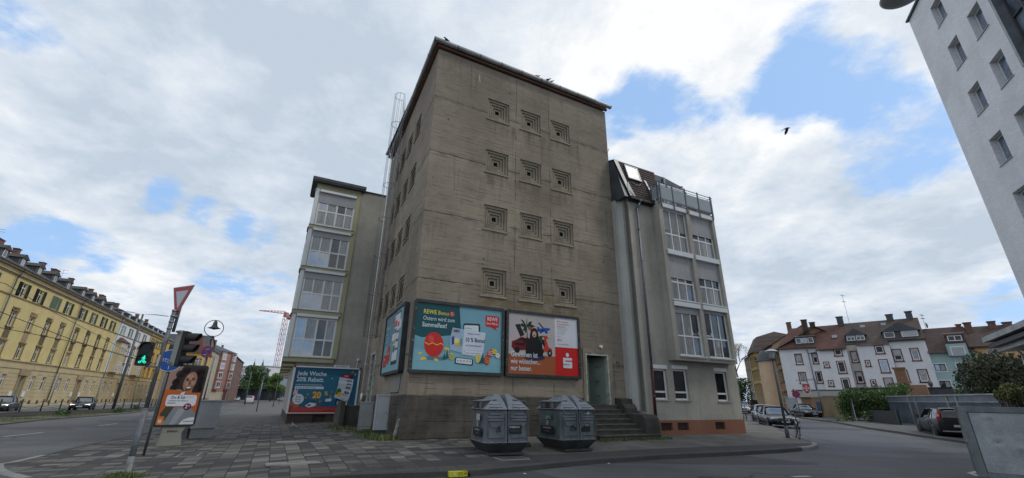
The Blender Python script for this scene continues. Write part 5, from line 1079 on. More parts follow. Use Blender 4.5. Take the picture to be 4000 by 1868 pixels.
# ------------------------------------------------------------------ houses further off
def face_win(parent, x0, z0, x1, z1, y, style, rnd, wl=0.0):
 """window of a distant house: frame, pane and the trim its street shows"""
 k = {'old': dict(cols=(.5,), rows=(.68,), frame='white'), 'plain': dict(cols=(), rows=(), frame='white'), 'double': dict(cols=(.5,), rows=(), frame='white'), 'dark': dict(cols=(.5,), rows=(), frame='black')}
 st = style.split('+')
 kw = dict(k.get(st[0], k['plain'])); sh = 0
 if 'sh' in st: sh = rnd.choice([.25, .4, .55, .8])
 if 'shfull' in st: sh = .97
 w = window(parent, x0, z0, x1, z1, y, ft=.08, mt=.08, pane=rnd.choice(['glass', 'glassd', 'glass', 'glass2']), shutter=sh, **kw)
 W, H = x1-x0, z1-z0; y = y-wl
 if 'red' in st:
  m = MB(); d = -y-.03; t = .13; m.box(-t, 0, d, -y+.0, -.12, H+t); m.box(W, W+t, d, -y, -.12, H+t); m.box(0, W, d, -y, H, H+t); m.box(-t-.06, W+t+.06, d-.05, -y, -.24, -.10); m.build('surround', MT['redtrim'], w)
 if 'whitetrim' in st:
  m = MB(); d = -y-.03; t = .11; m.box(-t, 0, d, -y, -t, H+t); m.box(W, W+t, d, -y, -t, H+t); m.box(0, W, d, -y, H, H+t); m.box(0, W, d, -y, -t, 0); m.build('surround', MT['whitep'], w)
 if 'stone' in st:
  m = MB(); d = -y-.05; t = .22; m.box(-t, 0, d, -y, -.1, H+.05); m.box(W, W+t, d, -y, -.1, H+.05); m.box(-t-.1, W+t+.1, d-.08, -y, H+.05, H+.28); m.box(-t-.08, W+t+.08, d-.10, -y, -.25, -.08)
  if 'crown' in st: m.box(-t-.05, W+t+.05, d-.06, -y, H+.42, H+.58); m.box(W*.36, W*.64, d-.10, -y, H+.26, H+.44)
  m.build('surround', MT['trim'], w)
 if 'apron' in st: m = MB(); m.box(-.12, W+.12, -y-.03, -y, -1.55, -.25); m.build('apron', MT['trim'], w)
 if 'leaf' in st or 'leafp' in st:
  for a, b in ((-W*.62, -.06), (W+.06, W*1.62)):
   m = MB(); m.box(a, b, -y-.06, -y, 0, H)
   for q in range(1, 9): m.box(a+.06, b-.06, -y-.075, -y-.06, H*q/9-.03, H*q/9+.01)
   m.build('folding_shutter', MT['shgreen' if 'leaf' in st else 'shpale'], w)
 if 'closed' in st:
  [MB().box(W*a, W*b, -.10, -.04, 0, H).build('folding_shutter', MT['shgreen'], w) for a, b in ((0, .49), (.51, 1))]
 return w
def dormer(roof, kind, x, w, y0, z0, h, mat, rnd, pk=.7, deep=3.4, win='old', cheek='slate'):
 """dormer standing on the roof: its body is a sub-part of the roof, with its window and cover in the same mesh"""
 m = MB(); xm = x+w/2
 m.add([(x, y0, z0), (x+w, y0, z0), (x+w, y0, z0+h), (x, y0, z0+h), (x, y0+deep, z0+h), (x+w, y0+deep, z0+h)], [(0, 1, 2, 3), (0, 3, 4), (1, 5, 2)])
 m.m(1)
 if kind == 'gable': m.add([(x-.18, y0-.2, z0+h-.08), (xm, y0-.2, z0+h+pk), (x+w+.18, y0-.2, z0+h-.08), (x-.18, y0+deep, z0+h-.08), (xm, y0+deep+.6, z0+h+pk), (x+w+.18, y0+deep, z0+h-.08)], [(0, 1, 4, 3), (1, 2, 5, 4), (0, 2, 1)])
 elif kind == 'hip': m.add([(x-.2, y0-.2, z0+h-.05), (x+w+.2, y0-.2, z0+h-.05), (x+w+.2, y0+deep, z0+h), (x-.2, y0+deep, z0+h), (xm, y0+.9, z0+h+pk), (xm, y0+deep, z0+h+pk)], [(0, 1, 4), (1, 2, 5, 4), (0, 4, 5, 3)])
 else: m.add([(x-.15, y0-.2, z0+h), (x+w+.15, y0-.2, z0+h), (x+w+.15, y0+deep, z0+h+.3), (x-.15, y0+deep, z0+h+.3), (x-.15, y0-.2, z0+h+.14), (x+w+.15, y0-.2, z0+h+.14), (x+w+.15, y0+deep, z0+h+.44), (x-.15, y0+deep, z0+h+.44)], [(0, 3, 2, 1), (4, 5, 6, 7), (0, 1, 5, 4), (1, 2, 6, 5), (3, 0, 4, 7)])
 wn = win if isinstance(win, list) else [(.22, .78)]
 for a, b in wn:
  X0, X1 = x+w*a, x+w*b; Z0, Z1 = z0+h*.22, z0+h*.92
  m.m(2); m.box(X0, X1, y0-.06, y0-.01, Z0, Z1); m.m(3)
  mid = (X0+X1)/2; t = min(.09, (X1-X0)*.12)
  if X1-X0 < .8 or (b-a) < .3: m.rect(X0+t, X1-t, Z0+t, Z1-t, y0-.065)
  else: m.rect(X0+t, mid-t/2, Z0+t, Z1-t, y0-.065); m.rect(mid+t/2, X1-t, Z0+t, Z1-t, y0-.065)
  if rnd.random() < .4: m.m(4); m.rect(X0+t, X1-t, Z1-(Z1-Z0)*rnd.choice([.4, .9]), Z1-t, y0-.075)
 return m.build('dormer', [MT[cheek], MT[mat], MT['white'], MT['glass'], MT['shut']], roof)
def chimney(roof, x, y, z0, z1, w=.8, d=.6, mat='brickch', cap=True):
 m = MB(); m.box(x-w/2, x+w/2, y-d/2, y+d/2, z0, z1); m.m(1)
 if cap: m.box(x-w/2-.08, x+w/2+.08, y-d/2-.08, y+d/2+.08, z1-.12, z1)
 return m.build('chimney', [MT[mat], MT['slate']], roof)
def antenna(loc, h, label, group='roof aerials', dish=False):
 t = thing('roof_antenna', label, 'antenna', tuple(loc), 0.6, group)
 m = MB(); m.cyl((0, 0, 0), (0, 0, h), .022, n=5)
 for k, zz in enumerate((h*.97, h*.75)):
  m.cyl((-.6, 0, zz), (.6, 0, zz), .018, n=4)
  for q in range(6): m.cyl((-.55+.22*q, -.2, zz), (-.55+.22*q, .2, zz), .011, n=4)
 m.build('mast', MT['zincd'], t)
 if dish: m = MB(); m.lathe([(.0, 0), (.25, .04), (.42, .14)], (0, -.3, h*.3), 14, 'y'); m.build('dish', MT['zincd'], t)
# ---- the long yellow terrace on the far side of the tram line
rY = random.Random(4)
def terrace_house(name, label, u0, u1, mats, cols, spec):
 """terrace houses: local x runs along the street from the left end"""
 p = yp(u0, 0); t = thing(name, label, 'house', (p.x, p.y, 0), R_(YA), 'terraced houses across the tram line'); L = u1-u0
 zb = -1.0; gf, m1, m2_, m3, ev = 5.4, 9.3, 13.1, 15.45, 16.4
 holes = []; W = []
 for c in cols:
  c -= u0
  if 0 < c < L:
   for z0, z1, w, st in spec['rows']: W.append((c-w/2, z0, c+w/2, z1, st))
 for (x, z0, z1, w, st) in spec.get('extra', []): W.append((x-u0-w/2, z0, x-u0+w/2, z1, st))
 W = [w for w in W if w[0] > .1 and w[2] < L-.1]
 gw = [w for w in W if w[1] < 5]; uw = [w for w in W if w[1] >= 5]
 doors = [d-u0 for d in spec.get('doors', []) if u0 < d < u1]
 m = MB(); wallface(m, 0, L, gf, 15.45, [(*w[:4], .28) for w in uw]); m.quad((0, 12, zb), (0, 0, zb), (0, 0, ev), (0, 12, ev)); m.quad((L, 0, zb), (L, 12, zb), (L, 12, ev), (L, 0, ev))
 m.build('wall', MT[mats[0]], t)
 m = MB(); wallface(m, 0, L, zb, 4.4, [(*w[:4], .28) for w in gw]+[(d-.75, -.1, d+.75, 3.5, .5) for d in doors], y=-.08)
 for z in (.72, 1.25, 1.75, 2.25, 2.75, 3.25, 3.75):       # rusticated courses
  xs = [0]+sorted([v for w in gw for v in (w[0]-.1, w[2]+.1)]+[v for d in doors for v in (d-1.0, d+1.0)])+[L]
  for a, b in zip(xs[::2], xs[1::2]):
   if b-a > .1: m.m(1); m.box(a, b, -.10, -.07, z, z+.05); m.m(0)
 m.build('ground_floor', [MT[mats[1]], MT['trim']], t)
 m = MB(); m.box(0, L, -.18, .05, 4.4, 4.7); m.box(0, L, -.04, .05, 4.7, gf-.1); m.box(0, L, -.22, .05, gf-.1, gf+.05)
 m.build('storey_band', MT[mats[1]], t)
 m = MB(); m.box(0, L, -.14, .05, 13.0, 13.12); m.box(0, L, -.10, .06, 15.42, 15.6); m.m(1); m.box(0, L, -.25, .06, 15.6, 16.1); m.m(0); m.box(0, L, -.55, .06, 16.1, 16.36); m.build('cornice', [MT['trim'], MT[mats[1]]], t)
 m = MB(); m.box(0, L, -.72, -.50, 16.32, 16.50); m.build('gutter', MT[spec.get('gut', 'zincd')], t)
 for w in W: face_win(t, *w[:4], .16 if w[1] > 5 else .10, w[4], rY)
 for d in doors:
  m = MB(); m.box(d-.72, d+.72, .20, .28, -.1, 3.4); dd = m.build('door', MT[spec.get('door', 'doorgr')], t)
  m = MB(); m.box(d-1.05, d-.76, -.20, -.0, -.6, 3.55); m.box(d+.76, d+1.05, -.20, 0, -.6, 3.55); m.box(d-1.3, d+1.3, -.30, 0, 3.55, 4.38); m.build('portal', MT['trim'], dd)
  for q in (-2.1, 1.3): MB().box(d+q, d+q+.75, -.22, -.09, .75, 1.45).build('meter_box', MT['whitep'], t)
 k = 1.2
 while k < L-1: MB().box(k, k+.6, -.095, -.02, -.25, .25).build('cellar_opening', MT['black'], t); k += 2.35
 m = MB(); y1, z1 = 5.4, 20.1; m.add([(0, -.55, 16.42), (L, -.55, 16.42), (L, y1, z1), (0, y1, z1), (0, 12.5, 16.42), (L, 12.5, 16.42)], [(0, 1, 2, 3), (3, 2, 5, 4), (0, 3, 4), (1, 5, 2)]); rf = m.build('roof', MT[spec.get('roof', 'tile_o')], t)
 for (x, kind) in spec['dormers']:
  x -= u0
  if .2 < x < L-1.8: dormer(rf, kind, x, 1.9, .55, 16.75, 1.3, spec.get('roof', 'tile_o'), rY, pk=.55 if kind == 'gable' else .4, deep=2.9, win=[(.30, .70)])
 for (x, w, mt) in spec['chim']:
  x -= u0
  if 0 < x < L: chimney(rf, x, 5.4, 19.2, 21.2, w*.62, .6, mt)
 m = MB(); px = spec.get('pipe', .12); m.tube([(px, -.62, 16.35), (px, -.55, 15.9), (px, -.26, 15.2), (px, -.26, 4.2), (px, -.28, .0)], .075, 6); m.build('downpipe', MT[spec.get('pipem', 'zincd')], t)
 for (x0, z0, w, h) in spec.get('oriel', []):
  x = x0-u0; m = MB(); m.prism([(x, 0), (x+.35, -.9), (x+w-.35, -.9), (x+w, 0)], 5.5, z0+h, 'z'); ob = m.build('oriel', MT['cream'], t)
  m = MB(); m.add([(x-.2, 0, z0+h), (x+.25, -1.15, z0+h), (x+w-.25, -1.15, z0+h), (x+w+.2, 0, z0+h), (x+w*.3, 0, z0+h+.95), (x+w*.7, 0, z0+h+.95)], [(0, 1, 4), (1, 2, 5, 4), (2, 3, 5)]); m.box(x-.2, x+w+.2, -1.15, 0, z0+h-.12, z0+h); m.build('oriel_roof', MT['tile_r'], ob)
  for zz in (5.7, 9.4):
   for a in (.22, .53):
    face_win(t, x+w*a, zz, x+w*(a+.25), zz+1.9, -.93, 'old', rY, -.9)
 return t
rowsY = [(13.2, 15.0, 1.3, 'old+leaf'), (9.45, 11.25, 1.15, 'old+stone+crown+apron'), (5.65, 7.5, 1.15, 'old+stone')]
gfY = lambda *xs: [(x, 1.62, 3.6, 1.25, 'old') for x in xs]
dk = {}
terrace_house('terraced_house', 'yellow terraced house with green shutters, cut off by the left edge', -46.0, -25.9, ('yellow', 'cream'), (-44, -39.4, -34.8, -30.2, ), dict(rows=rowsY, extra=gfY(-42, -36, -31), dormers=[(-44.5, 'gable'), (-39.5, 'gable'), (-34.5, 'gable'), (-29.6, 'gable')], chim=[(-35, 1.2, 'chim_g'), (-28, 1.6, 'brickch'), (-40, 1.2, 'brickch')]))
terrace_house('terraced_house', 'yellow terraced house left of the second downpipe with one window shutter closed', -25.9, -5.55, ('yellow', 'cream'), (-22.75, -18.0, -13.3, -8.7), dict(rows=rowsY[1:], extra=gfY(-19.4, -11.6, -8.3)+[(-22.9, 13.2, 15.0, 1.3, 'old+leaf'), (-18.4, 13.2, 15.0, 1.3, 'old+leaf'), (-13.4, 13.2, 15.0, 1.3, 'old+closed'), (-8.9, 13.2, 15.0, 1.3, 'old+leaf')], doors=[-14.8], dormers=[(-25.3, 'gable'), (-20.7, 'gable'), (-15.9, 'gable'), (-11.2, 'gable')], chim=[(-24.6, 1.5, 'chim_g'), (-20.8, 2.6, 'brickch'), (-16.0, 1.2, 'brickch'), (-8.2, 1.3, 'chim_g')]))
terrace_house('terraced_house', 'yellow terraced house directly left of the white terraced house', -5.55, 14.95, ('yellow', 'cream'), (-3.1, 1.7, 6.8, 11.6), dict(rows=rowsY, extra=gfY(-3.0, .3, 8.2, 11.6), doors=[4.5], dormers=[(-5.2, 'gable'), (-.8, 'gable'), (4.0, 'gable'), (8.8, 'gable')], chim=[(-3.6, 2.6, 'brickch'), (12.2, 1.3, 'brickch'), (2.8, 1.2, 'brickch')]))
terrace_house('terraced_house', 'white terraced house with pale green pipes and two small oriels', 14.95, 38.7, ('whiter', 'sand'), (25.0, 29.2), dict(rows=[(9.45, 11.25, 1.15, 'old+stone'), (5.65, 7.5, 1.15, 'old+stone')], extra=gfY(17.5, 21.2, 31.0, 35.5)+[(x, 13.2, 15.0, 1.2, 'old+leafp') for x in (18.3, 23.4, 29.2, 34.3)], doors=[25.9], oriel=[(16.6, 8.6, 5.0, 3.1), (31.2, 8.6, 5.0, 3.1)], dormers=[(15.6, 'hip'), (20.5, 'hip'), (25.6, 'hip'), (30.4, 'hip'), (35.2, 'hip')], chim=[(18.5, 3.0, 'brickch'), (28.0, 1.6, 'brickch')], gut='shpale', pipem='shpale', roof='slate'))
terrace_house('terraced_house', 'cream yellow terraced house with a small balcony, next beyond the white one', 38.7, 60.0, ('ochre', 'cream'), (42, 46, 50.5, 55), dict(rows=[(13.2, 15.0, 1.3, 'old'), (9.45, 11.25, 1.15, 'old+stone'), (5.65, 7.5, 1.15, 'old+stone')], extra=gfY(41, 44.5, 48, 56), doors=[52], dormers=[(40.5, 'hip'), (45.2, 'hip'), (50, 'hip'), (54.8, 'hip')], chim=[(44.0, 1.6, 'brickch'), (53, 1.6, 'brickch')], gut='shpale', pipem='shpale', roof='slate'))
p_ = yp(-19.0, 6.0, 21.2); antenna(yp(-20.4, -6.0, 21.1), 1.6, 'short roof aerial beside the wide red chimney of the yellow terrace'); antenna(yp(.6, -6.0, 19.6), 2.6, 'tall roof aerial between two red chimneys of the yellow terrace')
# ---- generic block for the houses further away
def block(name, label, p0, ang, L, D, zb, ev, wall, roofm, rise, wins, cat='house', gable='ridge', ch=(), group=None, style='plain', over=.3, base=None, basez=0, rnd=rY, wy=.12):
 t = thing(name, label, cat, (p0[0], p0[1], 0), R_(ang), group)
 m = MB(); wallface(m, 0, L, zb, ev, [(*w[:4], .2) for w in wins])
 m.quad((0, D, zb), (0, 0, zb), (0, 0, ev), (0, D, ev)); m.quad((L, 0, zb), (L, D, zb), (L, D, ev), (L, 0, ev)); m.quad((L, D, zb), (0, D, zb), (0, D, ev), (L, D, ev))
 if gable == 'ridge': m.add([(0, 0, ev), (0, D, ev), (0, D/2, ev+rise)], [(0, 1, 2)]); m.add([(L, 0, ev), (L, D, ev), (L, D/2, ev+rise)], [(0, 2, 1)])
 if gable == 'front': m.add([(0, 0, ev), (L, 0, ev), (L/2, 0, ev+rise)], [(0, 1, 2)])
 m.build('wall', MT[wall], t)
 if base: m = MB(); m.box(-.03, L+.03, -.05, D, zb, basez); m.build('ground_floor', MT[base], t)
 m = MB(); o = over
 if gable == 'ridge': m.add([(-o, -o, ev-.1), (L+o, -o, ev-.1), (L+o, D/2, ev+rise), (-o, D/2, ev+rise), (-o, D+o, ev-.1), (L+o, D+o, ev-.1)], [(0, 1, 2, 3), (3, 2, 5, 4)]); m.box(-o, L+o, -o-.12, -o+.02, ev-.22, ev-.06)
 elif gable == 'hip': k = min(D/2, L/2)*.8; m.add([(-o, -o, ev-.1), (L+o, -o, ev-.1), (L+o, D+o, ev-.1), (-o, D+o, ev-.1), (k, D/2, ev+rise), (L-k, D/2, ev+rise)], [(0, 1, 5, 4), (1, 2, 5), (2, 3, 4, 5), (3, 0, 4)]); m.box(-o, L+o, -o-.1, -o+.02, ev-.25, ev-.08); m.box(-o-.1, -o+.02, -o, D+o, ev-.25, ev-.08)
 elif gable == 'front': m.add([(-o, -o, ev-.15), (L/2, -o, ev+rise), (L/2, D, ev+rise), (-o, D, ev-.15), (L+o, -o, ev-.15), (L+o, D, ev-.15)], [(0, 1, 2, 3), (1, 4, 5, 2)])
 elif gable == 'mansard': q = min(1.2, D*.15); m.add([(-o, -o, ev-.1), (L+o, -o, ev-.1), (L+o, D+o, ev-.1), (-o, D+o, ev-.1), (q, q, ev+rise), (L-q, q, ev+rise), (L-q, D-q, ev+rise), (q, D-q, ev+rise), (L*.3, D/2, ev+rise*1.35), (L*.7, D/2, ev+rise*1.35)], [(0, 1, 5, 4), (1, 2, 6, 5), (2, 3, 7, 6), (3, 0, 4, 7), (4, 5, 9, 8), (5, 6, 9), (6, 7, 8, 9), (7, 4, 8)])
 elif gable == 'flat': m.box(-o, L+o, -o, D+o, ev, ev+rise)
 rf = m.build('roof', MT[roofm], t) if m.v else None
 for (x, y, w, h) in ch: chimney(rf, x, y, ev, ev+rise+h, w, .6)
 for w in wins: face_win(t, *w[:4], wy, w[4] if len(w) > 4 else style, rnd)
 return t, rf
# ---- white house with dark red surrounds and its neighbours
WA = -42.5
W0 = Vector((43.48, 70.87, 0)); WD = Vector((math.cos(R_(WA)), math.sin(R_(WA)), 0)); WN = Vector((WD.y, -WD.x, 0))
def white_row():
 rnd = random.Random(9)
 mk_ = lambda x0, z0, x1, z1, st='plain+red+sh': (x0+.12, z0+.12, x1-.12, z1-.12, st)
 p = W0
 wins = [mk_(2.0, 7.05, 3.0, 8.65), mk_(1.97, 4.25, 3.0, 5.9, 'plain+red'), mk_(4.25, 7.07, 5.05, 8.66), mk_(4.2, 4.25, 5.05, 5.9, 'plain+red')]
 t, rf = block('white_house', 'white house with dark red window surrounds under a red tiled roof, at the street corner', p, WA, 5.15, 9.5, -.8, 9.6, 'whiter', 'tile_r', 3.4, wins, gable='hipleft', style='plain+red', rnd=rnd)
 m = MB(); m.box(5.15, 8.8, -.55, 9, -.8, 9.22)
 m.build('front_part', MT['whiter'], t)
 for w in [mk_(5.62, 6.42, 6.35, 7.25, 'plain+red'), mk_(5.65, 3.75, 6.35, 4.6, 'plain+red'), mk_(7.22, 8.02, 8.26, 9.0, 'plain+red'), mk_(7.22, 5.55, 8.28, 7.28, 'plain+red'), mk_(7.25, 3.0, 8.28, 4.9, 'plain+red')]:
  face_win(t, *w[:4], -.60, w[4], rnd, -.55)
 m = MB(); m.add([(-.3, -.3, 9.5), (5.2, -.3, 9.5), (5.2, 3.6, 13.1), (1.7, 3.6, 13.1), (5.2, -.85, 8.99), (8.85, -.85, 8.99), (8.85, 3.6, 13.1), (-.3, 9.8, 9.5), (8.85, 9.8, 9.5)], [(0, 1, 2, 3), (4, 5, 6, 2), (0, 3, 7), (3, 2, 6, 8, 7), (1, 4, 2)])
 rf2 = m.build('roof', MT['tile_r'], t)
 m = MB(); m.box(-.35, 5.15, -.42, -.28, 9.38, 9.52); m.box(5.15, 8.85, -.97, -.83, 8.88, 9.02); m.build('gutter', MT['brownsoc'], t)
 dormer(rf2, 'shed', 2.45, 2.6, .15, 9.95, 1.15, 'slate', rnd, deep=1.4, win=[(.06, .34), (.36, .64), (.68, .96)], cheek='slate')
 chimney(rf2, 4.0, 1.9, 11.0, 14.1, .75, .5, 'brownsoc', True); chimney(rf2, 4.85, 3.4, 12.6, 13.8, .7, .5, 'brownsoc'); chimney(rf2, 8.6, 3.5, 12.8, 14.3, .8, .6, 'slate')
 m = MB(); m.add([(7.3, .95, 10.83), (7.95, .95, 10.83), (7.95, 1.45, 11.28), (7.3, 1.45, 11.28)], [(0, 1, 2, 3)]); m.build('skylight', MT['skylight_glass'], rf2)
 m = MB(); m.tube([(3.75, -.42, 9.4), (3.9, -.1, 8.9), (3.95, -.1, 3.0), (3.95, -.1, -.5)], .06, 6); m.tube([(5.1, -.5, 9.2), (5.0, -.12, 8.75), (3.95, -.12, 8.6)], .05, 6); m.build('downpipe', MT['rail'], t)
 m = MB(); m.box(-.03, 5.2, -.03, 9.5, -.8, .45); m.build('socle', MT['redtrim'], t)
 p = W0 + WD*8.8
 wins = [mk_(.27, 7.05, 1.15, 8.67), mk_(.25, 4.15, 1.15, 5.8)]
 t, rf = block('white_house', 'white house part with a dark tiled roof and two slate gable dormers', p, WA, 1.3, 9.0, -.8, 9.5, 'rendp', 'tile_g', .2, wins, gable='flat', over=0, rnd=rnd, style='plain+red', wy=.05)
 m = MB(); m.box(1.3, 4.95, -.65, 9, -.8, 9.35); m.box(4.95, 8.75, -.20, 9, -.8, 9.75); m.build('front_part', MT['whiter'], t)
 for w in [mk_(1.78, 6.4, 2.4, 7.25, 'plain+red'), mk_(1.8, 3.75, 2.45, 4.6, 'plain+red'), mk_(3.25, 8.06, 4.3, 9.2, 'plain+red'), mk_(3.27, 5.5, 4.32, 7.28, 'plain+red'), mk_(3.25, 2.9, 4.3, 4.82, 'plain+red+sh')]:
  face_win(t, *w[:4], -.70, w[4], rnd, -.65)
 for w in [mk_(5.0, 6.98, 6.05, 8.62), mk_(5.02, 4.2, 6.07, 5.85), mk_(6.9, 6.98, 7.85, 8.64), mk_(7.0, 4.2, 8.05, 5.85)]: face_win(t, *w[:4], -.25, w[4], rnd, -.20)
 m = MB(); m.add([(0, -.1, 9.6), (1.3, -.1, 9.6), (1.3, -.9, 9.25), (4.95, -.9, 9.25), (4.95, -.4, 9.75), (8.85, -.4, 9.75), (8.85, 3.7, 13.2), (0, 3.7, 13.2), (8.85, 9.5, 9.5), (0, 9.5, 9.5)], [(0, 1, 2, 3, 4, 5, 6, 7), (7, 6, 8, 9), (5, 8, 6)])
 rf2 = m.build('roof', MT['tile_g'], t)
 dormer(rf2, 'gable', .25, 2.3, .1, 9.9, 1.05, 'slate', rnd, pk=.95, deep=2.4, win=[(.04, .47), (.53, .96)])
 dormer(rf2, 'gable', 4.55, 3.9, .0, 9.95, 1.15, 'slate', rnd, pk=1.15, deep=2.6, win=[(.04, .33), (.52, .96)])
 chimney(rf2, 5.8, 3.7, 12.8, 14.0, .8, .6, 'slate'); chimney(rf2, 8.0, 3.7, 12.8, 14.2, .75, .6, 'slate')
 for x, y in ((2.1, 2.7), (4.6, 2.8)): m = MB(); z = 9.6+(y)*(3.6/3.8)+.12; m.add([(x, y, z), (x+.6, y, z), (x+.6, y+.45, z+.42), (x, y+.45, z+.42)], [(0, 1, 2, 3)]); m.build('skylight', MT['skylight_glass'], rf2)
 m = MB(); m.tube([(4.9, -.75, 9.2), (4.95, -.28, 8.9), (4.95, -.28, -.4)], .055, 6); m.build('downpipe', MT['rail'], t)
 m = MB(); m.box(4.9, 8.9, -.52, -.38, 9.62, 9.80); m.build('gutter', MT['black'], t)
 antenna((p+WD*.9 - WN*3.5)+Vector((0, 0, 13.1)), 4.6, 'tall thin roof aerial above the dark tiled white house', dish=False)
 p = W0 + WD*17.55
 wins = [(.12, 5.55, 1.2, 6.45, 'dark+whitetrim'), (2.25, 5.55, 3.3, 6.45, 'dark+whitetrim'), (.1, 3.5, 1.15, 4.35, 'dark+whitetrim'), (2.25, 3.5, 3.2, 4.35, 'dark+whitetrim')]
 t, rf = block('green_house', 'pale green house with dark casements in white trim under a maroon roof', p, WA, 4.25, 8, -.8, 7.95, 'palegreen2', 'tile_m', 3.4, wins, rnd=rnd, gable='none')
 m = MB(); m.box(-.01, 4.26, -.012, .05, -.8, 5.2); m.build('lower_wall', MT['palegreen'], t) if False else None
 m = MB(); m.add([(-.1, -.5, 7.85), (4.35, -.5, 7.85), (4.35, 3.5, 11.5), (-.1, 3.5, 11.5), (-.1, 8, 8), (4.35, 8, 8)], [(0, 1, 2, 3), (3, 2, 5, 4), (1, 5, 2), (0, 3, 4)]); m.build('roof', MT['tile_m'], t); rf2 = [o for o in t.children if o.name.startswith('roof')][-1]
 m = MB(); m.box(1.85, 3.75, -.52, 2.5, 7.4, 8.9); bw = m.build('roof_bay', MT['palegreen2'], t)
 face_win(t, 2.25, 7.5, 3.4, 8.45, -.56, 'plain+whitetrim+shfull', rnd, -.52)
 dormer(rf2, 'shed', 2.05, 1.8, .35, 9.1, 1.0, 'tile_m', rnd, deep=1.2, win=[(.12, .88)], cheek='tile_m')
 chimney(rf2, 3.9, 3.4, 10.6, 11.8, .5, .5, 'brickch'); chimney(rf2, 4.75, 3.0, 9.6, 11.9, .7, .6, 'brickch')
 antenna(p+WD*.6-WN*3.4+Vector((0, 0, 11.3)), 2.2, 'roof aerial with a small dish where the dark roof meets the maroon roof', dish=True)
 p = W0 + WD*21.8
 t, rf = block('orange_house', 'orange rendered house with a brown roof, half hidden by the bronze bush', p, WA, 9.5, 8, -.8, 8.5, 'orange', 'tile_b', 2.9, [(1.15, 7.25, 2.3, 8.1, 'double'), (5.2, 7.2, 6.4, 8.1, 'double'), (1.2, 4.4, 2.3, 5.4, 'double')], rnd=rnd)
 chimney(rf, 2.8, 3.6, 10, 11.9, .7, .6, 'brickch'); chimney(rf, 4.2, 3.9, 10, 11.7, .8, .6, 'brickch')
white_row()
def right_street():
 """houses lining the side street beyond the white corner house"""
 rnd = random.Random(21); A = 70.0-180; G = 'old houses lining the side street'
 d = Vector((math.cos(R_(70)), math.sin(R_(70)), 0)); c = W0+Vector((.0, 0, 0))
 def pos(u): return c+d*u+Vector((d.y, -d.x, 0))*.6
 def row(u0, u1, ev, wall, roofm, rise, label, cols, rows, gable='ridge', base=None, bz=0, style='old', name='old_house', ch=()):
  L = u1-u0; wins = [(x-.5, z, x+.5, z+1.7, style) for x in cols for z in rows]
  return block(name, label, pos(u1), A, L, 10, -.5, ev, wall, roofm, rise, wins, group=G, gable=gable, base=base, basez=bz, rnd=rnd, ch=ch, over=.5)
 row(.2, 6.8, 9.9, 'brickor', 'tile_r', 3.0, 'narrow orange brick house directly behind the white corner house', (1.0, 2.2, 3.4, 4.6, 5.8), (1.4, 4.8, 7.7), style='plain+stone')
 row(7.2, 18, 11.0, 'peach', 'tile_b', 3.2, 'peach house with a round corner turret in the side street', (6.0, 8.3), (3.2, 5.8, 8.4), ch=((3, 5, 1.0, 1.8),))
 p = pos(9.6); t = thing('stair_turret', 'smooth peach turret with a slate cap beside the lamp head in the side street', 'turret', (p.x, p.y, 0), 0)
 m = MB(); m.lathe([(2.3, -.4), (2.3, 8.4)], (0, 0, 0), 24); m.build('shaft', MT['peach'], t); m = MB(); m.lathe([(2.65, 8.35), (2.2, 9.4), (1.7, 10.2), (.05, 10.4)], (0, 0, 0), 24); m.build('cap', MT['slate'], t)
 row(18.4, 26, 10.2, 'beige', 'slate', 3.0, 'beige house with dark loggias in the middle of the side street', (1.2, 3, 5, 6.6), (3.2, 6.0, 8.0), style='old+stone', base='trim', bz=2.8)
 row(26.4, 33.5, 11.6, 'ochre', 'tile_g', 3.4, 'yellow house with a tall mansard roof far down the side street', (1.0, 3, 5, 6.5), (3.4, 6.2, 9.0), gable='mansard', base='trim', bz=3.0, style='old+stone')
 row(34, 42, 11.6, 'rendp', 'tile_g', 3.0, 'pale grey house that closes the row at the end of the side street', (1.5, 3.8, 6.2), (1.6, 4.2, 6.8, 9.2), style='plain')
 p = Vector((40, 128, 0)); block('old_house', 'dull brown house behind the bare tree at the end of the side street', p, -25, 20, 10, -.5, 7.0, 'rendd', 'tile_g', 3.0, [(x, 2.0, x+1.2, 3.8, 'plain') for x in (2, 5, 8, 11, 14, 17)], rnd=rnd)
right_street()
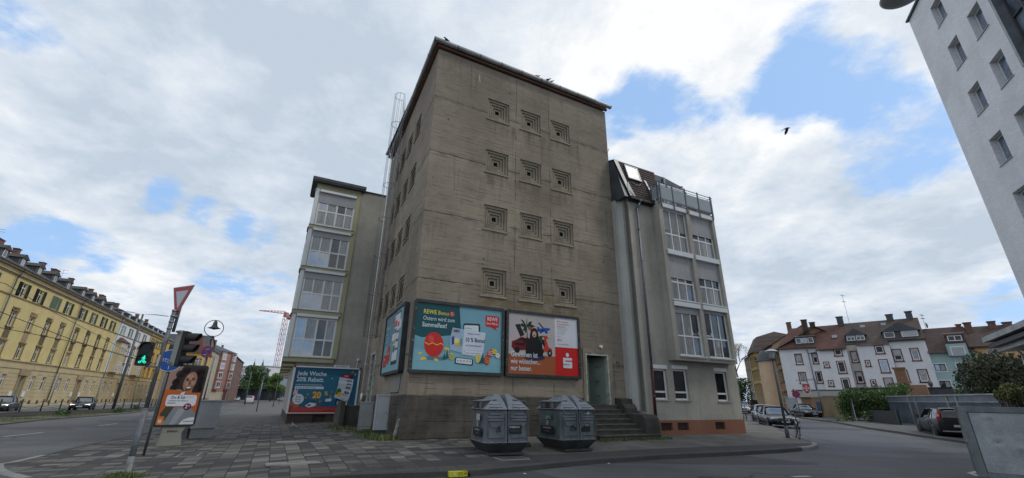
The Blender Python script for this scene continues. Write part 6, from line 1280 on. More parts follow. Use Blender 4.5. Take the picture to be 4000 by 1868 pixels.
def far_left():
 rnd = random.Random(33); G = 'tall houses beyond the yellow terrace'
 def pix(px, depth): v = pdep(px[0], px[1], depth); return Vector((v.x, v.y, 0))
 def heads(pl, depth):  return None
 def wl(L, n, zs, w=1.3, h=1.9, st='old'):
  s = L/n; return [(s*(i+.5)-w/2, z, s*(i+.5)+w/2, z+h, st) for i in range(n) for z in zs]
 def seg(name, label, pa, da, pb, db, ev, rise, wall, roofm, n, zs, gable='ridge', D=12, w=1.3, h=1.9, st='old', base=None, bz=0, ch=(), extra=None):
  a = pix(pa, da); b = pix(pb, db); v = b-a; ang = math.degrees(math.atan2(v.y, v.x)); L = v.length
  return block(name, label, a, ang, L, D, -1.0, ev, wall, roofm, rise, wl(L, n, zs, w, h, st), group=G, gable=gable, rnd=rnd, base=base, basez=bz, ch=ch), L
 seg('ochre_house', 'ochre and orange corner house with a mansard roof seen just left of the street sign', (655, 1545), 104, (752, 1545), 106, 11.4, 3.0, 'ochre', 'tile_r', 4, (1.6, 4.8, 8.2), 'mansard', base='brickred', bz=1.2, ch=((3, 3, 1.2, 1.6),))
 seg('gabled_house', 'house with a weathered grey gable wall above its neighbours', (745, 1545), 128, (800, 1545), 140, 13.6, 6.0, 'chim_g', 'slate', 4, (2, 5.6, 9.2), 'front', ch=((9, 4, 1.2, .2),))
 seg('beige_house', 'beige house with close paired windows left of the mauve bay house', (787, 1550), 128, (822, 1550), 142, 14.2, 1.2, 'beige', 'slate', 4, (1.2, 3.9, 6.6, 9.3, 11.8), 'flat', w=.9)
 (t, rf), L = seg('mauve_house', 'mauve house with white bay windows and steep dark roof near the far street opening', (812, 1552), 140, (883, 1553), 150, 15.7, 3.4, 'mauve', 'slate', 1, (), 'hip', base='beige', bz=2.4, ch=((2, 5, .8, .8), (5, 5, .8, .5)), D=16)
 for k, z in enumerate((3.7, 6.7, 9.7, 12.7)):
  for x0, w, y in ((.8, 2.9, -.9), (L-2.9, 2.6, -.6)):
   m = MB(); m.box(x0, x0+w, y, 0, z-.6, z+2.6); m.build('bay', MT['mauve'], t); window(t, x0+.4, z, x0+w-.1, z+2.0, y-.05, cols=(.55,), rows=(), ft=.2, mt=.14, pane='glassb')
 seg('brick_house', 'red brick house with a stepped front at the mouth of the far street', (878, 1553), 148, (922, 1553), 185, 15.0, 2.0, 'brickred', 'slate', 4, (2.4, 5.5, 8.6, 11.8), 'hip', ch=((6, 5, .9, 1.6), (16, 5, .9, 1.2), (24, 5, .9, 1.0)), w=1.5)
 t = thing('railway_viaduct', 'pale railway bridge with dark piers spanning the far end of the street', 'bridge', (0, 0, 0), 0)
 a = pix((900, 1530), 215); b = pix((1240, 1530), 205); v = b-a; t.location = a; t.rotation_euler = (0, 0, math.atan2(v.y, v.x)); L = v.length
 m = MB(); m.box(0, L, 0, 9, 4.6, 5.6); m.m(1); m.box(0, L, -.2, 0, 5.6, 9.6); m.m(0); m.box(0, L, -.3, .2, 9.6, 10.0); m.box(0, L, -.25, .2, 5.4, 5.8); m.build('deck', [MT['slate'], flat('noise_barrier', (.46, .48, .50), .5)], t)
 k = 2.0
 while k < L: MB().box(k, k+1.0, .5, 8, -1, 4.6).build('pier', MT['zincd'], t); k += 7
 block('office_building', 'pale flat roofed building rising behind the bridge left of the green tree', pix((905, 1530), 250), -30, 26, 12, -1, 17, 'whiter', 'zinc', .6, [(1, z, 25, z+1.2, 'plain') for z in (8.5, 11.5, 14.5)], cat='building', gable='flat', rnd=rnd)
 block('long_house', 'low houses with red roofs behind the bridge, beside the left house', pix((1040, 1530), 260), -28, 60, 12, -1, 13.2, 'rendp', 'tile_r', 1.6, [], cat='building', gable='ridge', rnd=rnd)
 q = pix((995, 1500), 330); t = thing('church', 'dark stone church with twin pointed spires on the skyline', 'church', (q.x, q.y, 0), R_(-28)); t.scale = (.58, .58, .58)
 for x in (-10.2, 8.2):
  m = MB(); m.box(x-4, x+4, -4, 4, 0, 27); m.m(1).frust(rect_ring(9, 9, x, 0), 27, rect_ring(3.2, 3.2, x, 0), 37, True, False); m.frust(rect_ring(3.2, 3.2, x, 0), 37, rect_ring(.25, .25, x, 0), 47, False, True); m.cyl((x, 0, 46), (x, 0, 50), .15, n=5); m.frust(rect_ring(2, 2, x+3.4, -3.4), 26, rect_ring(.1, .1, x+3.4, -3.4), 32)
  m.build('spire', [flat('church_stone', (.10, .065, .065), .9), flat('spire_slate', (.075, .055, .065), .8)], t)
 m = MB(); m.box(-8, 12, 4, 40, 0, 18); m.build('nave', MT['church_stone'], t)
far_left()
# ------------------------------------------------------------------ bottle banks
def bottle_bank(label, u, v, rot, col_side, variant):
 p = uvp(u, v); t = thing('bottle_bank', label, 'recycling container', tuple(p), R_(A0+rot), 'bottle banks on the pavement')
 W, D = 1.34, 1.46; zb, z1, z2, z3 = .10, .30, 1.13, 1.52
 m = MB(); m.box(-.50, -.01, -.66, .60, 0, .05); m.box(.01, .50, -.66, .60, 0, .05); m.build('skid', MT['cutst'], t)
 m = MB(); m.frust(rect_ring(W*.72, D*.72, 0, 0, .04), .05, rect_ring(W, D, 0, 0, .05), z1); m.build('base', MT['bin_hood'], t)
 for s in (-1, 1):
  m = MB(); x0, x1 = (.012, W/2) if s > 0 else (-W/2, -.012)
  def ring(o, zz, c=.11):
   a, b = (x0+0, x1-o) if s > 0 else (x0+o, x1); y = D/2-o
   if s > 0: return [(a, -y), (b-c, -y), (b, -y+c), (b, y-c), (b-c, y), (a, y)]
   return [(a+c, -y), (b, -y), (b, y), (a+c, y), (a, y-c), (a, -y+c)]
  m.frust(ring(0, z1), z1, ring(.02, z1), z1+.03, True, False); m.frust(ring(.02, 0), z1+.03, ring(.065, 0), z2-.03, False, False); m.frust(ring(.065, 0), z2-.03, ring(.02, 0), z2, False, True)
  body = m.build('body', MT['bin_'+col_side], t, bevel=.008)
  m = MB(); xc = (x0+x1)/2; f = lambda z: -D/2+.02+(z-z1)*.045/(z2-z1)-.012
  for z, w in ((1.01, .15), (.93, .24), (.86, .22)):
   m.add([(xc-w, f(z)-.010, z-.008), (xc+w, f(z)-.010, z-.008), (xc+w, f(z+.03)-.0, z+.03), (xc-w, f(z+.03), z+.03), (xc-w, f(z-.03), z-.03), (xc+w, f(z-.03), z-.03)], [(0, 1, 2, 3), (4, 5, 1, 0)])
  for z0, z_ in ((.42, .44),): m.box(xc-.25, xc+.25, f(z0)-.012, f(z0)+.01, z0, z_)
  m.box(xc-.27, xc-.255, f(.7)-.012, f(.7)+.03, .44, 1.04); m.box(xc+.255, xc+.27, f(.7)-.012, f(.7)+.03, .44, 1.04)
  m.poly([(xc-.2, .80), (xc+.2, .80), (xc+.12, .68), (xc-.12, .68)], f(.7)-.010)
  for q in (-.22, 0, .22):
   m.box(xc+q-.012, xc+q+.012, -D/2-.005, -D/2+.03, z2-.03, z2+.02); m.box(xc+q-.012, xc+q+.012, -D/2-.005, -D/2+.03, z1-.02, z1+.03)
  m.build('pressed_panel', MT['bin_panel'], body)
  m = MB(); a, b = (x0, x1) if s > 0 else (x0, x1)
  r0 = [(a, -D/2+.025), (b-s*0+(0 if s < 0 else -.02), -D/2+.025), (b+(0 if s < 0 else -.02), D/2-.02), (a, D/2-.02)]
  ix = (a+.07, b-.42) if s > 0 else (a+.42, b-.07)
  r1 = [(ix[0], -.24), (ix[1], -.24), (ix[1], .24), (ix[0], .24)]
  mid0 = [(a+(ix[0]-a)*.5, -D/2+.24), (b-(b-ix[1])*.42, -D/2+.24), (b-(b-ix[1])*.42, D/2-.24), (a+(ix[0]-a)*.5, D/2-.24)]
  m.frust(r0, z2, mid0, z2+.20, True, False); m.frust(mid0, z2+.20, r1, z3-.02, False, False); m.frust(r1, z3-.02, [(q[0]*.97+.03*xc, q[1]*.85) for q in r1], z3+.015, False, True)
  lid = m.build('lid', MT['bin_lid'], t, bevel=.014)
  m = MB(); 
  for zz, ww in ((.06, .2), (.13, .17)): 
   y = -D/2+zz*1.2; m.box(xc-ww, xc+ww, y-.004, y+.02, z2+zz-.004, z2+zz+.008)
  m.build('lid_rib', MT['bin_lid'], lid)
 for s in (-1, 1):
  m = MB(); xo = s*(W/2-.02); xi = s*(W/2-.42)
  m.add([(xo, -.40, z2-.0), (xo, .42, z2-.0), (xo, .42, z2+.21), (xo, -.40, z2+.21), (xi, -.44, z2), (xi, .46, z2), (xi, .46, z2+.24), (xi, -.44, z2+.24)], [(0, 1, 2, 3), (3, 2, 6, 7), (0, 3, 7, 4), (1, 5, 6, 2)])
  m.m(1); m.add([(xo+s*.03, -.43, z2+.205), (xo+s*.03, .45, z2+.205), (xi, .48, z2+.25), (xi, -.47, z2+.25), (xo+s*.03, -.43, z2+.225), (xo+s*.03, .45, z2+.225), (xi, .48, z2+.27), (xi, -.47, z2+.27)], [(0, 1, 2, 3), (4, 7, 6, 5), (0, 4, 5, 1), (0, 3, 7, 4), (1, 5, 6, 2)])
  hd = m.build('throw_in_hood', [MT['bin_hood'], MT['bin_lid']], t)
  m = MB()
  def dsc(y, z, r, mi, off, rz=None): 
   m.m(mi); m.add([(xo+s*off, y+r*math.cos(2*math.pi*k/20), z+(rz or r)*math.sin(2*math.pi*k/20)) for k in range(20)], [tuple(range(20))])
  HM = [MT['black'], flat('label_grey', (.30, .29, .28), .6), flat('sign_dark', (.03, .035, .035), .5), flat('faded_red', (.22, .10, .09), .6)]
  dsc(.02, z2+.11, .085, 0, .004); m.build('opening', HM, hd); m = MB(); dsc(-.24, z2+.11, .075, 1, .004); dsc(-.24, z2+.11, .055, 3, .006); m.build('round_label', HM, hd); m = MB(); m.m(2)
  m.add([(xo+s*.004, .12, z2+.04), (xo+s*.004, .34, z2+.04), (xo+s*.004, .34, z2+.17), (xo+s*.004, .12, z2+.17)], [(0, 1, 2, 3)])
  m.m(1); 
  for k in range(4): m.add([(xo+s*.006, .15, z2+.06+.028*k), (xo+s*.006, .31, z2+.06+.028*k), (xo+s*.006, .31, z2+.068+.028*k), (xo+s*.006, .15, z2+.068+.028*k)], [(0, 1, 2, 3)])
  m.build('notice_plate', HM, hd)
 TS = Matrix.Translation((-W/2+.005, D/2, 0)) @ Matrix.Rotation(R_(-90), 4, 'Z')   # the left side seen from outside
 SM = [flat('sticker_white', (.42, .43, .42), .6), flat('sticker_black', (.02, .022, .022), .5), MT['bin_panel'], flat('sticker_grey', (.16, .17, .17), .6), flat('sticker_green', (.05, .13, .085), .6), flat('sticker_red', (.25, .05, .04), .6)]
 def nx(o): o.build('sticker', SM, t); q = MB(); q.T = o.T; return q
 m = MB(); m.T = TS; y = -.030
 m.m(1).rect(.50, 1.22, .44, .66, y) if variant == 0 else m.m(1).rect(.36, 1.10, .44, .66, y)
 xx = .86 if variant == 0 else .73
 m.m(0).text('KNETTENBRECH', xx, .585, .045, y-.004, .95, 'CENTER', .02); m.m(3).text('+ GURDULIC', xx, .50, .035, y-.004, .9, 'CENTER', .02)
 m = nx(m); m.m(0).disc(xx+.02, .75, .06, .07, y-.002); m.m(2).disc(xx+.02, .75, .042, .05, y-.004); m.m(0).poly([(xx, .71), (xx+.04, .71), (xx+.05, .78), (xx+.02, .76)], y-.006)
 m = nx(m)
 if variant == 0: m.m(0).poly(rrect(xx-.10, xx+.22, .845, .936, .03), y-.002).poly(rrect(xx-.10, xx+.22, .94, 1.01, .03), y-.002); m.m(1).text('bitte', xx+.06, .965, .03, y-.005, 1, 'CENTER').text('Altglas', xx+.06, .87, .03, y-.005, 1, 'CENTER', .02)
 else: m.m(4).rect(xx-.13, xx+.24, .86, 1.02, y-.002); m.m(0).text('Grünglas', xx+.055, .905, .045, y-.005, .9, 'CENTER', .02).rect(xx-.12, xx+.22, .868, .880, y-.004); m.m(5).disc(xx+.05, .985, .02, .016, y-.005)
 m = nx(m); m.T = None; yf = -D/2+.012
 if variant == 0:
  m.m(1).rect(.03, .40, .52, .74, yf); m.m(0).text('ENBRECH', .04, .665, .052, yf-.004, .95, 'LEFT', .02); m.m(2).text('GURDULIC', .08, .58, .04, yf-.004, .9)
  m = nx(m); m.m(1).poly([(-.34, .57), (-.22, .57), (-.20, .63), (-.24, .66), (-.22, .71), (-.27, .72), (-.30, .66), (-.35, .62)], yf); m.m(3).text('GUR', -.34, .59, .035, yf-.004, .9, 'LEFT', .02)
 else:
  m.m(1).poly([(.05, .52), (.38, .52), (.38, .74), (.24, .74), (.20, .69), (.10, .66), (.05, .60)], yf); m.m(0).text('RECH', .21, .675, .045, yf-.004, .9, 'LEFT', .02)
  m = nx(m); m.m(1).poly([(-.34, .57), (-.12, .57), (-.11, .63), (-.2, .66), (-.24, .72), (-.30, .68), (-.35, .60)], yf); m.m(3).text('GUR', -.32, .585, .04, yf-.004, .9, 'LEFT', .02)
  m = nx(m); m.m(0).poly([(.26, 1.0), (.38, 1.0), (.38, 1.05), (.34, 1.08), (.32, 1.03), (.27, 1.03)], yf+.015)
 m.build('sticker', SM, t)
 return t
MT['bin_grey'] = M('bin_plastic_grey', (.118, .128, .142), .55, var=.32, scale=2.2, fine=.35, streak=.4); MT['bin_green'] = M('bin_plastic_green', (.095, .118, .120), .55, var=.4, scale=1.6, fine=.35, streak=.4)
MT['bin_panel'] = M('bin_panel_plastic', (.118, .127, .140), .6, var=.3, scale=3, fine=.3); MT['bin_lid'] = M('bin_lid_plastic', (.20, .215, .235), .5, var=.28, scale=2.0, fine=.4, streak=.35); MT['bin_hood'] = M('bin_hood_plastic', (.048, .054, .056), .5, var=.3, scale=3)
bottle_bank('grey bottle bank with white stickers, left of the two, in front of the teal billboard', 1.86, 3.36, -6, 'grey', 0)
bottle_bank('grey green bottle bank with a green sticker, right of the two, near the tower steps', 4.22, 3.28, 1, 'green', 1)
def litter(name, label, p, polys, mat, cat='litter', rz=0, th=.02):
 t = MB()
 for pts in polys: t.prism(pts, 0, th, 'z')
 o = t.build(name, mat, None, tuple(p), (0, 0, rz)); return tag(o, label, cat)
def yellow_box():
 p = gp(1788, 1864, ROAD); t = thing('paper_box', 'bright yellow torn cardboard box lying in the gutter at the kerb', 'box', (p.x, p.y, p.z+.012), R_(A0-2)); Y = flat('yellow_card', (.58, .52, .03), .6)
 m = MB(); m.prism([(-.21, -.07), (.20, -.07), (.20, .09), (-.21, .09)], 0, .105, 'z'); m.build('box_body', Y, t, bevel=.004)
 m = MB(); m.add([(.20, -.07, .10), (.30, -.10, .02), (.30, .06, .03), (.20, .09, .105), (.12, -.08, .125), (.12, .09, .13)], [(0, 1, 2, 3), (4, 0, 3, 5)]); m.build('flap', Y, t)
 m = MB(); m.rect(-.12, -.07, .045, .085, -.072); m.m(1)
 for i in range(4): m.rect(-.02, .10, .03+.018*i, .037+.018*i, -.0725)
 m.rect(.12, .18, .04, .08, -.0725); m.build('print', [flat('white_print', (.6, .6, .58)), flat('brown_print', (.22, .17, .03))], t)
yellow_box()
rl_ = random.Random(5)
def blob(r, n=9, k=.5): return [(r*(1+rl_.uniform(-k, k))*math.cos(2*math.pi*i/n), r*(1+rl_.uniform(-k, k))*math.sin(2*math.pi*i/n)) for i in range(n)]
def crumpled(name, label, px, s, mat, cat='litter', off=0.0, flatn=.35):
 p = gp(*px, off); bm = bmesh.new(); bmesh.ops.create_icosphere(bm, subdivisions=3, radius=s)
 for v in bm.verts: n = mnoise.noise(v.co*6/s*.25+Vector((px[0], 0, 0))); v.co = v.co*(1+.7*n); v.co.z = max(0, v.co.z*flatn+s*.12)
 me = bpy.data.meshes.new(name); bm.to_mesh(me); bm.free(); me.materials.append(mat); o = bpy.data.objects.new(name, me); COL.objects.link(o); o.location = (p.x, p.y, p.z+.005); tag(o, label, cat); return o
cl = flat('soiled_cloth', (.34, .31, .24), .9)
crumpled('crumpled_cloth', 'pale crumpled cloth lying under the front left corner of the right bottle bank', (2180, 1752), .16, cl)
crumpled('stone', 'pale flat pebble on the road beside the kerb, furthest left', (1537, 1866), .035, MT['white'], 'stone', ROAD); crumpled('paper_scrap', 'small white paper scrap on the road before the right bottle bank', (2050, 1852), .03, MT['white'], 'litter', ROAD)
crumpled('paper_scrap', 'white scrap of paper on the road below the steps of the tower', (2378, 1812), .03, MT['white'], 'litter', ROAD)
p = gp(800, 1697); tag(MB().box(-.22, .22, -.05, .05, 0, .06).build('white_offcut', MT['white'], None, (p.x, p.y, p.z+.003), (0, 0, .6)), 'white plastic offcut lying at the foot of the grey switch cabinet', 'litter')
# ------------------------------------------------------------------ cabinets by the tower
def cabinet(name, label, px, w, d, h, rot, mat, foot=.15, lid=True, group=None, footmat='cabc'):
 p = gp(*px); t = thing(name, label, 'cabinet', tuple(p), R_(rot), group)
 m = MB(); m.box(-w/2+.02, w/2-.02, -d/2+.02, d/2-.02, -.1, foot); m.build('plinth', MT[footmat], t)
 m = MB(); m.box(-w/2, w/2, -d/2, d/2, foot, h); b = m.build('housing', MT[mat], t, bevel=.008)
 m = MB(); m.box(-w/2-.015, w/2+.015, -d/2-.02, d/2+.015, h-.005, h+.045); m.build('lid', MT[mat], t, bevel=.01)
 m = MB(); m.box(-w/2+.03, -w/2+.035, -d/2-.003, -d/2, foot+.05, h-.05); m.box(w/2-.035, w/2-.03, -d/2-.003, -d/2, foot+.05, h-.05); m.cyl((-w/2-.004, 0, h-.10), (-w/2+.01, 0, h-.10), .022, n=10); m.cyl((w*.3, -d/2-.01, (h+foot)/2), (w*.3, -d/2, (h+foot)/2), .016, n=8); m.build('lock', MT['black'], b)
 return t
cabinet('utility_cabinet', 'narrow grey utility cabinet nearest the tower corner, taller of the two', (1480, 1706), .46, .30, 1.36, A0-4, 'cabg', .22, group='utility cabinets by the tower', footmat='cutst')
cabinet('utility_cabinet', 'weathered concrete utility cabinet before the stone steps, shorter of the two', (1420, 1688), .52, .34, 1.08, A0-10, 'cabc', .22, group='utility cabinets by the tower')
def switch_cabinet():
 p = gp(790, 1709); t = thing('switch_cabinet', 'grey switch cabinet with an open vent standing behind the advertising column', 'cabinet', tuple(p), R_(A0+30))
 m = MB(); m.box(-.62, .30, -.28, .28, .34, 1.30); m.build('housing', MT['cabg'], t, bevel=.01); m = MB(); m.box(-.56, .26, -.24, .24, -.1, .34); m.build('plinth', MT['cabc'], t)
 m = MB(); m.box(-.66, .34, -.31, .31, 1.30, 1.35); m.build('lid', MT['cabg'], t); m = MB(); m.box(.302, .312, -.12, .02, .70, .90); m.build('lock', MT['black'], t)
 m = MB(); m.box(-.98, -.66, -.26, .2, -.05, .78); m.build('side_housing', MT['cpole'], t, bevel=.01)
switch_cabinet()
# ------------------------------------------------------------------ poles, signals, signs
def pt_on(px, py, D):
 d = ray(px, py); h = math.hypot(d[0], d[1]); return Vector((d[0]/h*D, d[1]/h*D, EYE+d[2]/h*D))
def face_cam(p): return math.atan2(p.x, -p.y)*1.0 if False else math.atan2(p.y, p.x)+math.pi/2-math.pi   # local -y axis looks back to the viewer side
def signal_post():
 b = gp(494, 1856); D = math.hypot(b.x, b.y); t = thing('signal_post', 'thick grey traffic signal post with peeling white foot, near the left edge', 'traffic light post', tuple(b), 0)
 zt = pt_on(693, 1215, D).z-b.z; zj = pt_on(560, 1600, D).z-b.z
 m = MB(); m.cyl((0, 0, -.05), (0, 0, zj), .056, n=20); m.cyl((0, 0, zj), (0, 0, zj+.03), .056, .043, n=20); m.cyl((0, 0, zj+.03), (0, 0, zt), .042, n=20); m.cyl((0, 0, zt), (0, 0, zt+.02), .045, n=20)
 m.build('post', MT['cpole'], t)
 m = MB(); m.smooth = True; m.lathe([(.0575, .02), (.0575, .22), (.0575, .34)], (0, 0, 0), 20); m.smooth = False; m.build('foot_paint', M('flaking_white_foot', (.40, .40, .38), .8, var=.5, scale=7, fine=.7), t)
 m = MB(); m.lathe([(.15, 0), (.17, .02), (.15, .045), (.12, .03), (.13, .0)], (-.05, -.12, 0), 16); m.build('foot_ring', MT['black'], t)
 m = MB(); z = pt_on(700, 1300, D).z-b.z
 for zz in (zt-.02, zt-.14, zt-.27, zt-.42): m.cyl((0, 0, zz), (0, 0, zz+.035), .050, n=16)
 m.box(.05, .13, -.02, .02, zt-.14, zt-.11); m.build('clamp', MT['steel'], t)
 m = MB(); m.box(-.02, .02, -.10, -.095, 0, .01) if False else None
 return t, b, D, zt
SP, SPB, SPD, SPT = signal_post()
def post_extras():
 b, D = SPB, SPD
 g = 'signals and signs on the grey post'
 az = math.atan2(b.x, b.y)
 def loc(px, py, dd=0.0):
  q = pt_on(px, py, D+dd); return q-b
 m = MB()
 for (pa, pb, c) in (((505, 1610), (480, 1740), 0),):
  for k in range(8):
   z0 = loc(*pa).z*(1-k/8)+loc(*pb).z*(k/8); z1 = loc(*pa).z*(1-(k+1)/8)+loc(*pb).z*((k+1)/8)
   a0, a1 = R_(200), R_(222)
   m.add([(.0570*math.cos(a0), .0570*math.sin(a0), z0), (.0570*math.cos(a1), .0570*math.sin(a1), z0), (.0570*math.cos(a1), .0570*math.sin(a1), z1), (.0570*math.cos(a0), .0570*math.sin(a0), z1)], [(0, 1, 2, 3)])
 m.build('sticker', flat('yellow_strip', (.32, .27, .13), .7), SP)
 m = MB(); z = loc(640, 1410).z; m.box(-.02, .02, -.047, -.044, z-.12, z+.12); m.build('sticker', MT['whitep'], SP)
 c = loc(566, 1382); rz = az*-1; 
 t = thing('pedestrian_signal', 'black pedestrian and cycle signal showing green figures, left of the grey post', 'traffic light', tuple(b+Vector((c.x, c.y, c.z))), -az+R_(-4), g)
 H, Wd = .50, .25
 m = MB(); m.prism(rrect(-Wd/2, Wd/2, -H/2, H/2, .03), -.04, .10, 'y'); m.build('housing', MT['black'], t)
 for k, zz in enumerate((.125, -.125)):
  m = MB(); r = .105; n = 20; rings = []
  for y in (-.05, -.15):
   rings.append([(r*math.cos(R_(a)), (y if y > -.1 else y-.04*math.sin(R_(a))), zz+r*math.sin(R_(a))) for a in range(-20, 201, 11)])
  m.loft(rings, close=False); rings2 = [[(p[0]*.94, p[1], zz+(p[2]-zz)*.94) for p in rr_] for rr_ in rings]; m.loft(rings2[::-1], close=False); m.build('visor', MT['black'], t)
  m = MB(); m.disc(0, zz, .098, y=-.045); ln = m.build('lens', flat('dark_lens', (.015, .02, .018), .15), t)
  if k == 1:
   gm = flat('green_signal', (.02, .85, .50), .5, emis=1.25); m = MB(); y = -.052
   m.disc(.012, zz+.072, .013, y=y, n=12); m.poly([(-.012, zz+.055), (.026, zz+.052), (.022, zz+.012), (.002, zz+.012)], y)
   m.poly([(.002, zz+.016), (.014, zz+.016), (-.012, zz-.022), (-.024, zz-.018)], y-.001); m.poly([(.010, zz+.016), (.022, zz+.016), (.034, zz-.02), (.024, zz-.024)], y-.001); m.poly([(-.012, zz+.052), (-.004, zz+.048), (-.022, zz+.018), (-.030, zz+.022)], y-.001); m.poly([(.024, zz+.05), (.030, zz+.044), (.044, zz+.022), (.038, zz+.018)], y-.001)
   for cx in (-.042, .040):
    for a in range(0, 360, 24): 
     q0, q1 = R_(a), R_(a+24); m.poly([(cx+.026*math.cos(q0), zz-.052+.022*math.sin(q0)), (cx+.026*math.cos(q1), zz-.052+.022*math.sin(q1)), (cx+.018*math.cos(q1), zz-.052+.014*math.sin(q1)), (cx+.018*math.cos(q0), zz-.052+.014*math.sin(q0))], y)
   m.poly([(-.045, zz-.05), (-.02, zz-.022), (-.014, zz-.026), (-.038, zz-.056)], y-.001); m.poly([(-.018, zz-.022), (.022, zz-.022), (.022, zz-.028), (-.018, zz-.028)], y-.001); m.poly([(.018, zz-.018), (.026, zz-.02), (.044, zz-.052), (.036, zz-.054)], y-.001); m.poly([(-.01, zz-.026), (-.004, zz-.026), (.016, zz-.052), (.008, zz-.055)], y-.001)
   m.build('green_figure', gm, ln)
 [MB().box(Wd/2-.05*q, .34, .0, .04, zz, zz+.04).build('bracket', MT['cpole'], t) for q, zz in ((0, H/2-.02), (1, -H/2-.03))]
 c = loc(712, 1362, -.02); t = thing('vehicle_signal', 'black three lamp vehicle signal with grey shell, right of the grey post', 'traffic light', tuple(b+c), -az+R_(62), g)
 H, Wd = .76, .24
 m = MB(); m.prism(rrect(-Wd/2, Wd/2, -H/2, H/2, .02), -.05, .02, 'y'); m.m(1); m.prism(rrect(-Wd/2-.01, Wd/2+.01, -H/2-.01, H/2+.01, .02), .02, .12, 'y'); m.build('housing', [MT['black'], flat('grey_shell', (.25, .26, .22), .5)], t)
 for k, zz in enumerate((.245, 0, -.245)):
  m = MB(); r = .105; rings = []
  for y, kk in ((-.05, 1), (-.27, .96)):
   rings.append([(r*kk*math.cos(R_(a)), (y if y > -.1 else y-.05*math.sin(R_(a))), zz+r*kk*math.sin(R_(a))) for a in range(-40, 221, 10)])
  m.loft(rings, close=False); m.loft([[(p[0]*.95, p[1]+.001, zz+(p[2]-zz)*.95) for p in rr_] for rr_ in rings][::-1], close=False); m.build('visor', MT['black'], t)
  m = MB(); m.disc(0, zz, .098, y=-.055); m.build('lens', [flat('red_lens', (.12, .01, .01), .15), flat('amber_lens', (.10, .06, .01), .15), MT['dark_lens']][k], t)
 [MB().box(-.25, -.10, .06, .10, zz, zz+.04).build('bracket', MT['cpole'], t) for zz in (H/2-.06, .03-H/2)]
 c = loc(704, 1168, .05); t = thing('give_way_sign', 'give way sign with red border turned sideways on top of the grey post', 'sign', tuple(b+Vector((c.x, c.y, c.z))), -az+R_(-62), g)
 R1 = .40; pts = [(-R1*.98, .30), (R1*.98, .30), (0, -.46)]; 
 m = MB(); m.prism(pts, 0, .012, 'y'); m.m(1).poly([(x*.93, z*.93+.002) for x, z in pts], -.002); m.m(2).poly([(-.235, .19), (.235, .19), (0, -.225)], -.004); m.build('plate', [MT['steel'], flat('sign_red', (.38, .02, .03), .4), flat('sign_white', (.50, .51, .52), .4)], t)
 m = MB(); m.cyl((0, .05, -.75), (0, .05, .2), .032, n=12); m.build('tube', MT['cpole'], t)
post_extras()
def cycle_sign():
 b = gp(560, 1780); D = math.hypot(b.x, b.y); t = thing('cycle_path_sign', 'round blue cycle and foot path sign on a thin pole behind the signal post', 'sign', tuple(b), -math.atan2(b.x, b.y)+R_(2))
 c = pt_on(648, 1408, D); z = c.z-b.z
 m = MB(); m.cyl((0, 0, -.05), (0, 0, z+.3), .033, n=12); m.build('pole', MT['dpole'], t)
 m = MB(); m.prism([(.30*math.cos(R_(a)), z+.30*math.sin(R_(a))) for a in range(0, 360, 12)], -.05, -.04, 'y'); m.m(1).disc(0, z, .285, y=-.052, n=30); m.m(0).rect(-.008, .008, z-.24, z+.24, -.054)
 m.m(0); cx = -.14
 for q in (-.055, .055):
  for a in range(0, 360, 30): q0, q1 = R_(a), R_(a+30); m.poly([(cx+q+.042*math.cos(q0), z+.0+.042*math.sin(q0)), (cx+q+.042*math.cos(q1), z+.042*math.sin(q1)), (cx+q+.032*math.cos(q1), z+.032*math.sin(q1)), (cx+q+.032*math.cos(q0), z+.032*math.sin(q0))], -.054)
 m.poly([(cx-.055, z), (cx-.02, z+.05), (cx+.04, z+.05), (cx+.055, z), (cx+.03, z+.04), (cx-.01, z+.04)], -.055)
 cx = .13; m.disc(cx, z+.10, .022, y=-.054, n=12); m.poly([(cx-.035, z+.07), (cx+.035, z+.07), (cx+.025, z-.02), (cx-.025, z-.02)], -.054); m.poly([(cx-.025, z-.02), (cx, z-.02), (cx-.03, z-.13), (cx-.045, z-.13)], -.054); m.poly([(cx, z-.02), (cx+.025, z-.02), (cx+.045, z-.13), (cx+.03, z-.13)], -.054); m.disc(cx-.09, z+.0, .016, y=-.054, n=10); m.poly([(cx-.11, z-.02), (cx-.07, z-.02), (cx-.075, z-.13), (cx-.105, z-.13)], -.054)
 m.build('disc', [flat('sign_white', (.5, .51, .52)), flat('sign_blue', (.015, .075, .30), .4)], t)
cycle_sign()
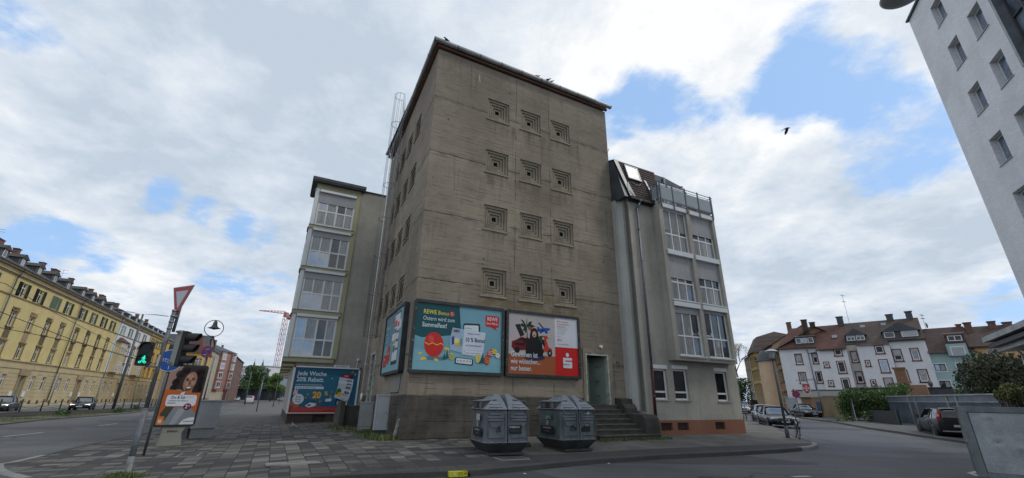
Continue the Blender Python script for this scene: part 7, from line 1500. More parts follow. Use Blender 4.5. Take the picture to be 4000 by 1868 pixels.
def ad_column():
 b = gp(655, 1740); D = math.hypot(b.x, b.y); t = thing('advertising_column', 'rounded advertising display on a broad foot showing a smiling face poster', 'advertising display', tuple(b), -math.atan2(b.x, b.y)+R_(12))
 z0 = pt_on(640, 1668, D).z-b.z; z1 = pt_on(700, 1424, D).z-b.z; W = 1.14
 m = MB(); m.prism(rrect(-W/2, W/2, z0, z1, .09, 6), -.11, .11, 'y'); m.m(1).prism(rrect(-W/2+.005, W/2-.005, z0+.005, z1-.005, .09, 6), -.135, -.11, 'y'); m.build('case', [MT['jcd'], MT['black']], t)
 m = MB(); m.add([(-.30, -.12, -.05), (.34, -.12, -.05), (.34, .12, -.05), (-.30, .12, -.05), (-.26, -.10, .35), (.26, -.10, .35), (.26, .10, .35), (-.26, .10, .35), (-.30, -.11, z0+.02), (.34, -.11, z0+.02), (.34, .11, z0+.02), (-.30, .11, z0+.02)], [(0, 1, 5, 4), (1, 2, 6, 5), (2, 3, 7, 6), (3, 0, 4, 7), (4, 5, 9, 8), (5, 6, 10, 9), (6, 7, 11, 10), (7, 4, 8, 11), (8, 9, 10, 11)])
 m.m(1).text('JCDecaux', 0, z0-.14, .05, -.118, 1.0, 'CENTER', .03); m.build('foot', [MT['jcd'], MT['black']], t)
 d = Draw(-W/2+.07, z0+.07, W-.14, z1-z0-.14, -.137)
 d.col((176, 92, 40)).rect(0, 0, 1, 1); d.col((150, 120, 108)).rect(0, .56, 1, 1); d.col((48, 36, 34)).poly([(.12, .58), (.20, .78), (.36, .96), (.52, 1), (1, 1), (1, .55), (.62, .54), (.40, .60)])
 for a, b_, r in ((.24, .72, .11), (.30, .86, .12), (.42, .94, .12), (.20, .62, .09), (.88, .62, .13), (.93, .76, .12), (.86, .90, .12)): d.ell(a, b_, r, r*.62)
 d.col((150, 112, 92)).ell(.62, .74, .175, .175, -8).poly([(.54, .62), (.74, .66), (.74, .50), (.52, .50)]); d.col((172, 132, 110)).ell(.60, .82, .10, .05).ell(.55, .70, .05, .035).ell(.71, .72, .045, .035)
 d.col((46, 34, 32)).ell(.535, .785, .045, .010, 12).ell(.695, .80, .045, .010, -2); d.col((30, 24, 24)).ell(.54, .762, .030, .012, 8).ell(.69, .775, .028, .012); d.col((120, 84, 70)).ell(.61, .70, .03, .022).poly([(.60, .77), (.63, .77), (.64, .70), (.585, .70)])
 d.col((96, 44, 40)).ell(.62, .625, .085, .030, 6); d.col((206, 200, 192)).ell(.62, .632, .068, .016, 6)
 d.col((176, 92, 40)).poly([(0, .50), (.50, .50), (.50, .575), (0, .60)]).poly([(.45, .50), (1, .48), (1, .545), (.45, .545)])
 d.col((120, 128, 132)).poly([(.12, 0), (.34, .28), (.52, .30), (.78, .30), (1, .18), (1, 0)]); d.col((66, 60, 48)).poly([(.04, .18), (.14, .30), (.36, .30), (.20, .06)]); d.col((150, 150, 156)).poly([(.34, .0), (.50, .0), (.70, .27), (.50, .27)])
 d.col((206, 208, 212)).rr(.10, .31, .93, .505, .08).poly([(.40, .49), (.52, .49), (.56, .56), (.47, .545)])
 d.col((34, 24, 60)).text('Du & ich', .22, .438, .046, .95, .05); d.text('schützen das Klima in', .18, .392, .026, .92, .03); d.text('Südafrika.', .16, .352, .026, .92, .03); d.col((150, 150, 150)).line([(.62, .47), (.82, .47)], .006).line([(.62, .455), (.84, .455)], .006)
 d.col((96, 26, 66)).ell(.72, .30, .11, .06); d.col(WHT).text('2', .66, .275, .06, .9, .06); d.text('€', .74, .30, .03, .9, .04)
 d.col((206, 208, 212)).poly([(.60, 0), (1, 0), (1, .12), (.85, .115), (.70, .08)]); d.col((96, 26, 66)).text('misereor', .70, .038, .036, .95, .03); d.col((190, 110, 60)).rr(.0, .0, .18, .14, .03); d.col((200, 180, 160)).rr(.04, .03, .13, .09, .01)
 d.done('poster', t)
ad_column()
def bell_lamp(name, label, px, top, sign=False, ringmat='zincd', group='bell shaped street lamps', D_=None):
 b = gp(*px); D = math.hypot(b.x, b.y); t = thing(name, label, 'street lamp', tuple(b), -math.atan2(b.x, b.y)+R_(8), group)
 z = pt_on(*top, D).z-b.z; r = z*.083*1.35/1.0
 r = .34 if sign else .45
 zc = z-r
 m = MB(); m.cyl((0, 0, -.05), (0, 0, zc-r*1.9), .055, .05, n=12); m.cyl((0, 0, zc-r*1.9), (0, 0, zc-r), .032, n=10); m.cyl((0, 0, zc-r*1.5), (0, 0, zc-r*1.15), .045, n=10); m.cyl((0, 0, zc-r*1.1), (0, 0, zc-r*.93), .05, n=10); m.build('pole', MT['rail'], t)
 m = MB(); pts = [(r*math.cos(R_(a)), 0, zc+r*math.sin(R_(a))) for a in range(0, 361, 12)]; m.tube(pts, .016, 6); m.build('ring', MT['rail'], t)
 m = MB(); k = r/.34; m.lathe([(.0, zc+r*.93), (.045*k, zc+r*.92), (.075*k, zc+r*.72), (.085*k, zc+r*.45), (.12*k, zc+r*.22), (.19*k, zc+r*.06), (.245*k, zc+r*.01), (.10*k, zc-.03), (0, zc-.06)], (0, 0, 0), 24); m.cyl((0, 0, zc+r*.88), (0, 0, zc+r*1.03), .03, n=8); m.build('bell_shade', MT['dpole'], t)
 if sign:
  s = thing('no_stopping_sign', 'round blue and red no stopping sign with small white arrows on the bell lamp pole', 'sign', (b.x-.02, b.y-.06, b.z+pt_on(822, 1375, D).z-b.z), -math.atan2(b.x, b.y)+R_(-40))
  m = MB(); m.prism([(.25*math.cos(R_(a)), .25*math.sin(R_(a))) for a in range(0, 360, 12)], -.012, 0, 'y'); m.m(1).disc(0, 0, .245, y=-.014, n=30); m.m(2).disc(0, 0, .195, y=-.016, n=30); m.m(1).poly([(-.16, .12), (-.12, .16), (.16, -.12), (.12, -.16)], -.018)
  m.m(3).poly([(.0, .11), (.12, .11), (.12, .085), (.0, .085)], -.020).poly([(.0, .13), (.0, .065), (-.04, .098)], -.020).poly([(-.10, -.11), (.0, -.11), (.0, -.135), (-.10, -.135)], -.020).poly([(0, -.09), (0, -.155), (.04, -.122)], -.020)
  m.build('disc', [MT['steel'], flat('sign_red2', (.42, .025, .03), .4), flat('sign_blue2', (.02, .06, .20), .4), flat('sign_white', (.5, .5, .5))], s)
 return t
bell_lamp('street_lamp', 'ringed bell street lamp with a no stopping sign, nearest of its kind', (728, 1706), (858, 1253), True)
bell_lamp('street_lamp', 'ringed bell street lamp standing small before the green trees', (1001, 1609), (1030, 1438), False)
def simple_pole(name, label, px, toppx, r=.06, arms=0, mat='cpole', group=None, off=0.0, cat='pole', arm=1.6):
 b = gp(*px, off); D = math.hypot(b.x, b.y); t = thing(name, label, cat, tuple(b), -math.atan2(b.x, b.y), group); z = pt_on(*toppx, D).z-b.z
 m = MB(); m.cyl((0, 0, -.05), (0, 0, z), r, r*.6, n=10); m.build('pole', MT[mat], t)
 if arms:
  m = MB()
  for s in ((-1, 1) if arms == 2 else (1,)): m.add([(0, -.05, z-.05), (s*arm*.45, -.08, z+.06), (s*arm, -.12, z+.02), (s*arm, .12, z+.02), (s*arm*.45, .08, z+.06), (0, .05, z-.05), (s*arm*.45, 0, z+.14), (s*arm*.9, 0, z+.10)], [(0, 1, 6), (1, 2, 7, 6), (2, 3, 7), (3, 4, 6, 7), (4, 5, 6), (0, 5, 4, 3, 2, 1)])
  m.build('lamp_head', MT['zincd'], t)
 return t, b, z
simple_pole('street_lamp', 'tall double arm street lamp leaning in view before the white terraced house', (440, 1602), (562, 1228), .16, 2, 'dpole', 'double arm street lamps', -.05, 'street lamp', 2.6)
simple_pole('street_lamp', 'double arm street lamp in front of the mauve house', (845, 1568), (915, 1432), .12, 2, 'cpole', 'double arm street lamps', -.05, 'street lamp', 2.2)
simple_pole('contact_wire_mast', 'green grey mast in front of the beige house, left of the far street', (790, 1585), (883, 1395), .15, 0, 'cpole', 'overhead line masts', -.05)
simple_pole('contact_wire_mast', 'dark slim mast before the green trees', (955, 1580), (985, 1450), .14, 0, 'dpole', 'overhead line masts', -.05)
simple_pole('contact_wire_mast', 'thin pale mast right of the ringed lamp before the green trees', (1010, 1573), (1030, 1465), .10, 0, 'cpole', 'overhead line masts', -.05)
simple_pole('sign_pole', 'plain dark sign pole on the pavement beyond the blue billboard, farther of the two', (1066, 1590), (1082, 1490), .07, 0, 'dpole', 'plain poles')
simple_pole('sign_pole', 'short plain pole far along the pavement beside the billboard edge', (1089, 1577), (1094, 1545), .08, 0, 'dpole', 'plain poles')
simple_pole('sign_pole', 'dark pole on the far pavement in front of the yellow terrace downpipe', (173, 1583), (211, 1462), .09, 0, 'dpole', None, -.05)
simple_pole('street_lamp', 'slim street lamp with a pale dish head on the far pavement before the yellow terrace', (187, 1587), (228, 1462), .07, 0, 'cpole', None, -.05, 'street lamp')
def lantern(label, px, toppx, r=.055):
 b = gp(*px); D = math.hypot(b.x, b.y); z = pt_on(*toppx, D).z-b.z; t = thing('street_lantern', label, 'street lamp', tuple(b), 0, 'lantern street lamps')
 m = MB(); m.cyl((0, 0, -.05), (0, 0, .5), r*1.35, n=12); m.cyl((0, 0, .5), (0, 0, z-.48), r, r*.75, n=12); m.build('pole', MT['dpole'], t)
 m = MB(); m.lathe([(.08, z-.50), (.13, z-.44), (.125, z-.42), (.10, z-.42)], (0, 0, 0), 16); m.build('collar', MT['dpole'], t)
 m = MB(); m.lathe([(.115, z-.42), (.175, z-.12)], (0, 0, 0), 16); m.build('lantern_glass', glass_mat('lantern_glass', (.30, .31, .31), .1, .7), t)
 m = MB()
 for a in range(0, 360, 60): m.cyl((.118*math.cos(R_(a)), .118*math.sin(R_(a)), z-.42), (.18*math.cos(R_(a)), .18*math.sin(R_(a)), z-.12), .008, n=4)
 m.lathe([(0, z-.38), (.04, z-.36), (.045, z-.26), (0, z-.24)], (0, 0, 0), 10); m.build('lantern_frame', MT['cpole'], t)
 m = MB(); m.lathe([(.0, z), (.06, z-.005), (.20, z-.05), (.285, z-.10), (.285, z-.115), (.17, z-.115), (0, z-.115)], (0, 0, 0), 24); m.build('hat', MT['whitep'], t)
 return b, z
LB_, LZ_ = lantern('lantern street lamp with a white hat at the rounded kerb, bicycle leaning on it', (3078, 1711), (3012, 1364), .06)
lantern('lantern street lamp with a white hat further off, beside the corner of the grey house', (2905, 1640), (2885, 1474))
simple_pole('bollard_post', 'thin dark post standing beside the far lantern lamp', (2917, 1641), (2896, 1560), .05, 0, 'rail')
# ------------------------------------------------------------------ bicycle against the lantern
def bicycle():
 t = thing('bicycle', 'dark city bicycle with front wheel turned, leaning against the lantern post', 'bicycle', (LB_.x+.30, LB_.y-.22, LB_.z), R_(64))
 t.rotation_euler = (R_(7), 0, R_(64))
 def wheel(x):
  m = MB(); n = 28
  m.tube([(x+.33*math.cos(2*math.pi*i/n), 0, .345+.33*math.sin(2*math.pi*i/n)) for i in range(n+1)], .018, 6); w = m.build('wheel', MT['rub'], t)
  m = MB(); m.tube([(x+.30*math.cos(2*math.pi*i/n), 0, .345+.30*math.sin(2*math.pi*i/n)) for i in range(n+1)], .008, 4)
  for i in range(14): m.cyl((x, 0, .345), (x+.30*math.cos(2*math.pi*i/14), 0, .345+.30*math.sin(2*math.pi*i/14)), .002, n=3)
  m.cyl((x, -.04, .345), (x, .04, .345), .022, n=8); m.build('rim', MT['alloy'], w)
 wheel(-.53); wheel(.53)
 m = MB(); bb = (-.10, 0, .30); st = (-.22, 0, .78); hd = (.33, 0, .80); hb = (.36, 0, .66)
 for a, b in ((bb, st), (bb, hb), (st, hd), ((-.53, 0, .345), bb), ((-.53, 0, .345), st), (hd, hb), (hb, (.53, 0, .345))): m.cyl(a, b, .016, n=8)
 m.build('frame', MT['black'], t)
 m = MB(); m.cyl(hd, (.31, 0, .98), .013, n=6); m.tube([(.20, -.28, 1.0), (.32, -.20, 1.02), (.33, 0, 1.0), (.32, .20, 1.02), (.20, .28, 1.0)], .013, 6); m.build('handlebar', MT['steel'], t)
 m = MB(); m.cyl(st, (-.25, 0, .90), .013, n=6); m.prism([(-.42, -.08), (-.30, -.09), (-.10, -.03), (-.10, .03), (-.30, .09), (-.42, .08)], .90, .95, 'z'); m.build('saddle', MT['black'], t)
 m = MB(); m.box(-.78, -.32, -.06, .06, .70, .715); m.cyl((-.53, .05, .345), (-.70, .05, .70), .006, n=4); m.build('rack', MT['black'], t)
 m = MB(); m.tube([(-.53+.37*math.cos(R_(a)), 0, .345+.37*math.sin(R_(a))) for a in range(20, 170, 15)], .022, 5); m.tube([(.53+.37*math.cos(R_(a)), 0, .345+.37*math.sin(R_(a))) for a in range(20, 150, 15)], .022, 5); m.build('mudguard', MT['alloy'], t)
 m = MB(); m.lathe([(0, -.02), (.09, -.02), (.09, .02), (0, .02)], (-.10, 0, .30), 14, 'y'); m.cyl((-.10, -.08, .30), (-.02, -.08, .16), .01, n=5); m.box(-.06, .02, -.14, -.06, .15, .17); m.build('crank', MT['black'], t)
bicycle()
# ------------------------------------------------------------------ foreground metal box at the right edge
def edge_box():
 a = gp(3826, 1862); b_ = gp(4300, 1850); ang = R_(-42)
 D = math.hypot(a.x, a.y); H = pt_on(3750, 1591, D).z-a.z
 t = thing('metal_container', 'dented grey metal container with a framed side, cut off by the lower right corner', 'container', tuple(a), ang)
 W, DP = 2.4, 1.2; F = flat
 m = MB(); m.box(0, W, 0, DP, .02, H); m.build('case', M('case_grey', (.10, .112, .112), .5, .2, var=.3, scale=3, fine=.4), t)
 m = MB(); m.box(-.02, W, -.05, 0, H-.11, H+.02); m.box(-.02, .15, -.048, 0, 0, H-.11); m.box(.15, W, -.05, 0, 0, .10); m.box(-.02, .0, -.05, DP, H-.1, H+.02); m.box(-.06, .02, -.07, -.05, H*.48, H*.66); m.build('frame', M('frame_grey', (.165, .180, .176), .5, .2, var=.35, scale=3, fine=.4, streak=.3), t, bevel=.006)
 m = MB(); n = 40; vs, fs = [], []; hh = H-.23
 dents = [(.48, hh*.93, .05, .016), (.52, hh*.5, .045, -.02), (.86, hh*.42, .07, .02), (.98, hh*.37, .04, .015), (1.3, hh*.7, .09, -.02)]
 for j in range(n+1):
  for i in range(n+1):
   x = .17+(W-.2)*i/n; z = .11+hh*j/n; y = -.012
   for dx, dz, r, k in dents:
    q = math.hypot(x-.17-dx+.17, z-.11-dz); y -= k*math.exp(-(q/r)**2)
   vs.append((x, y+.004*mnoise.noise(Vector((x*2, z*2, 3))), z))
 for j in range(n):
  for i in range(n): k = j*(n+1)+i; fs.append((k, k+1, k+n+2, k+n+1))
 m.smooth = True; m.add(vs, fs); m.build('side_panel', M('panel_sheet', (.33, .345, .35), .42, .35, var=.25, scale=1.5, fine=.3, streak=.2), t)
edge_box()
def hanging_lamp():
 d = dirv(3530, -26); h = math.hypot(d[0], d[1]); D = 12.0; p = Vector((d[0]/h*D, d[1]/h*D, EYE+d[2]/h*D))
 t = thing('suspended_lamp', 'round grey suspended lamp cut off by the top edge beside the white tiled block', 'street lamp', tuple(p), 0)
 m = MB(); m.lathe([(0, .16), (.25, .14), (.42, .05), (.46, 0), (.42, -.05), (.28, -.09), (0, -.10)], (0, 0, 0), 32); m.build('housing', MT['cabg'], t)
 m = MB(); m.tube([(-.10, 0, .15), (-.12, 0, 1.0)], .01, 5); m.cyl((-.12, 0, 1.0), (-3, -24, 4), .008, n=4); m.build('suspension_wire', MT['black'], t)
hanging_lamp()
# ------------------------------------------------------------------ birds
def bird(label, p, rz, s=1.0, mat='black', fly=False, group=None):
 t = thing('pigeon' if not fly else 'flying_bird', label, 'bird', tuple(p), rz, group)
 m = MB(); rings = []; prof = [(-.17, .012, .06), (-.12, .03, .075), (-.05, .055, .09), (.02, .062, .10), (.07, .05, .125), (.10, .032, .165), (.12, .032, .195), (.145, .028, .20), (.165, .008, .195)]
 for x, r, z in prof:
  zz = z if not fly else .10
  rings.append([(x*s, r*s*math.cos(2*math.pi*k/10), (zz+r*.9*math.sin(2*math.pi*k/10))*s) for k in range(10)])
 m.smooth = True; m.loft(rings, cap=True); m.smooth = False
 m.add([(-.15*s, -.02*s, .065*s), (-.15*s, .02*s, .065*s), (-.27*s, .045*s, .045*s), (-.27*s, -.045*s, .045*s), (-.2*s, 0, .075*s)], [(0, 1, 4), (1, 2, 4), (2, 3, 4), (3, 0, 4), (0, 3, 2, 1)])
 if not fly: m.cyl((.0, .02*s, 0), (.0, .02*s, .06*s), .005*s, n=4); m.cyl((.0, -.02*s, 0), (.0, -.02*s, .06*s), .005*s, n=4)
 m.build('body', MT[mat], t)
 for q in (-1, 1):
  m = MB()
  if fly: m.add([(.07*s, q*.04*s, .11*s), (-.06*s, q*.04*s, .10*s), (-.12*s, q*.22*s, .02*s*(1)), (-.13*s, q*.36*s, -.12*s), (.0, q*.30*s, -.04*s), (.08*s, q*.16*s, .07*s), (-.02*s, q*.18*s, .07*s)], [(0, 1, 6), (1, 2, 6), (2, 3, 4, 6), (4, 5, 6), (5, 0, 6), (0, 5, 4, 3, 2, 1)])
  else: m.add([(.05*s, q*.055*s, .12*s), (.03*s, q*.07*s, .07*s), (-.12*s, q*.05*s, .06*s), (-.20*s, q*.02*s, .06*s), (-.10*s, q*.045*s, .11*s)], [(0, 1, 2, 3, 4), (4, 3, 2, 1, 0)])
  m.build('wing', MT[mat], t)
 return t
def birds():
 def roof(px, x): 
  q = TF @ Vector((x, -.25, 16.80)); return q
 G = 'pigeons on the tower gutter'
 bird('pigeon sitting on the gutter near the left corner of the tower roof', TF @ Vector((.28, -.26, 16.78)), 1.2, 1.1, group=G)
 bird('pigeon sitting alone on the middle of the tower gutter, left of a pair', TF @ Vector((5.15, -.26, 16.78)), .5, 1.0, group=G)
 bird('left pigeon of the pair on the right part of the tower gutter', TF @ Vector((5.72, -.26, 16.78)), 2.4, 1.0, group=G); bird('right pigeon of the pair on the right part of the tower gutter', TF @ Vector((5.98, -.26, 16.78)), .2, 1.0, group=G)
 b = gp(1146, 1672); MT['pigeon'] = M('pigeon_grey', (.20, .21, .23), .6, var=.5, scale=12); bird('grey pigeon walking on the slabs before the blue billboard', (b.x, b.y, b.z+.005), 2.6, 1.1, 'pigeon')
 d = dirv(3075, 508)*45; bird('dark bird flying in the open sky right of the tower', (d[0], d[1], d[2]+EYE), -.5, 1.5, fly=True)
 b = gp(1943, 1700)
birds()
# ------------------------------------------------------------------ vehicles
def car(name, label, paint, pos, head, L=4.5, W=1.80, H=1.45, kind='saloon', z=None, lights=False, plate=True, group='parked cars', cat='car', tail_lit=False, roofmat=None):
 """local x forward; built as lofted shells"""
 t = thing(name, label, cat, (pos[0], pos[1], pos[2] if z is None else z), R_(head), group)
 hl = L/2; w = W/2
 P = {'saloon': dict(hood=.66, belt=.92, tail=.96, ws=(.18, -.02), rs=(-.46, -.28), nose=.50),
   'coupe': dict(hood=.68, belt=.90, tail=.90, ws=(.16, -.06), rs=(-.56, -.30), nose=.52),
   'estate': dict(hood=.68, belt=.93, tail=1.0, ws=(.20, .03), rs=(-.92, -.80), nose=.50),
   'hatch': dict(hood=.74, belt=.96, tail=1.02, ws=(.24, .05), rs=(-.90, -.74), nose=.56),
   'mpv': dict(hood=.80, belt=.98, tail=1.04, ws=(.42, .12), rs=(-.95, -.86), nose=.62),
   'van': dict(hood=.95, belt=1.08, tail=1.25, ws=(.62, .34), rs=(-.985, -.95), nose=.75)}[kind]
 belt, hood, tail = P['belt']*H/1.45, P['hood']*H/1.45+.12, P['tail']*H/1.45
 def ring(x, ww, zl, zm, zt, tw):      # half cross-section mirrored
  pts = [(0, zl), (ww*.80, zl), (ww*.96, zl+.10), (ww, zm), (ww*.985, zt-.10), (ww*tw, zt), (0, zt+.02)]
  return [(x, -y, q) for y, q in pts]+[(x, y, q) for y, q in pts[::-1][1:-1]]
 st = []
 xs = [(1.0, .70, .30, P['nose'], .80), (.985, .84, .22, P['nose']+.10, .84), (.90, .93, .20, hood-.10, .86), (.70, .985, .20, hood-.02, .86), (P['ws'][0]+.03, 1.0, .20, belt, .88), (0, 1.0, .20, belt+.01, .90), (P['rs'][0]*.8, 1.0, .20, belt+.03, .90)]
 if kind in ('saloon', 'coupe'): xs += [(-.70, .99, .20, tail-.02, .86), (-.90, .95, .22, tail-.03, .84), (-.985, .88, .26, tail-.10, .82), (-1.0, .80, .36, tail-.18, .8)]
 else: xs += [(-.93, .97, .20, belt+.04, .90), (-.985, .93, .24, belt+.02, .88), (-1.0, .88, .34, belt-.04, .86)]
 rings = [ring(a*hl, b*w, c, .52, d, e) for a, b, c, d, e in xs]
 m = MB(); m.smooth = True; m.loft(rings, cap=True); m.smooth = False; body = m.build('body', [paint], t)
 sb = body.modifiers.new('s', 'SUBSURF'); sb.levels = 1; sb.render_levels = 1
 wsb, wst = P['ws']; rsb, rst = P['rs']; zr = H-.02; tw = .70 if kind != 'van' else .84
 bw, rw = w*.90, w*tw
 def gring(x, wb, zb, wt, zt): return [(x, -wb, zb), (x, -wt, zt), (x, -wt*.6, zt+.035), (x, wt*.6, zt+.035), (x, wt, zt), (x, wb, zb)]
 xm = (wst+rst)/2*hl
 gz = belt-.04
 A = [(wsb*hl, bw*.96, gz), (wst*hl, rw*.97, zr-.03)]; Bk = [(rsb*hl, bw*.94, gz), (rst*hl, rw*.95, zr-.05)]
 m = MB(); m.smooth = True
 m.loft([gring(wsb*hl, bw*.96, gz-.03, bw*.95, gz), gring(wst*hl, bw, gz, rw*.97, zr-.04), gring(xm, bw*1.01, gz, rw*1.01, zr-.005), gring(rst*hl, bw, gz+.02, rw*.96, zr-.05), gring(rsb*hl, bw*.92, gz, bw*.9, gz+.03)], close=False)
 m.smooth = False; m.build('windows', [MT['carglass']], t)
 m = MB(); m.smooth = True
 def rr(x, wt, zt): return [(x, -wt*1.01, zt-.035), (x, -wt*.9, zt+.022), (x, -wt*.5, zt+.048), (x, wt*.5, zt+.048), (x, wt*.9, zt+.022), (x, wt*1.01, zt-.035)]
 m.loft([rr(wst*hl+.04, rw*.97, zr-.05), rr(wst*hl-.08, rw*.99, zr-.02), rr(xm, rw*1.02, zr), rr(rst*hl+.08, rw*.98, zr-.035), rr(rst*hl-.02, rw*.95, zr-.06)], close=False); m.smooth = False
 m.m(0)
 for s in (-1, 1):
  def bar(a, b, t_=.035): m.cyl(a, b, t_, n=6)
  bar((wsb*hl+.02, s*bw*.955, gz), (wst*hl, s*rw*.98, zr-.03)); bar((rsb*hl, s*bw*.93, gz+.02), (rst*hl, s*rw*.97, zr-.05), .06 if kind != 'coupe' else .045)
  bar((xm+.05*hl, s*bw*1.0, gz), (xm, s*rw*1.02, zr-.02), .03)
  if kind in ('estate', 'mpv', 'hatch', 'van'): bar((rsb*hl*.55, s*bw*1.0, gz), (rst*hl*.55, s*rw*1.0, zr-.03), .03)
 m.build('roof', [roofmat or paint], t)
 if kind == 'mpv':
  m = MB()
  for s in (-1, 1): m.cyl((wst*hl-.1, s*rw*.92, zr+.05), (rst*hl+.1, s*rw*.92, zr+.03), .018, n=6)
  m.build('roof_rail', MT['black'], t)
 ax = (.63*hl, -.60*hl); R = .325 if kind != 'van' else .34
 for x in ax:
  for s in (-1, 1):
   m = MB(); m.lathe([(0, s*(w*.93)), (R+.055, s*(w*.93)), (R+.055, s*(w*1.003)), (0, s*(w*1.003))], (x, 0, R+.01), 24, 'y'); m.build('wheel_arch', MT['black'], t)
   m = MB(); m.lathe([(R*.62, s*w*.80), (R, s*w*.80), (R, s*(w*1.0)), (R*.94, s*(w*1.02)), (R*.64, s*(w*1.02))], (x, 0, R), 26, 'y'); wh = m.build('wheel', MT['rub'], t)
   m = MB(); m.lathe([(0, s*w*.99), (R*.16, s*w*1.0), (R*.6, s*w*.985), (R*.64, s*w*1.02), (R*.64, s*w*.9)], (x, 0, R), 26, 'y'); 
   m.m(1)
   for k in range(7): a = 2*math.pi*k/7; c0, s0 = math.cos(a), math.sin(a); m.add([(x+R*.22*c0-.02*s0, s*w*1.012, R+R*.22*s0+.02*c0), (x+R*.56*math.cos(a+.18), s*w*1.006, R+R*.56*math.sin(a+.18)), (x+R*.56*math.cos(a+.55), s*w*1.006, R+R*.56*math.sin(a+.55)), (x+R*.24*math.cos(a+.5), s*w*1.012, R+R*.24*math.sin(a+.5))], [(0, 1, 2, 3), (3, 2, 1, 0)])
   m.build('rim', [MT['alloy'], MT['black']], wh)
 hlm = flat('headlight_lit', (1.0, .93, .75), .2, emis=2.0) if lights else flat('headlight_glass', (.45, .48, .50), .12)
 for s in (-1, 1):
  m = MB(); y0, y1 = s*w*.46, s*w*.88; xn = hl*.965
  m.add([(xn+.05, y0, P['nose']+.03), (xn-.10, y1, P['nose']+.08), (xn-.22, y1*1.02, P['nose']+.19), (xn-.03, y0, P['nose']+.14)], [(0, 1, 2, 3), (3, 2, 1, 0)]); m.build('headlight', hlm, t)
  m = MB(); zt = tail if kind in ('saloon', 'coupe') else belt+.10
  if kind in ('mpv', 'hatch', 'van', 'estate'):
   x_ = -hl*.985; m.add([(x_-.02, s*w*.80, belt-.12), (x_+.09, s*w*.97, belt-.10), (x_+.20*hl*.3, s*w*.80, zr-.12), (x_+.02, s*w*.70, zr-.12)], [(0, 1, 2, 3), (3, 2, 1, 0)]); m.m(1); m.add([(x_-.024, s*w*.82, belt+.06), (x_+.084, s*w*.96, belt+.08), (x_+.10, s*w*.93, belt+.18), (x_-.01, s*w*.80, belt+.18)], [(0, 1, 2, 3), (3, 2, 1, 0)])
  else: x_ = -hl*.985; m.add([(x_-.02, s*w*.5, zt-.22), (x_+.10, s*w*.94, zt-.20), (x_+.12, s*w*.93, zt-.07), (x_-.01, s*w*.5, zt-.08)], [(0, 1, 2, 3), (3, 2, 1, 0)])
  m.build('tail_light', [flat('tail_red_lit', (.9, .05, .03), .3, emis=1.5) if tail_lit else flat('tail_red', (.40, .025, .02), .2), flat('tail_clear', (.45, .35, .33), .2)], t)
  m = MB(); mx = wsb*hl-.12; m.prism([(mx-.06, belt-.02), (mx+.08, belt-.03), (mx+.10, belt+.07), (mx-.05, belt+.10)], s*(w*.98), s*(w*1.14), 'y'); m.build('wing_mirror', paint if kind != 'mpv' else MT['black'], t, bevel=.01)
  m = MB()
  for hx in (xm-.15, xm-.95): m.box(hx-.07, hx+.07, s*w*.985, s*w*1.005, belt-.14, belt-.115)
  m.build('door_handle', MT['alloy'] if kind != 'mpv' else MT['black'], t)
  m = MB()
  for hx in (xm+.05*hl, wsb*hl-.05, rsb*hl*.55): m.box(hx-.006, hx+.006, s*w*.985, s*w*1.002, .28, belt-.05)
  m.box(ax[1]+.42, ax[0]-.42, s*w*.97, s*w*1.004, .20, .27); m.build('door_seam', MT['black'], t)
 m = MB(); xg = hl*1.0
 m.add([(xg+.012, -w*.36, .40), (xg+.012, w*.36, .40), (xg-.015, w*.42, P['nose']+.12), (xg-.015, -w*.42, P['nose']+.12)], [(0, 1, 2, 3), (3, 2, 1, 0)]); m.add([(xg+.0, -w*.72, .22), (xg+.0, w*.72, .22), (xg+.014, w*.62, .34), (xg+.014, -w*.62, .34)], [(0, 1, 2, 3), (3, 2, 1, 0)])
 m.m(1); m.cyl((xg+.012, -w*.38, P['nose']+.03), (xg+.012, w*.38, P['nose']+.03), .012, n=5); m.cyl((xg+.014, 0, P['nose']+.03), (xg+.03, 0, P['nose']+.03), .055, n=14); m.build('grille', [MT['black'], MT['alloy']], t)
 m = MB(); m.box(xg+.012, xg+.024, -.26, .26, .37, .48); m.box(-hl-.02, -hl-.005, -.26, .26, .62 if kind not in ('saloon', 'coupe') else .55, .73 if kind not in ('saloon', 'coupe') else .66); m.build('number_plate', flat('plate_white', (.45, .46, .46), .5), t)
 if kind in ('mpv', 'hatch', 'van', 'estate'):
  m = MB(); m.add([(-hl*.992, -w*.72, belt+.02), (-hl*.992, w*.72, belt+.02), (rst*hl-.06, w*.62, zr-.12), (rst*hl-.06, -w*.62, zr-.12)], [(0, 1, 2, 3), (3, 2, 1, 0)]); m.build('rear_window', MT['carglass'], t)
  m = MB(); m.box(-hl-.03, -hl*.97, -w*.86, w*.86, .38, .43); m.build('bumper_strip', MT['alloy'] if kind == 'mpv' else MT['black'], t)
 return t
def paint(name, col, rough=.22, metal=.2, coat=.7):
 m, t, b = newmat(name); v = objc(t); c = mixc(t, rng(t, nse(t, v, 2.5, 5), .3, .7), tuple(x*.8 for x in col), col); t.links.new(c, b.inputs['Base Color']); b.inputs['Roughness'].default_value = rough; b.inputs['Metallic'].default_value = metal; b.inputs['Coat Weight'].default_value = coat; b.inputs['Specular IOR Level'].default_value = .3 if coat < .5 else .5; b.inputs['Coat Roughness'].default_value = .05
 return m
blk = paint('black_car_paint', (.006, .006, .007), .3, 0, .3); gry = paint('graphite_car_paint', (.04, .042, .048)); slv = paint('silver_car_paint', (.40, .42, .44), .25, .5); wht = paint('white_car_paint', (.62, .63, .64), .3, 0); dgn = paint('dark_green_car_paint', (.02, .03, .028))
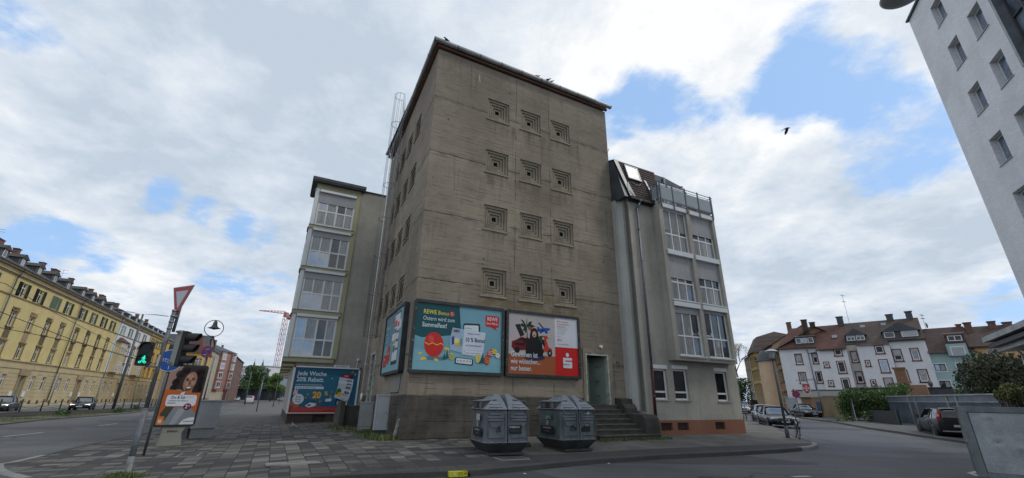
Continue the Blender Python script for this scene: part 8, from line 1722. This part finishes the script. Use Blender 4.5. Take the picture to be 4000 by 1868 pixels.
def mid(a, b): a = gp(*a, ROAD); b = gp(*b, ROAD); c = (a+b)/2; return Vector((c.x, c.y, zg(c.x, c.y)+ROAD+.006))
def heading(a, b): a = gp(*a, ROAD); b = gp(*b, ROAD); return math.degrees(math.atan2(b.y-a.y, b.x-a.x))
SD = -111.0     # direction of traffic towards the viewer in the side street
def park(label, px, kind, pt_, L, W, H, head, fwd=0, name='parked_car', side=0, **k):
 g = gp(*px, ROAD); d = Vector((math.cos(R_(head)), math.sin(R_(head)))); c = Vector((g.x, g.y)) - d*fwd + Vector((d.y, -d.x))*side; return car(name, label, pt_, (c.x, c.y, zg(c.x, c.y)+ROAD+.006), head, L, W, H, kind, **k)
park('black coupe saloon parked at the kerb behind the lantern with the bicycle', (3062, 1672), 'coupe', blk, 4.94, 1.88, 1.42, -108, 1.55)
park('dark estate car half hidden directly behind the black coupe', (3008, 1656), 'estate', gry, 4.7, 1.8, 1.48, -110, 1.2)
park('black hatchback facing the viewer in front of the orange brick shed', (3175, 1634), 'saloon', blk, 4.6, 1.82, 1.46, -100, 1.5)
park('silver hatchback parked beside the far lantern lamp', (2908, 1617), 'hatch', slv, 4.1, 1.75, 1.46, -112, 1.4)
park('dark off road car seen from behind at the end of the side street', (2944, 1597), 'van', dgn, 4.4, 1.85, 1.85, 70, 0, name='off_road_car')
park('small pale car far down the side street, left of the dark off road car', (2918, 1597), 'hatch', slv, 4.1, 1.75, 1.46, -112, 0)
park('white panel van showing its high rear behind the black coupe', (3010, 1598), 'van', wht, 5.2, 2.0, 2.35, 68, 0, name='panel_van', roofmat=wht)
park('black family van with a pale sky lit roof seen from behind at the right kerb', (3664, 1711), 'mpv', paint('black_van_paint', (.005, .005, .006), .4, 0, .1), 4.35, 1.83, 1.58, 62, -1.3, name='family_car', side=.85)
park('black saloon with headlights on, driving on the far lane', (318, 1602), 'saloon', blk, 4.85, 1.87, 1.45, -64+10, 0, name='driving_car', lights=True, group='cars on the main road')
park('dark car cut off by the left edge, driving on the far lane', (0, 1606), 'saloon', gry, 4.85, 1.87, 1.47, -64+10, 0, name='driving_car', lights=True, group='cars on the main road')
park('white van driving away down the main road with brake lights on', (972, 1577), 'van', wht, 5.0, 1.98, 1.95, 117, 0, name='driving_van', lights=False, group='cars on the main road', tail_lit=True, cat='van')
park('small white car facing the viewer beyond the tram verge', (925, 1567), 'hatch', wht, 4.1, 1.75, 1.5, -66, 0, name='driving_car', group='cars on the main road')
park('silver car crossing at the far junction beside the blue billboard', (1105, 1567), 'saloon', slv, 4.6, 1.8, 1.45, 27, 0, name='driving_car', group='cars on the main road')
# ------------------------------------------------------------------ fence with chains along the tram line
def chain_fence():
 pl = [(-60, 1615), (-20, 1612)]
 base = [gp(*p, -.05) for p in [(-140, 1620), (0, 1611), (194, 1604), (389, 1597), (583, 1588), (832, 1567)]]
 P = []
 for a, b in zip(base[:-1], base[1:]):
  L = (b-a).length; P.append((a, b, L))
 s = 0; posts = []
 for a, b, L in P:
  while s < L:
   q = a.lerp(b, s/L); posts.append(Vector((q.x, q.y, zg(q.x, q.y)-.05))); s += 2.9
  s -= L
 t = thing('chain_fence', 'low dark fence of leaning posts and hanging chains along the tram verge', 'fence', tuple(posts[0]), 0)
 o0 = posts[0]; pm = MB(); pm.cyl((0, 0, -.05), (0, 0, 1.05), .06, n=6); pm.lathe([(0, 1.16), (.07, 1.11), (.07, 1.05)], (0, 0, 0), 6); first = None
 chain = MB()
 for i, p in enumerate(posts[:98]):
  if first is None: first = pm.build('post', MT['black'], t, tuple(p-o0))
  else: c = first.copy(); COL.objects.link(c); c.location = p-o0
 for a, b in zip(posts[:-1], posts[1:]):
  for z0, sag in ((.98, .28), (.48, .18)):
   pts = [(a-o0).lerp(b-o0, k/6)+Vector((0, 0, z0-sag*math.sin(math.pi*k/6))) for k in range(7)]; chain.tube([tuple(q) for q in pts], .022, 4)
 o = chain.build('chain', MT['black'], t)
chain_fence()
def wires():
 def wire(pts, label, z, r=.03):
  m = MB(); P = [pdep(x, y, d) for x, y, d in pts]; Q = []
  for a, b in zip(P[:-1], P[1:]):
   for k in range(6): q = a.lerp(b, k/6); Q.append(q)
  Q.append(P[-1]); m.tube([tuple(q) for q in Q], r, 5); o = m.build('overhead_wire', MT['black']); tag(o, label, 'wire', 'tram overhead wires')
 wire([(-300, 1100, 30), (0, 1218, 36), (300, 1335, 46), (640, 1432, 75)], 'upper tram wire of the nearer track, crossing the yellow terrace windows', 7)
 wire([(-300, 1232, 30), (0, 1280, 36), (310, 1340, 48), (640, 1436, 80)], 'lower tram wire of the nearer track, crossing the yellow terrace below the window sills', 6)
 wire([(-300, 1020, 40), (20, 1108, 44), (200, 1215, 52), (420, 1330, 70), (640, 1455, 95)], 'highest tram wire, cutting across the top windows of the yellow terrace', 8)
wires()
# ------------------------------------------------------------------ construction crane
def crane():
 b = pdep(1056, 1545, 330); D = math.hypot(b.x, b.y); zt = pt_on(1135, 1240, D).z
 t = thing('tower_crane', 'red and white tower crane standing far behind the bridge', 'crane', (b.x, b.y, 0), 0)
 R1 = flat('crane_red', (.46, .10, .085), .5); R2 = flat('crane_pink', (.50, .24, .22), .5)
 m = MB(); s = 1.5; z = 0; k = 0
 while z < zt:
  m.m(k % 2)
  for x, y in ((-s, -s), (s, -s), (s, s), (-s, s)): m.cyl((x, y, z), (x, y, z+4), .14, n=4)
  c = [(-s, -s), (s, -s), (s, s), (-s, s)]
  for i in range(4): a, e = c[i], c[(i+1) % 4]; m.cyl((*a, z), (*e, z+4), .09, n=4); m.cyl((*a, z), (*e, z), .09, n=4)
  z += 4; k += 1
 m.build('mast', [R1, R2], t)
 ang = math.atan2(b.y, b.x)+math.pi/2+R_(62); dx, dy = math.cos(ang), math.sin(ang)
 m = MB(); 
 for i in range(8):
  x0, x1 = 2+i*4.5, 2+(i+1)*4.5; z0, z1 = zt+2.2-i*.55, zt+2.2-(i+1)*.55; m.m(i % 2)
  for yy in (-.8, .8): m.cyl((x0*dx-yy*dy, x0*dy+yy*dx, z0), (x1*dx-yy*dy, x1*dy+yy*dx, z1), .22, n=4)
  h0, h1 = 2.2*(1-i/9), 2.2*(1-(i+1)/9); m.cyl((x0*dx, x0*dy, z0+h0), (x1*dx, x1*dy, z1+h1), .22, n=4); m.cyl((x0*dx, x0*dy, z0), (x1*dx, x1*dy, z1+h1), .16, n=4); m.cyl((x0*dx, x0*dy, z0+h0), (x1*dx, x1*dy, z1), .16, n=4)
 jb = m.build('jib', [R1, R2], t)
 m = MB(); 
 def B(x0, x1, z0, z1, w_):
  vs = [(x*dx-y*dy, x*dy+y*dx, z) for z in (z0, z1) for x, y in ((x0, -w_), (x1, -w_), (x1, w_), (x0, w_))]; m.add(vs, [(0, 3, 2, 1), (4, 5, 6, 7), (0, 1, 5, 4), (1, 2, 6, 5), (2, 3, 7, 6), (3, 0, 4, 7)])
 m.m(1); B(-7.5, 2.5, zt, zt+1.2, 1.2); m.m(0); B(-7.5, -4.5, zt-1, zt+3, 1.3); m.m(1); B(-2, 2, zt+1.2, zt+3.6, 1.0); m.build('counter_jib', [R1, R2], t)
crane()
# ------------------------------------------------------------------ plants
def leafcloud(mb, blobs, n, size, rnd, flatk=.5, shell=.55):
 """n leaf faces spread through ellipsoids (cx,cy,cz,rx,ry,rz)"""
 wts = [b[3]*b[4]*b[5] for b in blobs]; tot = sum(wts)
 for b, wt in zip(blobs, wts):
  for _ in range(max(3, int(n*wt/tot))):
   while True:
    x, y, z = rnd.uniform(-1, 1), rnd.uniform(-1, 1), rnd.uniform(-1, 1); r = x*x+y*y+z*z
    if r < 1 and rnd.random() < shell+(1-shell)*r: break
   c = Vector((b[0]+x*b[3], b[1]+y*b[4], b[2]+z*b[5])); s = size*rnd.uniform(.6, 1.4)
   a = Vector((rnd.gauss(0, 1), rnd.gauss(0, 1), rnd.gauss(0, .7))).normalized(); e = a.orthogonal().normalized(); f = a.cross(e); q = rnd.uniform(0, 6.28); e, f = e*math.cos(q)+f*math.sin(q), f*math.cos(q)-e*math.sin(q)
   p = [c-e*s-f*s*.15, c-f*s*.5, c+e*s, c+f*s*.5]; mb.m(rnd.choice((0, 0, 1))); mb.add([tuple(v) for v in p], [(0, 1, 2, 3)])
def tree(name, label, loc, h, crown_r, trunk_r, mats, n, size, seed, blobs=None, group=None, cat='tree', limbs=7, cz=.62, ch=.42):
 rnd = random.Random(seed); t = thing(name, label, cat, tuple(loc), 0, group)
 m = MB(); m.cyl((0, 0, -.2), (0, 0, h*.35), trunk_r, trunk_r*.75, n=10); m.cyl((0, 0, h*.35), (.1, .05, h*.75), trunk_r*.75, trunk_r*.3, n=8)
 for i in range(limbs):
  a = 2*math.pi*i/limbs+rnd.uniform(-.3, .3); z0 = h*rnd.uniform(.28, .5); p0 = Vector((0, 0, z0)); p1 = Vector((crown_r*.45*math.cos(a), crown_r*.45*math.sin(a), z0+h*.16)); p2 = Vector((crown_r*.85*math.cos(a+.2), crown_r*.85*math.sin(a+.2), z0+h*rnd.uniform(.2, .42))); m.cyl(p0, p1, trunk_r*.42, trunk_r*.26, n=6); m.cyl(p1, p2, trunk_r*.26, trunk_r*.08, n=5)
 m.build('trunk', MT['bark'], t)
 if blobs is None:
  blobs = []
  for i in range(16):
   a = rnd.uniform(0, 6.28); q = rnd.uniform(.1, .72)*crown_r; z = h*cz+rnd.uniform(-.8, .85)*h*ch*.7*(1-q/crown_r*.45); rr = crown_r*rnd.uniform(.26, .42); blobs.append((q*math.cos(a), q*math.sin(a), z, rr, rr, rr*.8))
 m = MB(); leafcloud(m, blobs, n, size, rnd); m.build('crown', [MT[k] for k in mats], t)
 return t
def plants():
 a = pdep(968, 1560, 150); MT['leaf_dk'] = M('maple_leaves_dark', (.055, .105, .03), .6, var=.4, scale=.5); MT['leaf_lt'] = M('maple_leaves_light', (.14, .22, .045), .6, var=.4, scale=.5)
 tree('leafy_tree', 'broad green tree before the bridge, under the twin spires', (a.x, a.y, -.5), 12.5, 6.0, .35, ('leaf', 'leaf_dk'), 5200, .34, 3, cz=.60, ch=.50)
 a = pdep(1056, 1560, 165); tree('leafy_tree', 'lighter yellow green tree right of the broad green tree', (a.x, a.y, -.5), 11.0, 4.3, .3, ('leaf_lt', 'leaf'), 3800, .32, 5, cz=.6, ch=.5)
 rnd = random.Random(8); b = pdep(2905, 1590, 92); t = thing('budding_tree', 'large almost leafless tree with pale buds at the end of the side street', 'tree', (b.x, b.y, -.3), 0)
 m = MB(); tips = []
 def grow(p, d, L, r, lv):
  q = p+d*L; m.cyl(p, q, r, r*.62, n=6 if lv < 2 else 4)
  if lv >= 4: tips.append(q)
  if lv >= 5: return
  for _ in range(3 if lv < 3 else 2):
   nd = (d+Vector((rnd.uniform(-.75, .75), rnd.uniform(-.75, .75), rnd.uniform(-.15, .45)))).normalized(); grow(q, nd, L*rnd.uniform(.62, .82), r*.58, lv+1)
 grow(Vector((0, 0, 0)), Vector((0, 0, 1)), 4.6, .38, 0); m.build('trunk', MT['bark'], t)
 m = MB()
 for q in tips: leafcloud(m, [(q.x, q.y, q.z, .55, .55, .5)], 22, .10, rnd)
 m.build('crown', [MT['bud'], MT['leafy']], t)
 b2 = pdep(2885, 1595, 84); t = tree('leafy_shrub', 'dull green shrub mass beneath the bare tree beside the grey house', (b2.x, b2.y, -.3), 6.5, 3.8, .15, ('leaf2', 'leaf3'), 2600, .20, 12, cat='shrub')
 def hedge(name, label, pts, n, size, mats, seed, cat='hedge'):
  rnd = random.Random(seed); o = Vector((pts[0][0], pts[0][1], 0)); t = thing(name, label, cat, (o.x, o.y, 0), 0); m = MB()
  leafcloud(m, [(x-o.x, y-o.y, z, rx, ry, rz) for x, y, z, rx, ry, rz in pts], n, size, rnd, shell=.75); m.build('foliage', [MT[k] for k in mats], t)
  m = MB()
  for i in range(26):
   q = rnd.choice(pts); x, y = q[0]-o.x+rnd.uniform(-.6, .6)*q[3], q[1]-o.y+rnd.uniform(-.6, .6)*q[4]; m.cyl((x, y, -.4), (x+rnd.uniform(-.3, .3), y+rnd.uniform(-.3, .3), q[2]), .03, n=4)
  m.build('stems', MT['bark'], t); return t
 def hp(px, py, dep): return pdep(px, py, dep)
 L1 = []
 rnd = random.Random(2)
 for px in range(3300, 3530, 14):
  top = 1530 if px < 3420 else 1520+ (px-3420)*.2
  for k in range(3):
   q = hp(px+rnd.uniform(-8, 8), 1545+k*28+rnd.uniform(-6, 6), 41.5+rnd.uniform(-.5, .8)) if px < 3490 else hp(px, 1520+rnd.uniform(-4, 4), 42.5)
   if k and px > 3490: continue
   L1.append((q.x, q.y, q.z, .8, .8, .65))
 for (px, py) in ((3380, 1520), (3425, 1512), (3470, 1522), (3350, 1528), (3500, 1516)): q = hp(px, py, 42); L1.append((q.x, q.y, q.z, .35, .35, .45))
 for px, py in ((3300, 1640), (3420, 1640), (3400, 1625), (3435, 1655)): q = hp(px, py, 39); L1.append((q.x, q.y, q.z, .8, .7, .5))
 hedge('hedge', 'dense green hedge between the mesh gate and the blue grey garages', L1, 9500, .11, ('leaf3', 'leaf'), 14)
 L2 = []
 for i in range(40):
  px = rnd.uniform(3790, 4060); py = rnd.uniform(1410, 1545); 
  if (px-3920)**2/170**2+(py-1480)**2/95**2 > .85: continue
  q = hp(px, py, 31+rnd.uniform(-1, 1)); L2.append((q.x, q.y, q.z, .95, .95, .8))
 for i in range(16):
  q = hp(3940+rnd.uniform(-30, 130), 1440+rnd.uniform(-55, 60), 31); L2.append((q.x, q.y, q.z, .6, .6, .6))
 hedge('bronze_bush', 'tall dark bronze leaved bush before the orange house at the right edge', L2, 11000, .11, ('leafr', 'leaf2'), 15, 'bush')
 L3 = []
 for i in range(14): q = hp(3940+rnd.uniform(-40, 60), 1535+rnd.uniform(-18, 30), 25.5); L3.append((q.x, q.y, q.z, .45, .45, .35))
 hedge('straw_bush', 'straw coloured loose bush above the metal container at the right edge', L3, 2600, .075, ('leafy', 'leaf3'), 16, 'bush')
 L4 = []
 for i in range(6): q = hp(3740+rnd.uniform(-20, 40), 1532+rnd.uniform(-5, 5), 45); L4.append((q.x, q.y, q.z, .6, .6, .4))
 hedge('low_bush', 'low olive green bush at the foot of the pale green house', L4, 900, .09, ('leaf3', 'leafy'), 17, 'bush')
 def tufts(name, label, spots, n, h, seed, mats=('grass', 'leafy')):
  rnd = random.Random(seed); m = MB()
  for _ in range(n):
   c, r = rnd.choice(spots); x = c.x+rnd.gauss(0, r*.5); y = c.y+rnd.gauss(0, r*.5); z = zg(x, y); a = rnd.uniform(0, 6.28); hh = h*rnd.uniform(.4, 1.3); w = hh*.10; dx, dy = math.cos(a), math.sin(a); lx, ly = rnd.uniform(-.5, .5)*hh, rnd.uniform(-.5, .5)*hh
   m.m(rnd.choice((0, 0, 0, 1))); m.add([(x-dx*w, y-dy*w, z-.01), (x+dx*w, y+dy*w, z-.01), (x+lx+dx*w*.3, y+ly+dy*w*.3, z+hh), (x+lx-dx*w*.3, y+ly-dy*w*.3, z+hh)], [(0, 1, 2, 3)])
  o = m.build(name, [MT[k] for k in mats]); tag(o, label, 'weeds', kind='stuff')
 S1 = [(gp(x, y), .26) for x, y in ((1455, 1712), (1475, 1716), (1500, 1720), (1520, 1716), (1545, 1718), (1560, 1716), (1438, 1708))]
 tufts('weeds', 'green weeds growing around the tall utility cabinet at the tower corner', S1, 1500, .13, 1)
 S2 = [(gp(x, y), .35) for x, y in ((1300, 1672), (1330, 1676), (1350, 1680), (1390, 1688), (1425, 1692), (1440, 1690))]
 tufts('weeds', 'thin weeds along the old stone steps left of the tower', S2, 1300, .12, 2)
 S3 = [(uvp(u, 2.15+.1*math.sin(u*7)), .16) for u in np.arange(6.2, 9.9, .3)]
 tufts('weeds', 'mossy grass strip along the foot of the tower steps', S3, 1500, .08, 3)
 S4 = [(gp(x, y), .25) for x, y in ((640, 1702), (700, 1706), (730, 1710), (760, 1708), (780, 1706))] + [(gp(x, y), .2) for x, y in ((450, 1868), (480, 1866), (520, 1866))]+[(uvp(u, 2.6), .2) for u in (2.8, 3.0, 3.2)]
 tufts('weeds', 'sparse weeds around the switch cabinet, signal post foot and bottle banks', S4, 1500, .09, 4)
 S5 = [(gp(x, y, -.05), 1.0) for x, y in ((60, 1640), (130, 1640), (190, 1628), (250, 1630), (300, 1624), (340, 1620), (400, 1612), (460, 1610), (525, 1600), (0, 1648))]
 tufts('verge_grass', 'rough grass and low scrub growing on the tram verge', S5, 2600, .10, 5)
 for i, (px, lab) in enumerate((((462, 1612), 'small dark shrub on the tram verge at the foot of the double arm lamp'), ((525, 1600), 'small dark shrub on the tram verge just left of the signal post'), ((240, 1626), 'small dark shrub on the tram verge before the black driving saloon'))):
  q = gp(*px, -.05); rnd = random.Random(i); m = MB(); leafcloud(m, [(0, 0, .2, .5, .5, .3)], 260, .08, rnd); t = thing('verge_shrub', lab, 'shrub', tuple(q), 0, 'shrubs on the verge'); m.build('foliage', [MT['leaf2'], MT['leaf3']], t)
plants()
# ------------------------------------------------------------------ garden walls, garages and sheds on the right
def right_side():
 def W2(px, py, dep): v = pdep(px, py, dep); return Vector((v.x, v.y, 0))
 def wall_between(name, label, cat, a, b, z0, z1, mat, th=.2, z1b=None, cap=None, parts=None):
  v = b-a; L = v.length; t = thing(name, label, cat, (a.x, a.y, 0), math.atan2(v.y, v.x)); m = MB(); zb = z1 if z1b is None else z1b
  m.add([(0, 0, z0), (L, 0, z0), (L, th, z0), (0, th, z0), (0, 0, z1), (L, 0, zb), (L, th, zb), (0, th, z1)], [(0, 3, 2, 1), (4, 5, 6, 7), (0, 1, 5, 4), (1, 2, 6, 5), (2, 3, 7, 6), (3, 0, 4, 7)]); m.build('wall', MT[mat], t)
  if cap: m = MB(); m.add([(-.05, -.08, z1), (L+.05, -.08, zb), (L+.05, th+.08, zb), (-.05, th+.08, z1), (-.05, -.08, z1+.1), (L+.05, -.08, zb+.1), (L+.05, th+.08, zb+.1), (-.05, th+.08, z1+.1)], [(0, 3, 2, 1), (4, 5, 6, 7), (0, 1, 5, 4), (1, 2, 6, 5), (2, 3, 7, 6), (3, 0, 4, 7)]); m.build('coping', MT[cap], t)
  return t, L
 blu = M('blue_grey_sheet', (.150, .175, .205), .5, .2, var=.2, scale=1, streak=.3); MT['blu'] = blu
 a, b = W2(3478, 1600, 39.5), W2(3990, 1600, 25.5)
 za, zb = pdep(3478, 1549, 39.5).z, pdep(3990, 1538, 25.5).z
 t, L = wall_between('garage_row', 'long blue grey corrugated garage row behind the black family van', 'garage', a, b, -.6, za-.05, 'blu', 5.0, zb-.05, 'zinc')
 m = MB(); x = .1
 while x < L: m.box(x, x+.06, -.05, -.0, -.5, za-.5+(zb-za)*x/L); x += .16
 m.build('corrugation', blu, t); m = MB()
 for k in (3.6, 4.6, 8.9, 10.0, 14.3): m.box(k, k+.12, -.07, 0, -.5, za-.1)
 m.box(0, L, -.08, 0, za-.50, za-.44); m.build('frame_post', MT['zinc'], t)
 a, b = W2(3330, 1560, 47), W2(3735, 1560, 42); z = pdep(3500, 1516, 44).z
 t, L = wall_between('flat_roofed_shed', 'dark flat roofed shed between the garages and the white house', 'shed', a, b, -.5, z, 'slate', 6.0, z, 'black')
 p = W2(3568, 1560, 43.5); zz = pdep(3555, 1432, 43.5).z; tt = thing('brick_stack', 'orange weathered brick stack with a lower block standing before the white house', 'chimney stack', (p.x, p.y, 0), R_(WA-4))
 m = MB(); m.frust(rect_ring(1.1, .8, -.3, 0), 0, rect_ring(.85, .7, -.42, 0), zz-.15); m.box(-.95, .10, -.42, .42, zz-.15, zz); m.build('stack', brick_mat('weathered_orange_brick', (.33, .17, .085), (.22, .12, .07), (.16, .11, .08)), tt)
 m = MB(); m.frust(rect_ring(1.4, .8, .75, 0), 0, rect_ring(1.2, .75, .70, 0), zz-1.75); m.build('low_block', MT['weathered_orange_brick'] if 'weathered_orange_brick' in MT else MT['brickor'], tt)
 p = W2(3655, 1545, 43); tt = thing('satellite_dish', 'dark satellite dish on the shed roof before the white house', 'satellite dish', (p.x, p.y, z+.1), R_(WA+55)); m = MB(); m.lathe([(0, 0), (.2, .05), (.34, .15)], (0, 0, .35), 18, 'y'); m.cyl((0, .1, 0), (0, .1, .5), .03); m.build('dish', MT['slate'], tt)
 a, b = W2(3222, 1600, 50), W2(3300, 1600, 43); z = pdep(3222, 1549, 50).z
 t, L = wall_between('rubble_wall', 'yellow rubble stone garden wall between the orange shed and the metal gate', 'wall', a, b, -.7, z, 'ystone', .4, z-.1, 'kerb_light')
 a2, b2 = W2(3176, 1600, 52), W2(3222, 1600, 50.3); z2 = pdep(3190, 1554, 52).z
 t, L = wall_between('brick_shed', 'orange brown brick shed with a blue box on its wall, behind the black hatchback', 'shed', a2, b2, -.7, z2, 'brickor', 3.0, z2, 'kerb_light'); m = MB(); m.box(L*.45, L*.8, -.12, 0, .5, 1.5); m.build('blue_box', flat('blue_box_paint', (.03, .07, .14), .5), t)
 a3, b3 = W2(3124, 1600, 55), W2(3340, 1600, 51); z3 = pdep(3150, 1526, 55).z
 t, L = wall_between('grey_annexe', 'grey corrugated annexe with a doorway in front of the white corner house', 'shed', a3, b3, pdep(3150, 1552, 55).z, z3, 'rendp', 3.0, z3, 'slate')
 m = MB(); m.box(.3, 1.2, .3, .35, -.5, pdep(3150, 1552, 55).z); m.m(1); m.box(1.6, 2.6, .3, .35, -.5, 1.7); m.m(2); m.box(2.6, 4.5, .32, .4, -.5, 2.2); m.box(0, .3, .3, .4, -.5, 2.2); m.m(0); m.box(1.2, 1.6, .3, .36, -.5, 2.2); m.build('lower_front', [MT['brickor'], MT['black'], MT['whiter']], t)
 a4, b4 = W2(3300, 1600, 43), W2(3335, 1600, 40.3); v = b4-a4; L = v.length; t = thing('mesh_gate', 'grey mesh gate with white frame beside the rubble wall', 'gate', (a4.x, a4.y, 0), math.atan2(v.y, v.x)); zt = pdep(3296, 1552, 43).z-.1
 m = MB()
 for x in (0, L*.5, L): m.box(x-.035, x+.035, -.03, .03, -.45, zt)
 for z in (-.35, zt-.03): m.box(0, L, -.03, .03, z-.03, z+.03)
 m.build('gate_frame', MT['cabg'], t); m = MB()
 for k in range(26): x = L*k/26; m.box(x-.006, x+.006, -.01, .01, -.35, zt)
 for k in range(16): z = -.35+(zt+.35)*k/16; m.box(0, L, -.012, .012, z-.006, z+.006)
 m.build('gate_mesh', MT['dpole'], t)
 a5, b5 = W2(3400, 1640, 38.8), W2(3512, 1640, 34.2)
 t, L = wall_between('board_fence', 'low black board fence in front of the hedge', 'fence', a5, b5, -.5, pdep(3500, 1606, 35).z, 'black', .08, pdep(3505, 1606, 34.4).z); m = MB(); m.box(L-.1, L+.06, -.08, .1, -.5, pdep(3505, 1603, 34.4).z+.05); m.build('post', MT['darkgreen'], t)
 p = W2(3176, 1600, 49); zc = pdep(3162, 1518, 49).z; t = thing('hanging_sign', 'shield sign with a red cross hanging from an arm by the white house', 'sign', (p.x, p.y, 0), R_(-28))
 m = MB(); m.cyl((.9, .3, -.3), (.9, .3, zc+1.1), .05, n=8); m.cyl((.9, .3, zc+1.0), (-1.1, 0, zc+.95), .03, n=6); m.cyl((.9, .3, zc+1.2), (.1, 0, zc+.98), .02, n=5); m.build('arm', MT['cpole'], t)
 m = MB(); pts = [(-.72, .8), (.32, .8), (.32, -.15), (.1, -.65), (-.2, -.85), (-.5, -.65), (-.72, -.15)]; pts = [(-.2+(x+.2)*.8, zc+z_*.8) for x, z_ in pts]; m.prism(pts, 0, .06, 'y')
 m.m(1).poly([(-.2+(x+.2)*.82, zc+(z_-zc)*.82) for x, z_ in pts], -.005); m.m(0)
 for k in range(4):
  a = R_(45+90*k+45); c0, s0 = math.cos(a), math.sin(a); m.poly([(-.2, zc+.05), (-.2+.36*math.cos(a-.42), zc+.05+.36*math.sin(a-.42)), (-.2+.26*c0, zc+.05+.26*s0), (-.2+.36*math.cos(a+.42), zc+.05+.36*math.sin(a+.42))], -.010)
 m.build('shield', [flat('shield_white', (.55, .52, .52)), flat('shield_red', (.42, .05, .06))], t)
 p = gp(3128, 1630); D = math.hypot(p.x, p.y); t = thing('no_stopping_sign', 'round no stopping sign on a thin pole before the white corner house', 'sign', tuple(p), -math.atan2(p.x, p.y)+R_(0)); z = pt_on(3120, 1541, D).z-p.z
 m = MB(); m.cyl((0, 0, -.05), (0, 0, z+.35), .035, n=8); m.build('pole', MT['cpole'], t); m = MB(); m.prism([(.38*math.cos(R_(a)), z+.38*math.sin(R_(a))) for a in range(0, 360, 15)], -.06, -.045, 'y'); m.m(1).disc(0, z, .30, y=-.062); m.m(0).poly([(-.24, z+.18), (-.18, z+.24), (.24, z-.18), (.18, z-.24)], -.064).poly([(-.24, z-.18), (-.18, z-.24), (.24, z+.18), (.18, z+.24)], -.066).poly([(-.05, z+.36), (-.34, z+.22), (-.42, z+.30), (-.1, z+.62)], -.05)
 m.build('disc', [flat('sign_red2', (.42, .025, .03), .4), flat('sign_blue2', (.02, .06, .20), .4)], t)
 p = W2(3098, 1580, 60); t = thing('shelter_sign', 'small grey shelter board standing against the corner of the white house', 'sign board', (p.x, p.y, 0), R_(-30)); m = MB(); m.box(-1.0, 1.0, -.1, .4, 2.1, 2.2); m.box(-.8, -.7, 0, .1, -.5, 2.1); m.box(.5, .6, 0, .1, -.5, 2.1); m.box(-.7, .5, .03, .08, .6, 2.0); m.build('board', MT['cabg'], t)
 a = pdep(3862, 1338, 27); v = Vector((a.x, a.y, 0)); dR = pdep(4060, 1290, 21); dv = Vector((dR.x, dR.y, 0))-v; L = dv.length; t = thing('pavilion', 'kiosk with a swooping layered grey roof, cut off by the right edge', 'kiosk', (v.x, v.y, 0), math.atan2(dv.y, dv.x))
 z0 = a.z; z1 = pdep(4060, 1262, 21).z; m = MB(); n = 10; T0 = []
 def zc_(s): return z0+(z1-z0)*(s**1.5)
 for (off, th, yo, mi) in ((0, .30, -.25, 0), (-.34, .22, -.05, 1), (-.60, .26, .25, 0)):
  m.m(mi); rings = []
  for k in range(n+1): s = k/n; x = s*L*1.15; z = zc_(s)+off; rings.append([(x, yo, z), (x, yo, z+th), (x, 6, z+th+.5), (x, 6, z)])
  m.loft(rings, cap=True)
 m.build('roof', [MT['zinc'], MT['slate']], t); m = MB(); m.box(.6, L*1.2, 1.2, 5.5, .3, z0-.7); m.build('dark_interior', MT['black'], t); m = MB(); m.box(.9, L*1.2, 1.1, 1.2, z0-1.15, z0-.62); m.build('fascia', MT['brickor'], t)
 m = MB(); m.cyl((.75, 1.0, -.3), (.75, 1.0, z0-.7), .06, n=8); m.cyl((1.9, .9, z0-2.3), (1.9, .9, z0-1.15), .05, n=8); m.build('post', MT['whitep'], t)
right_side()
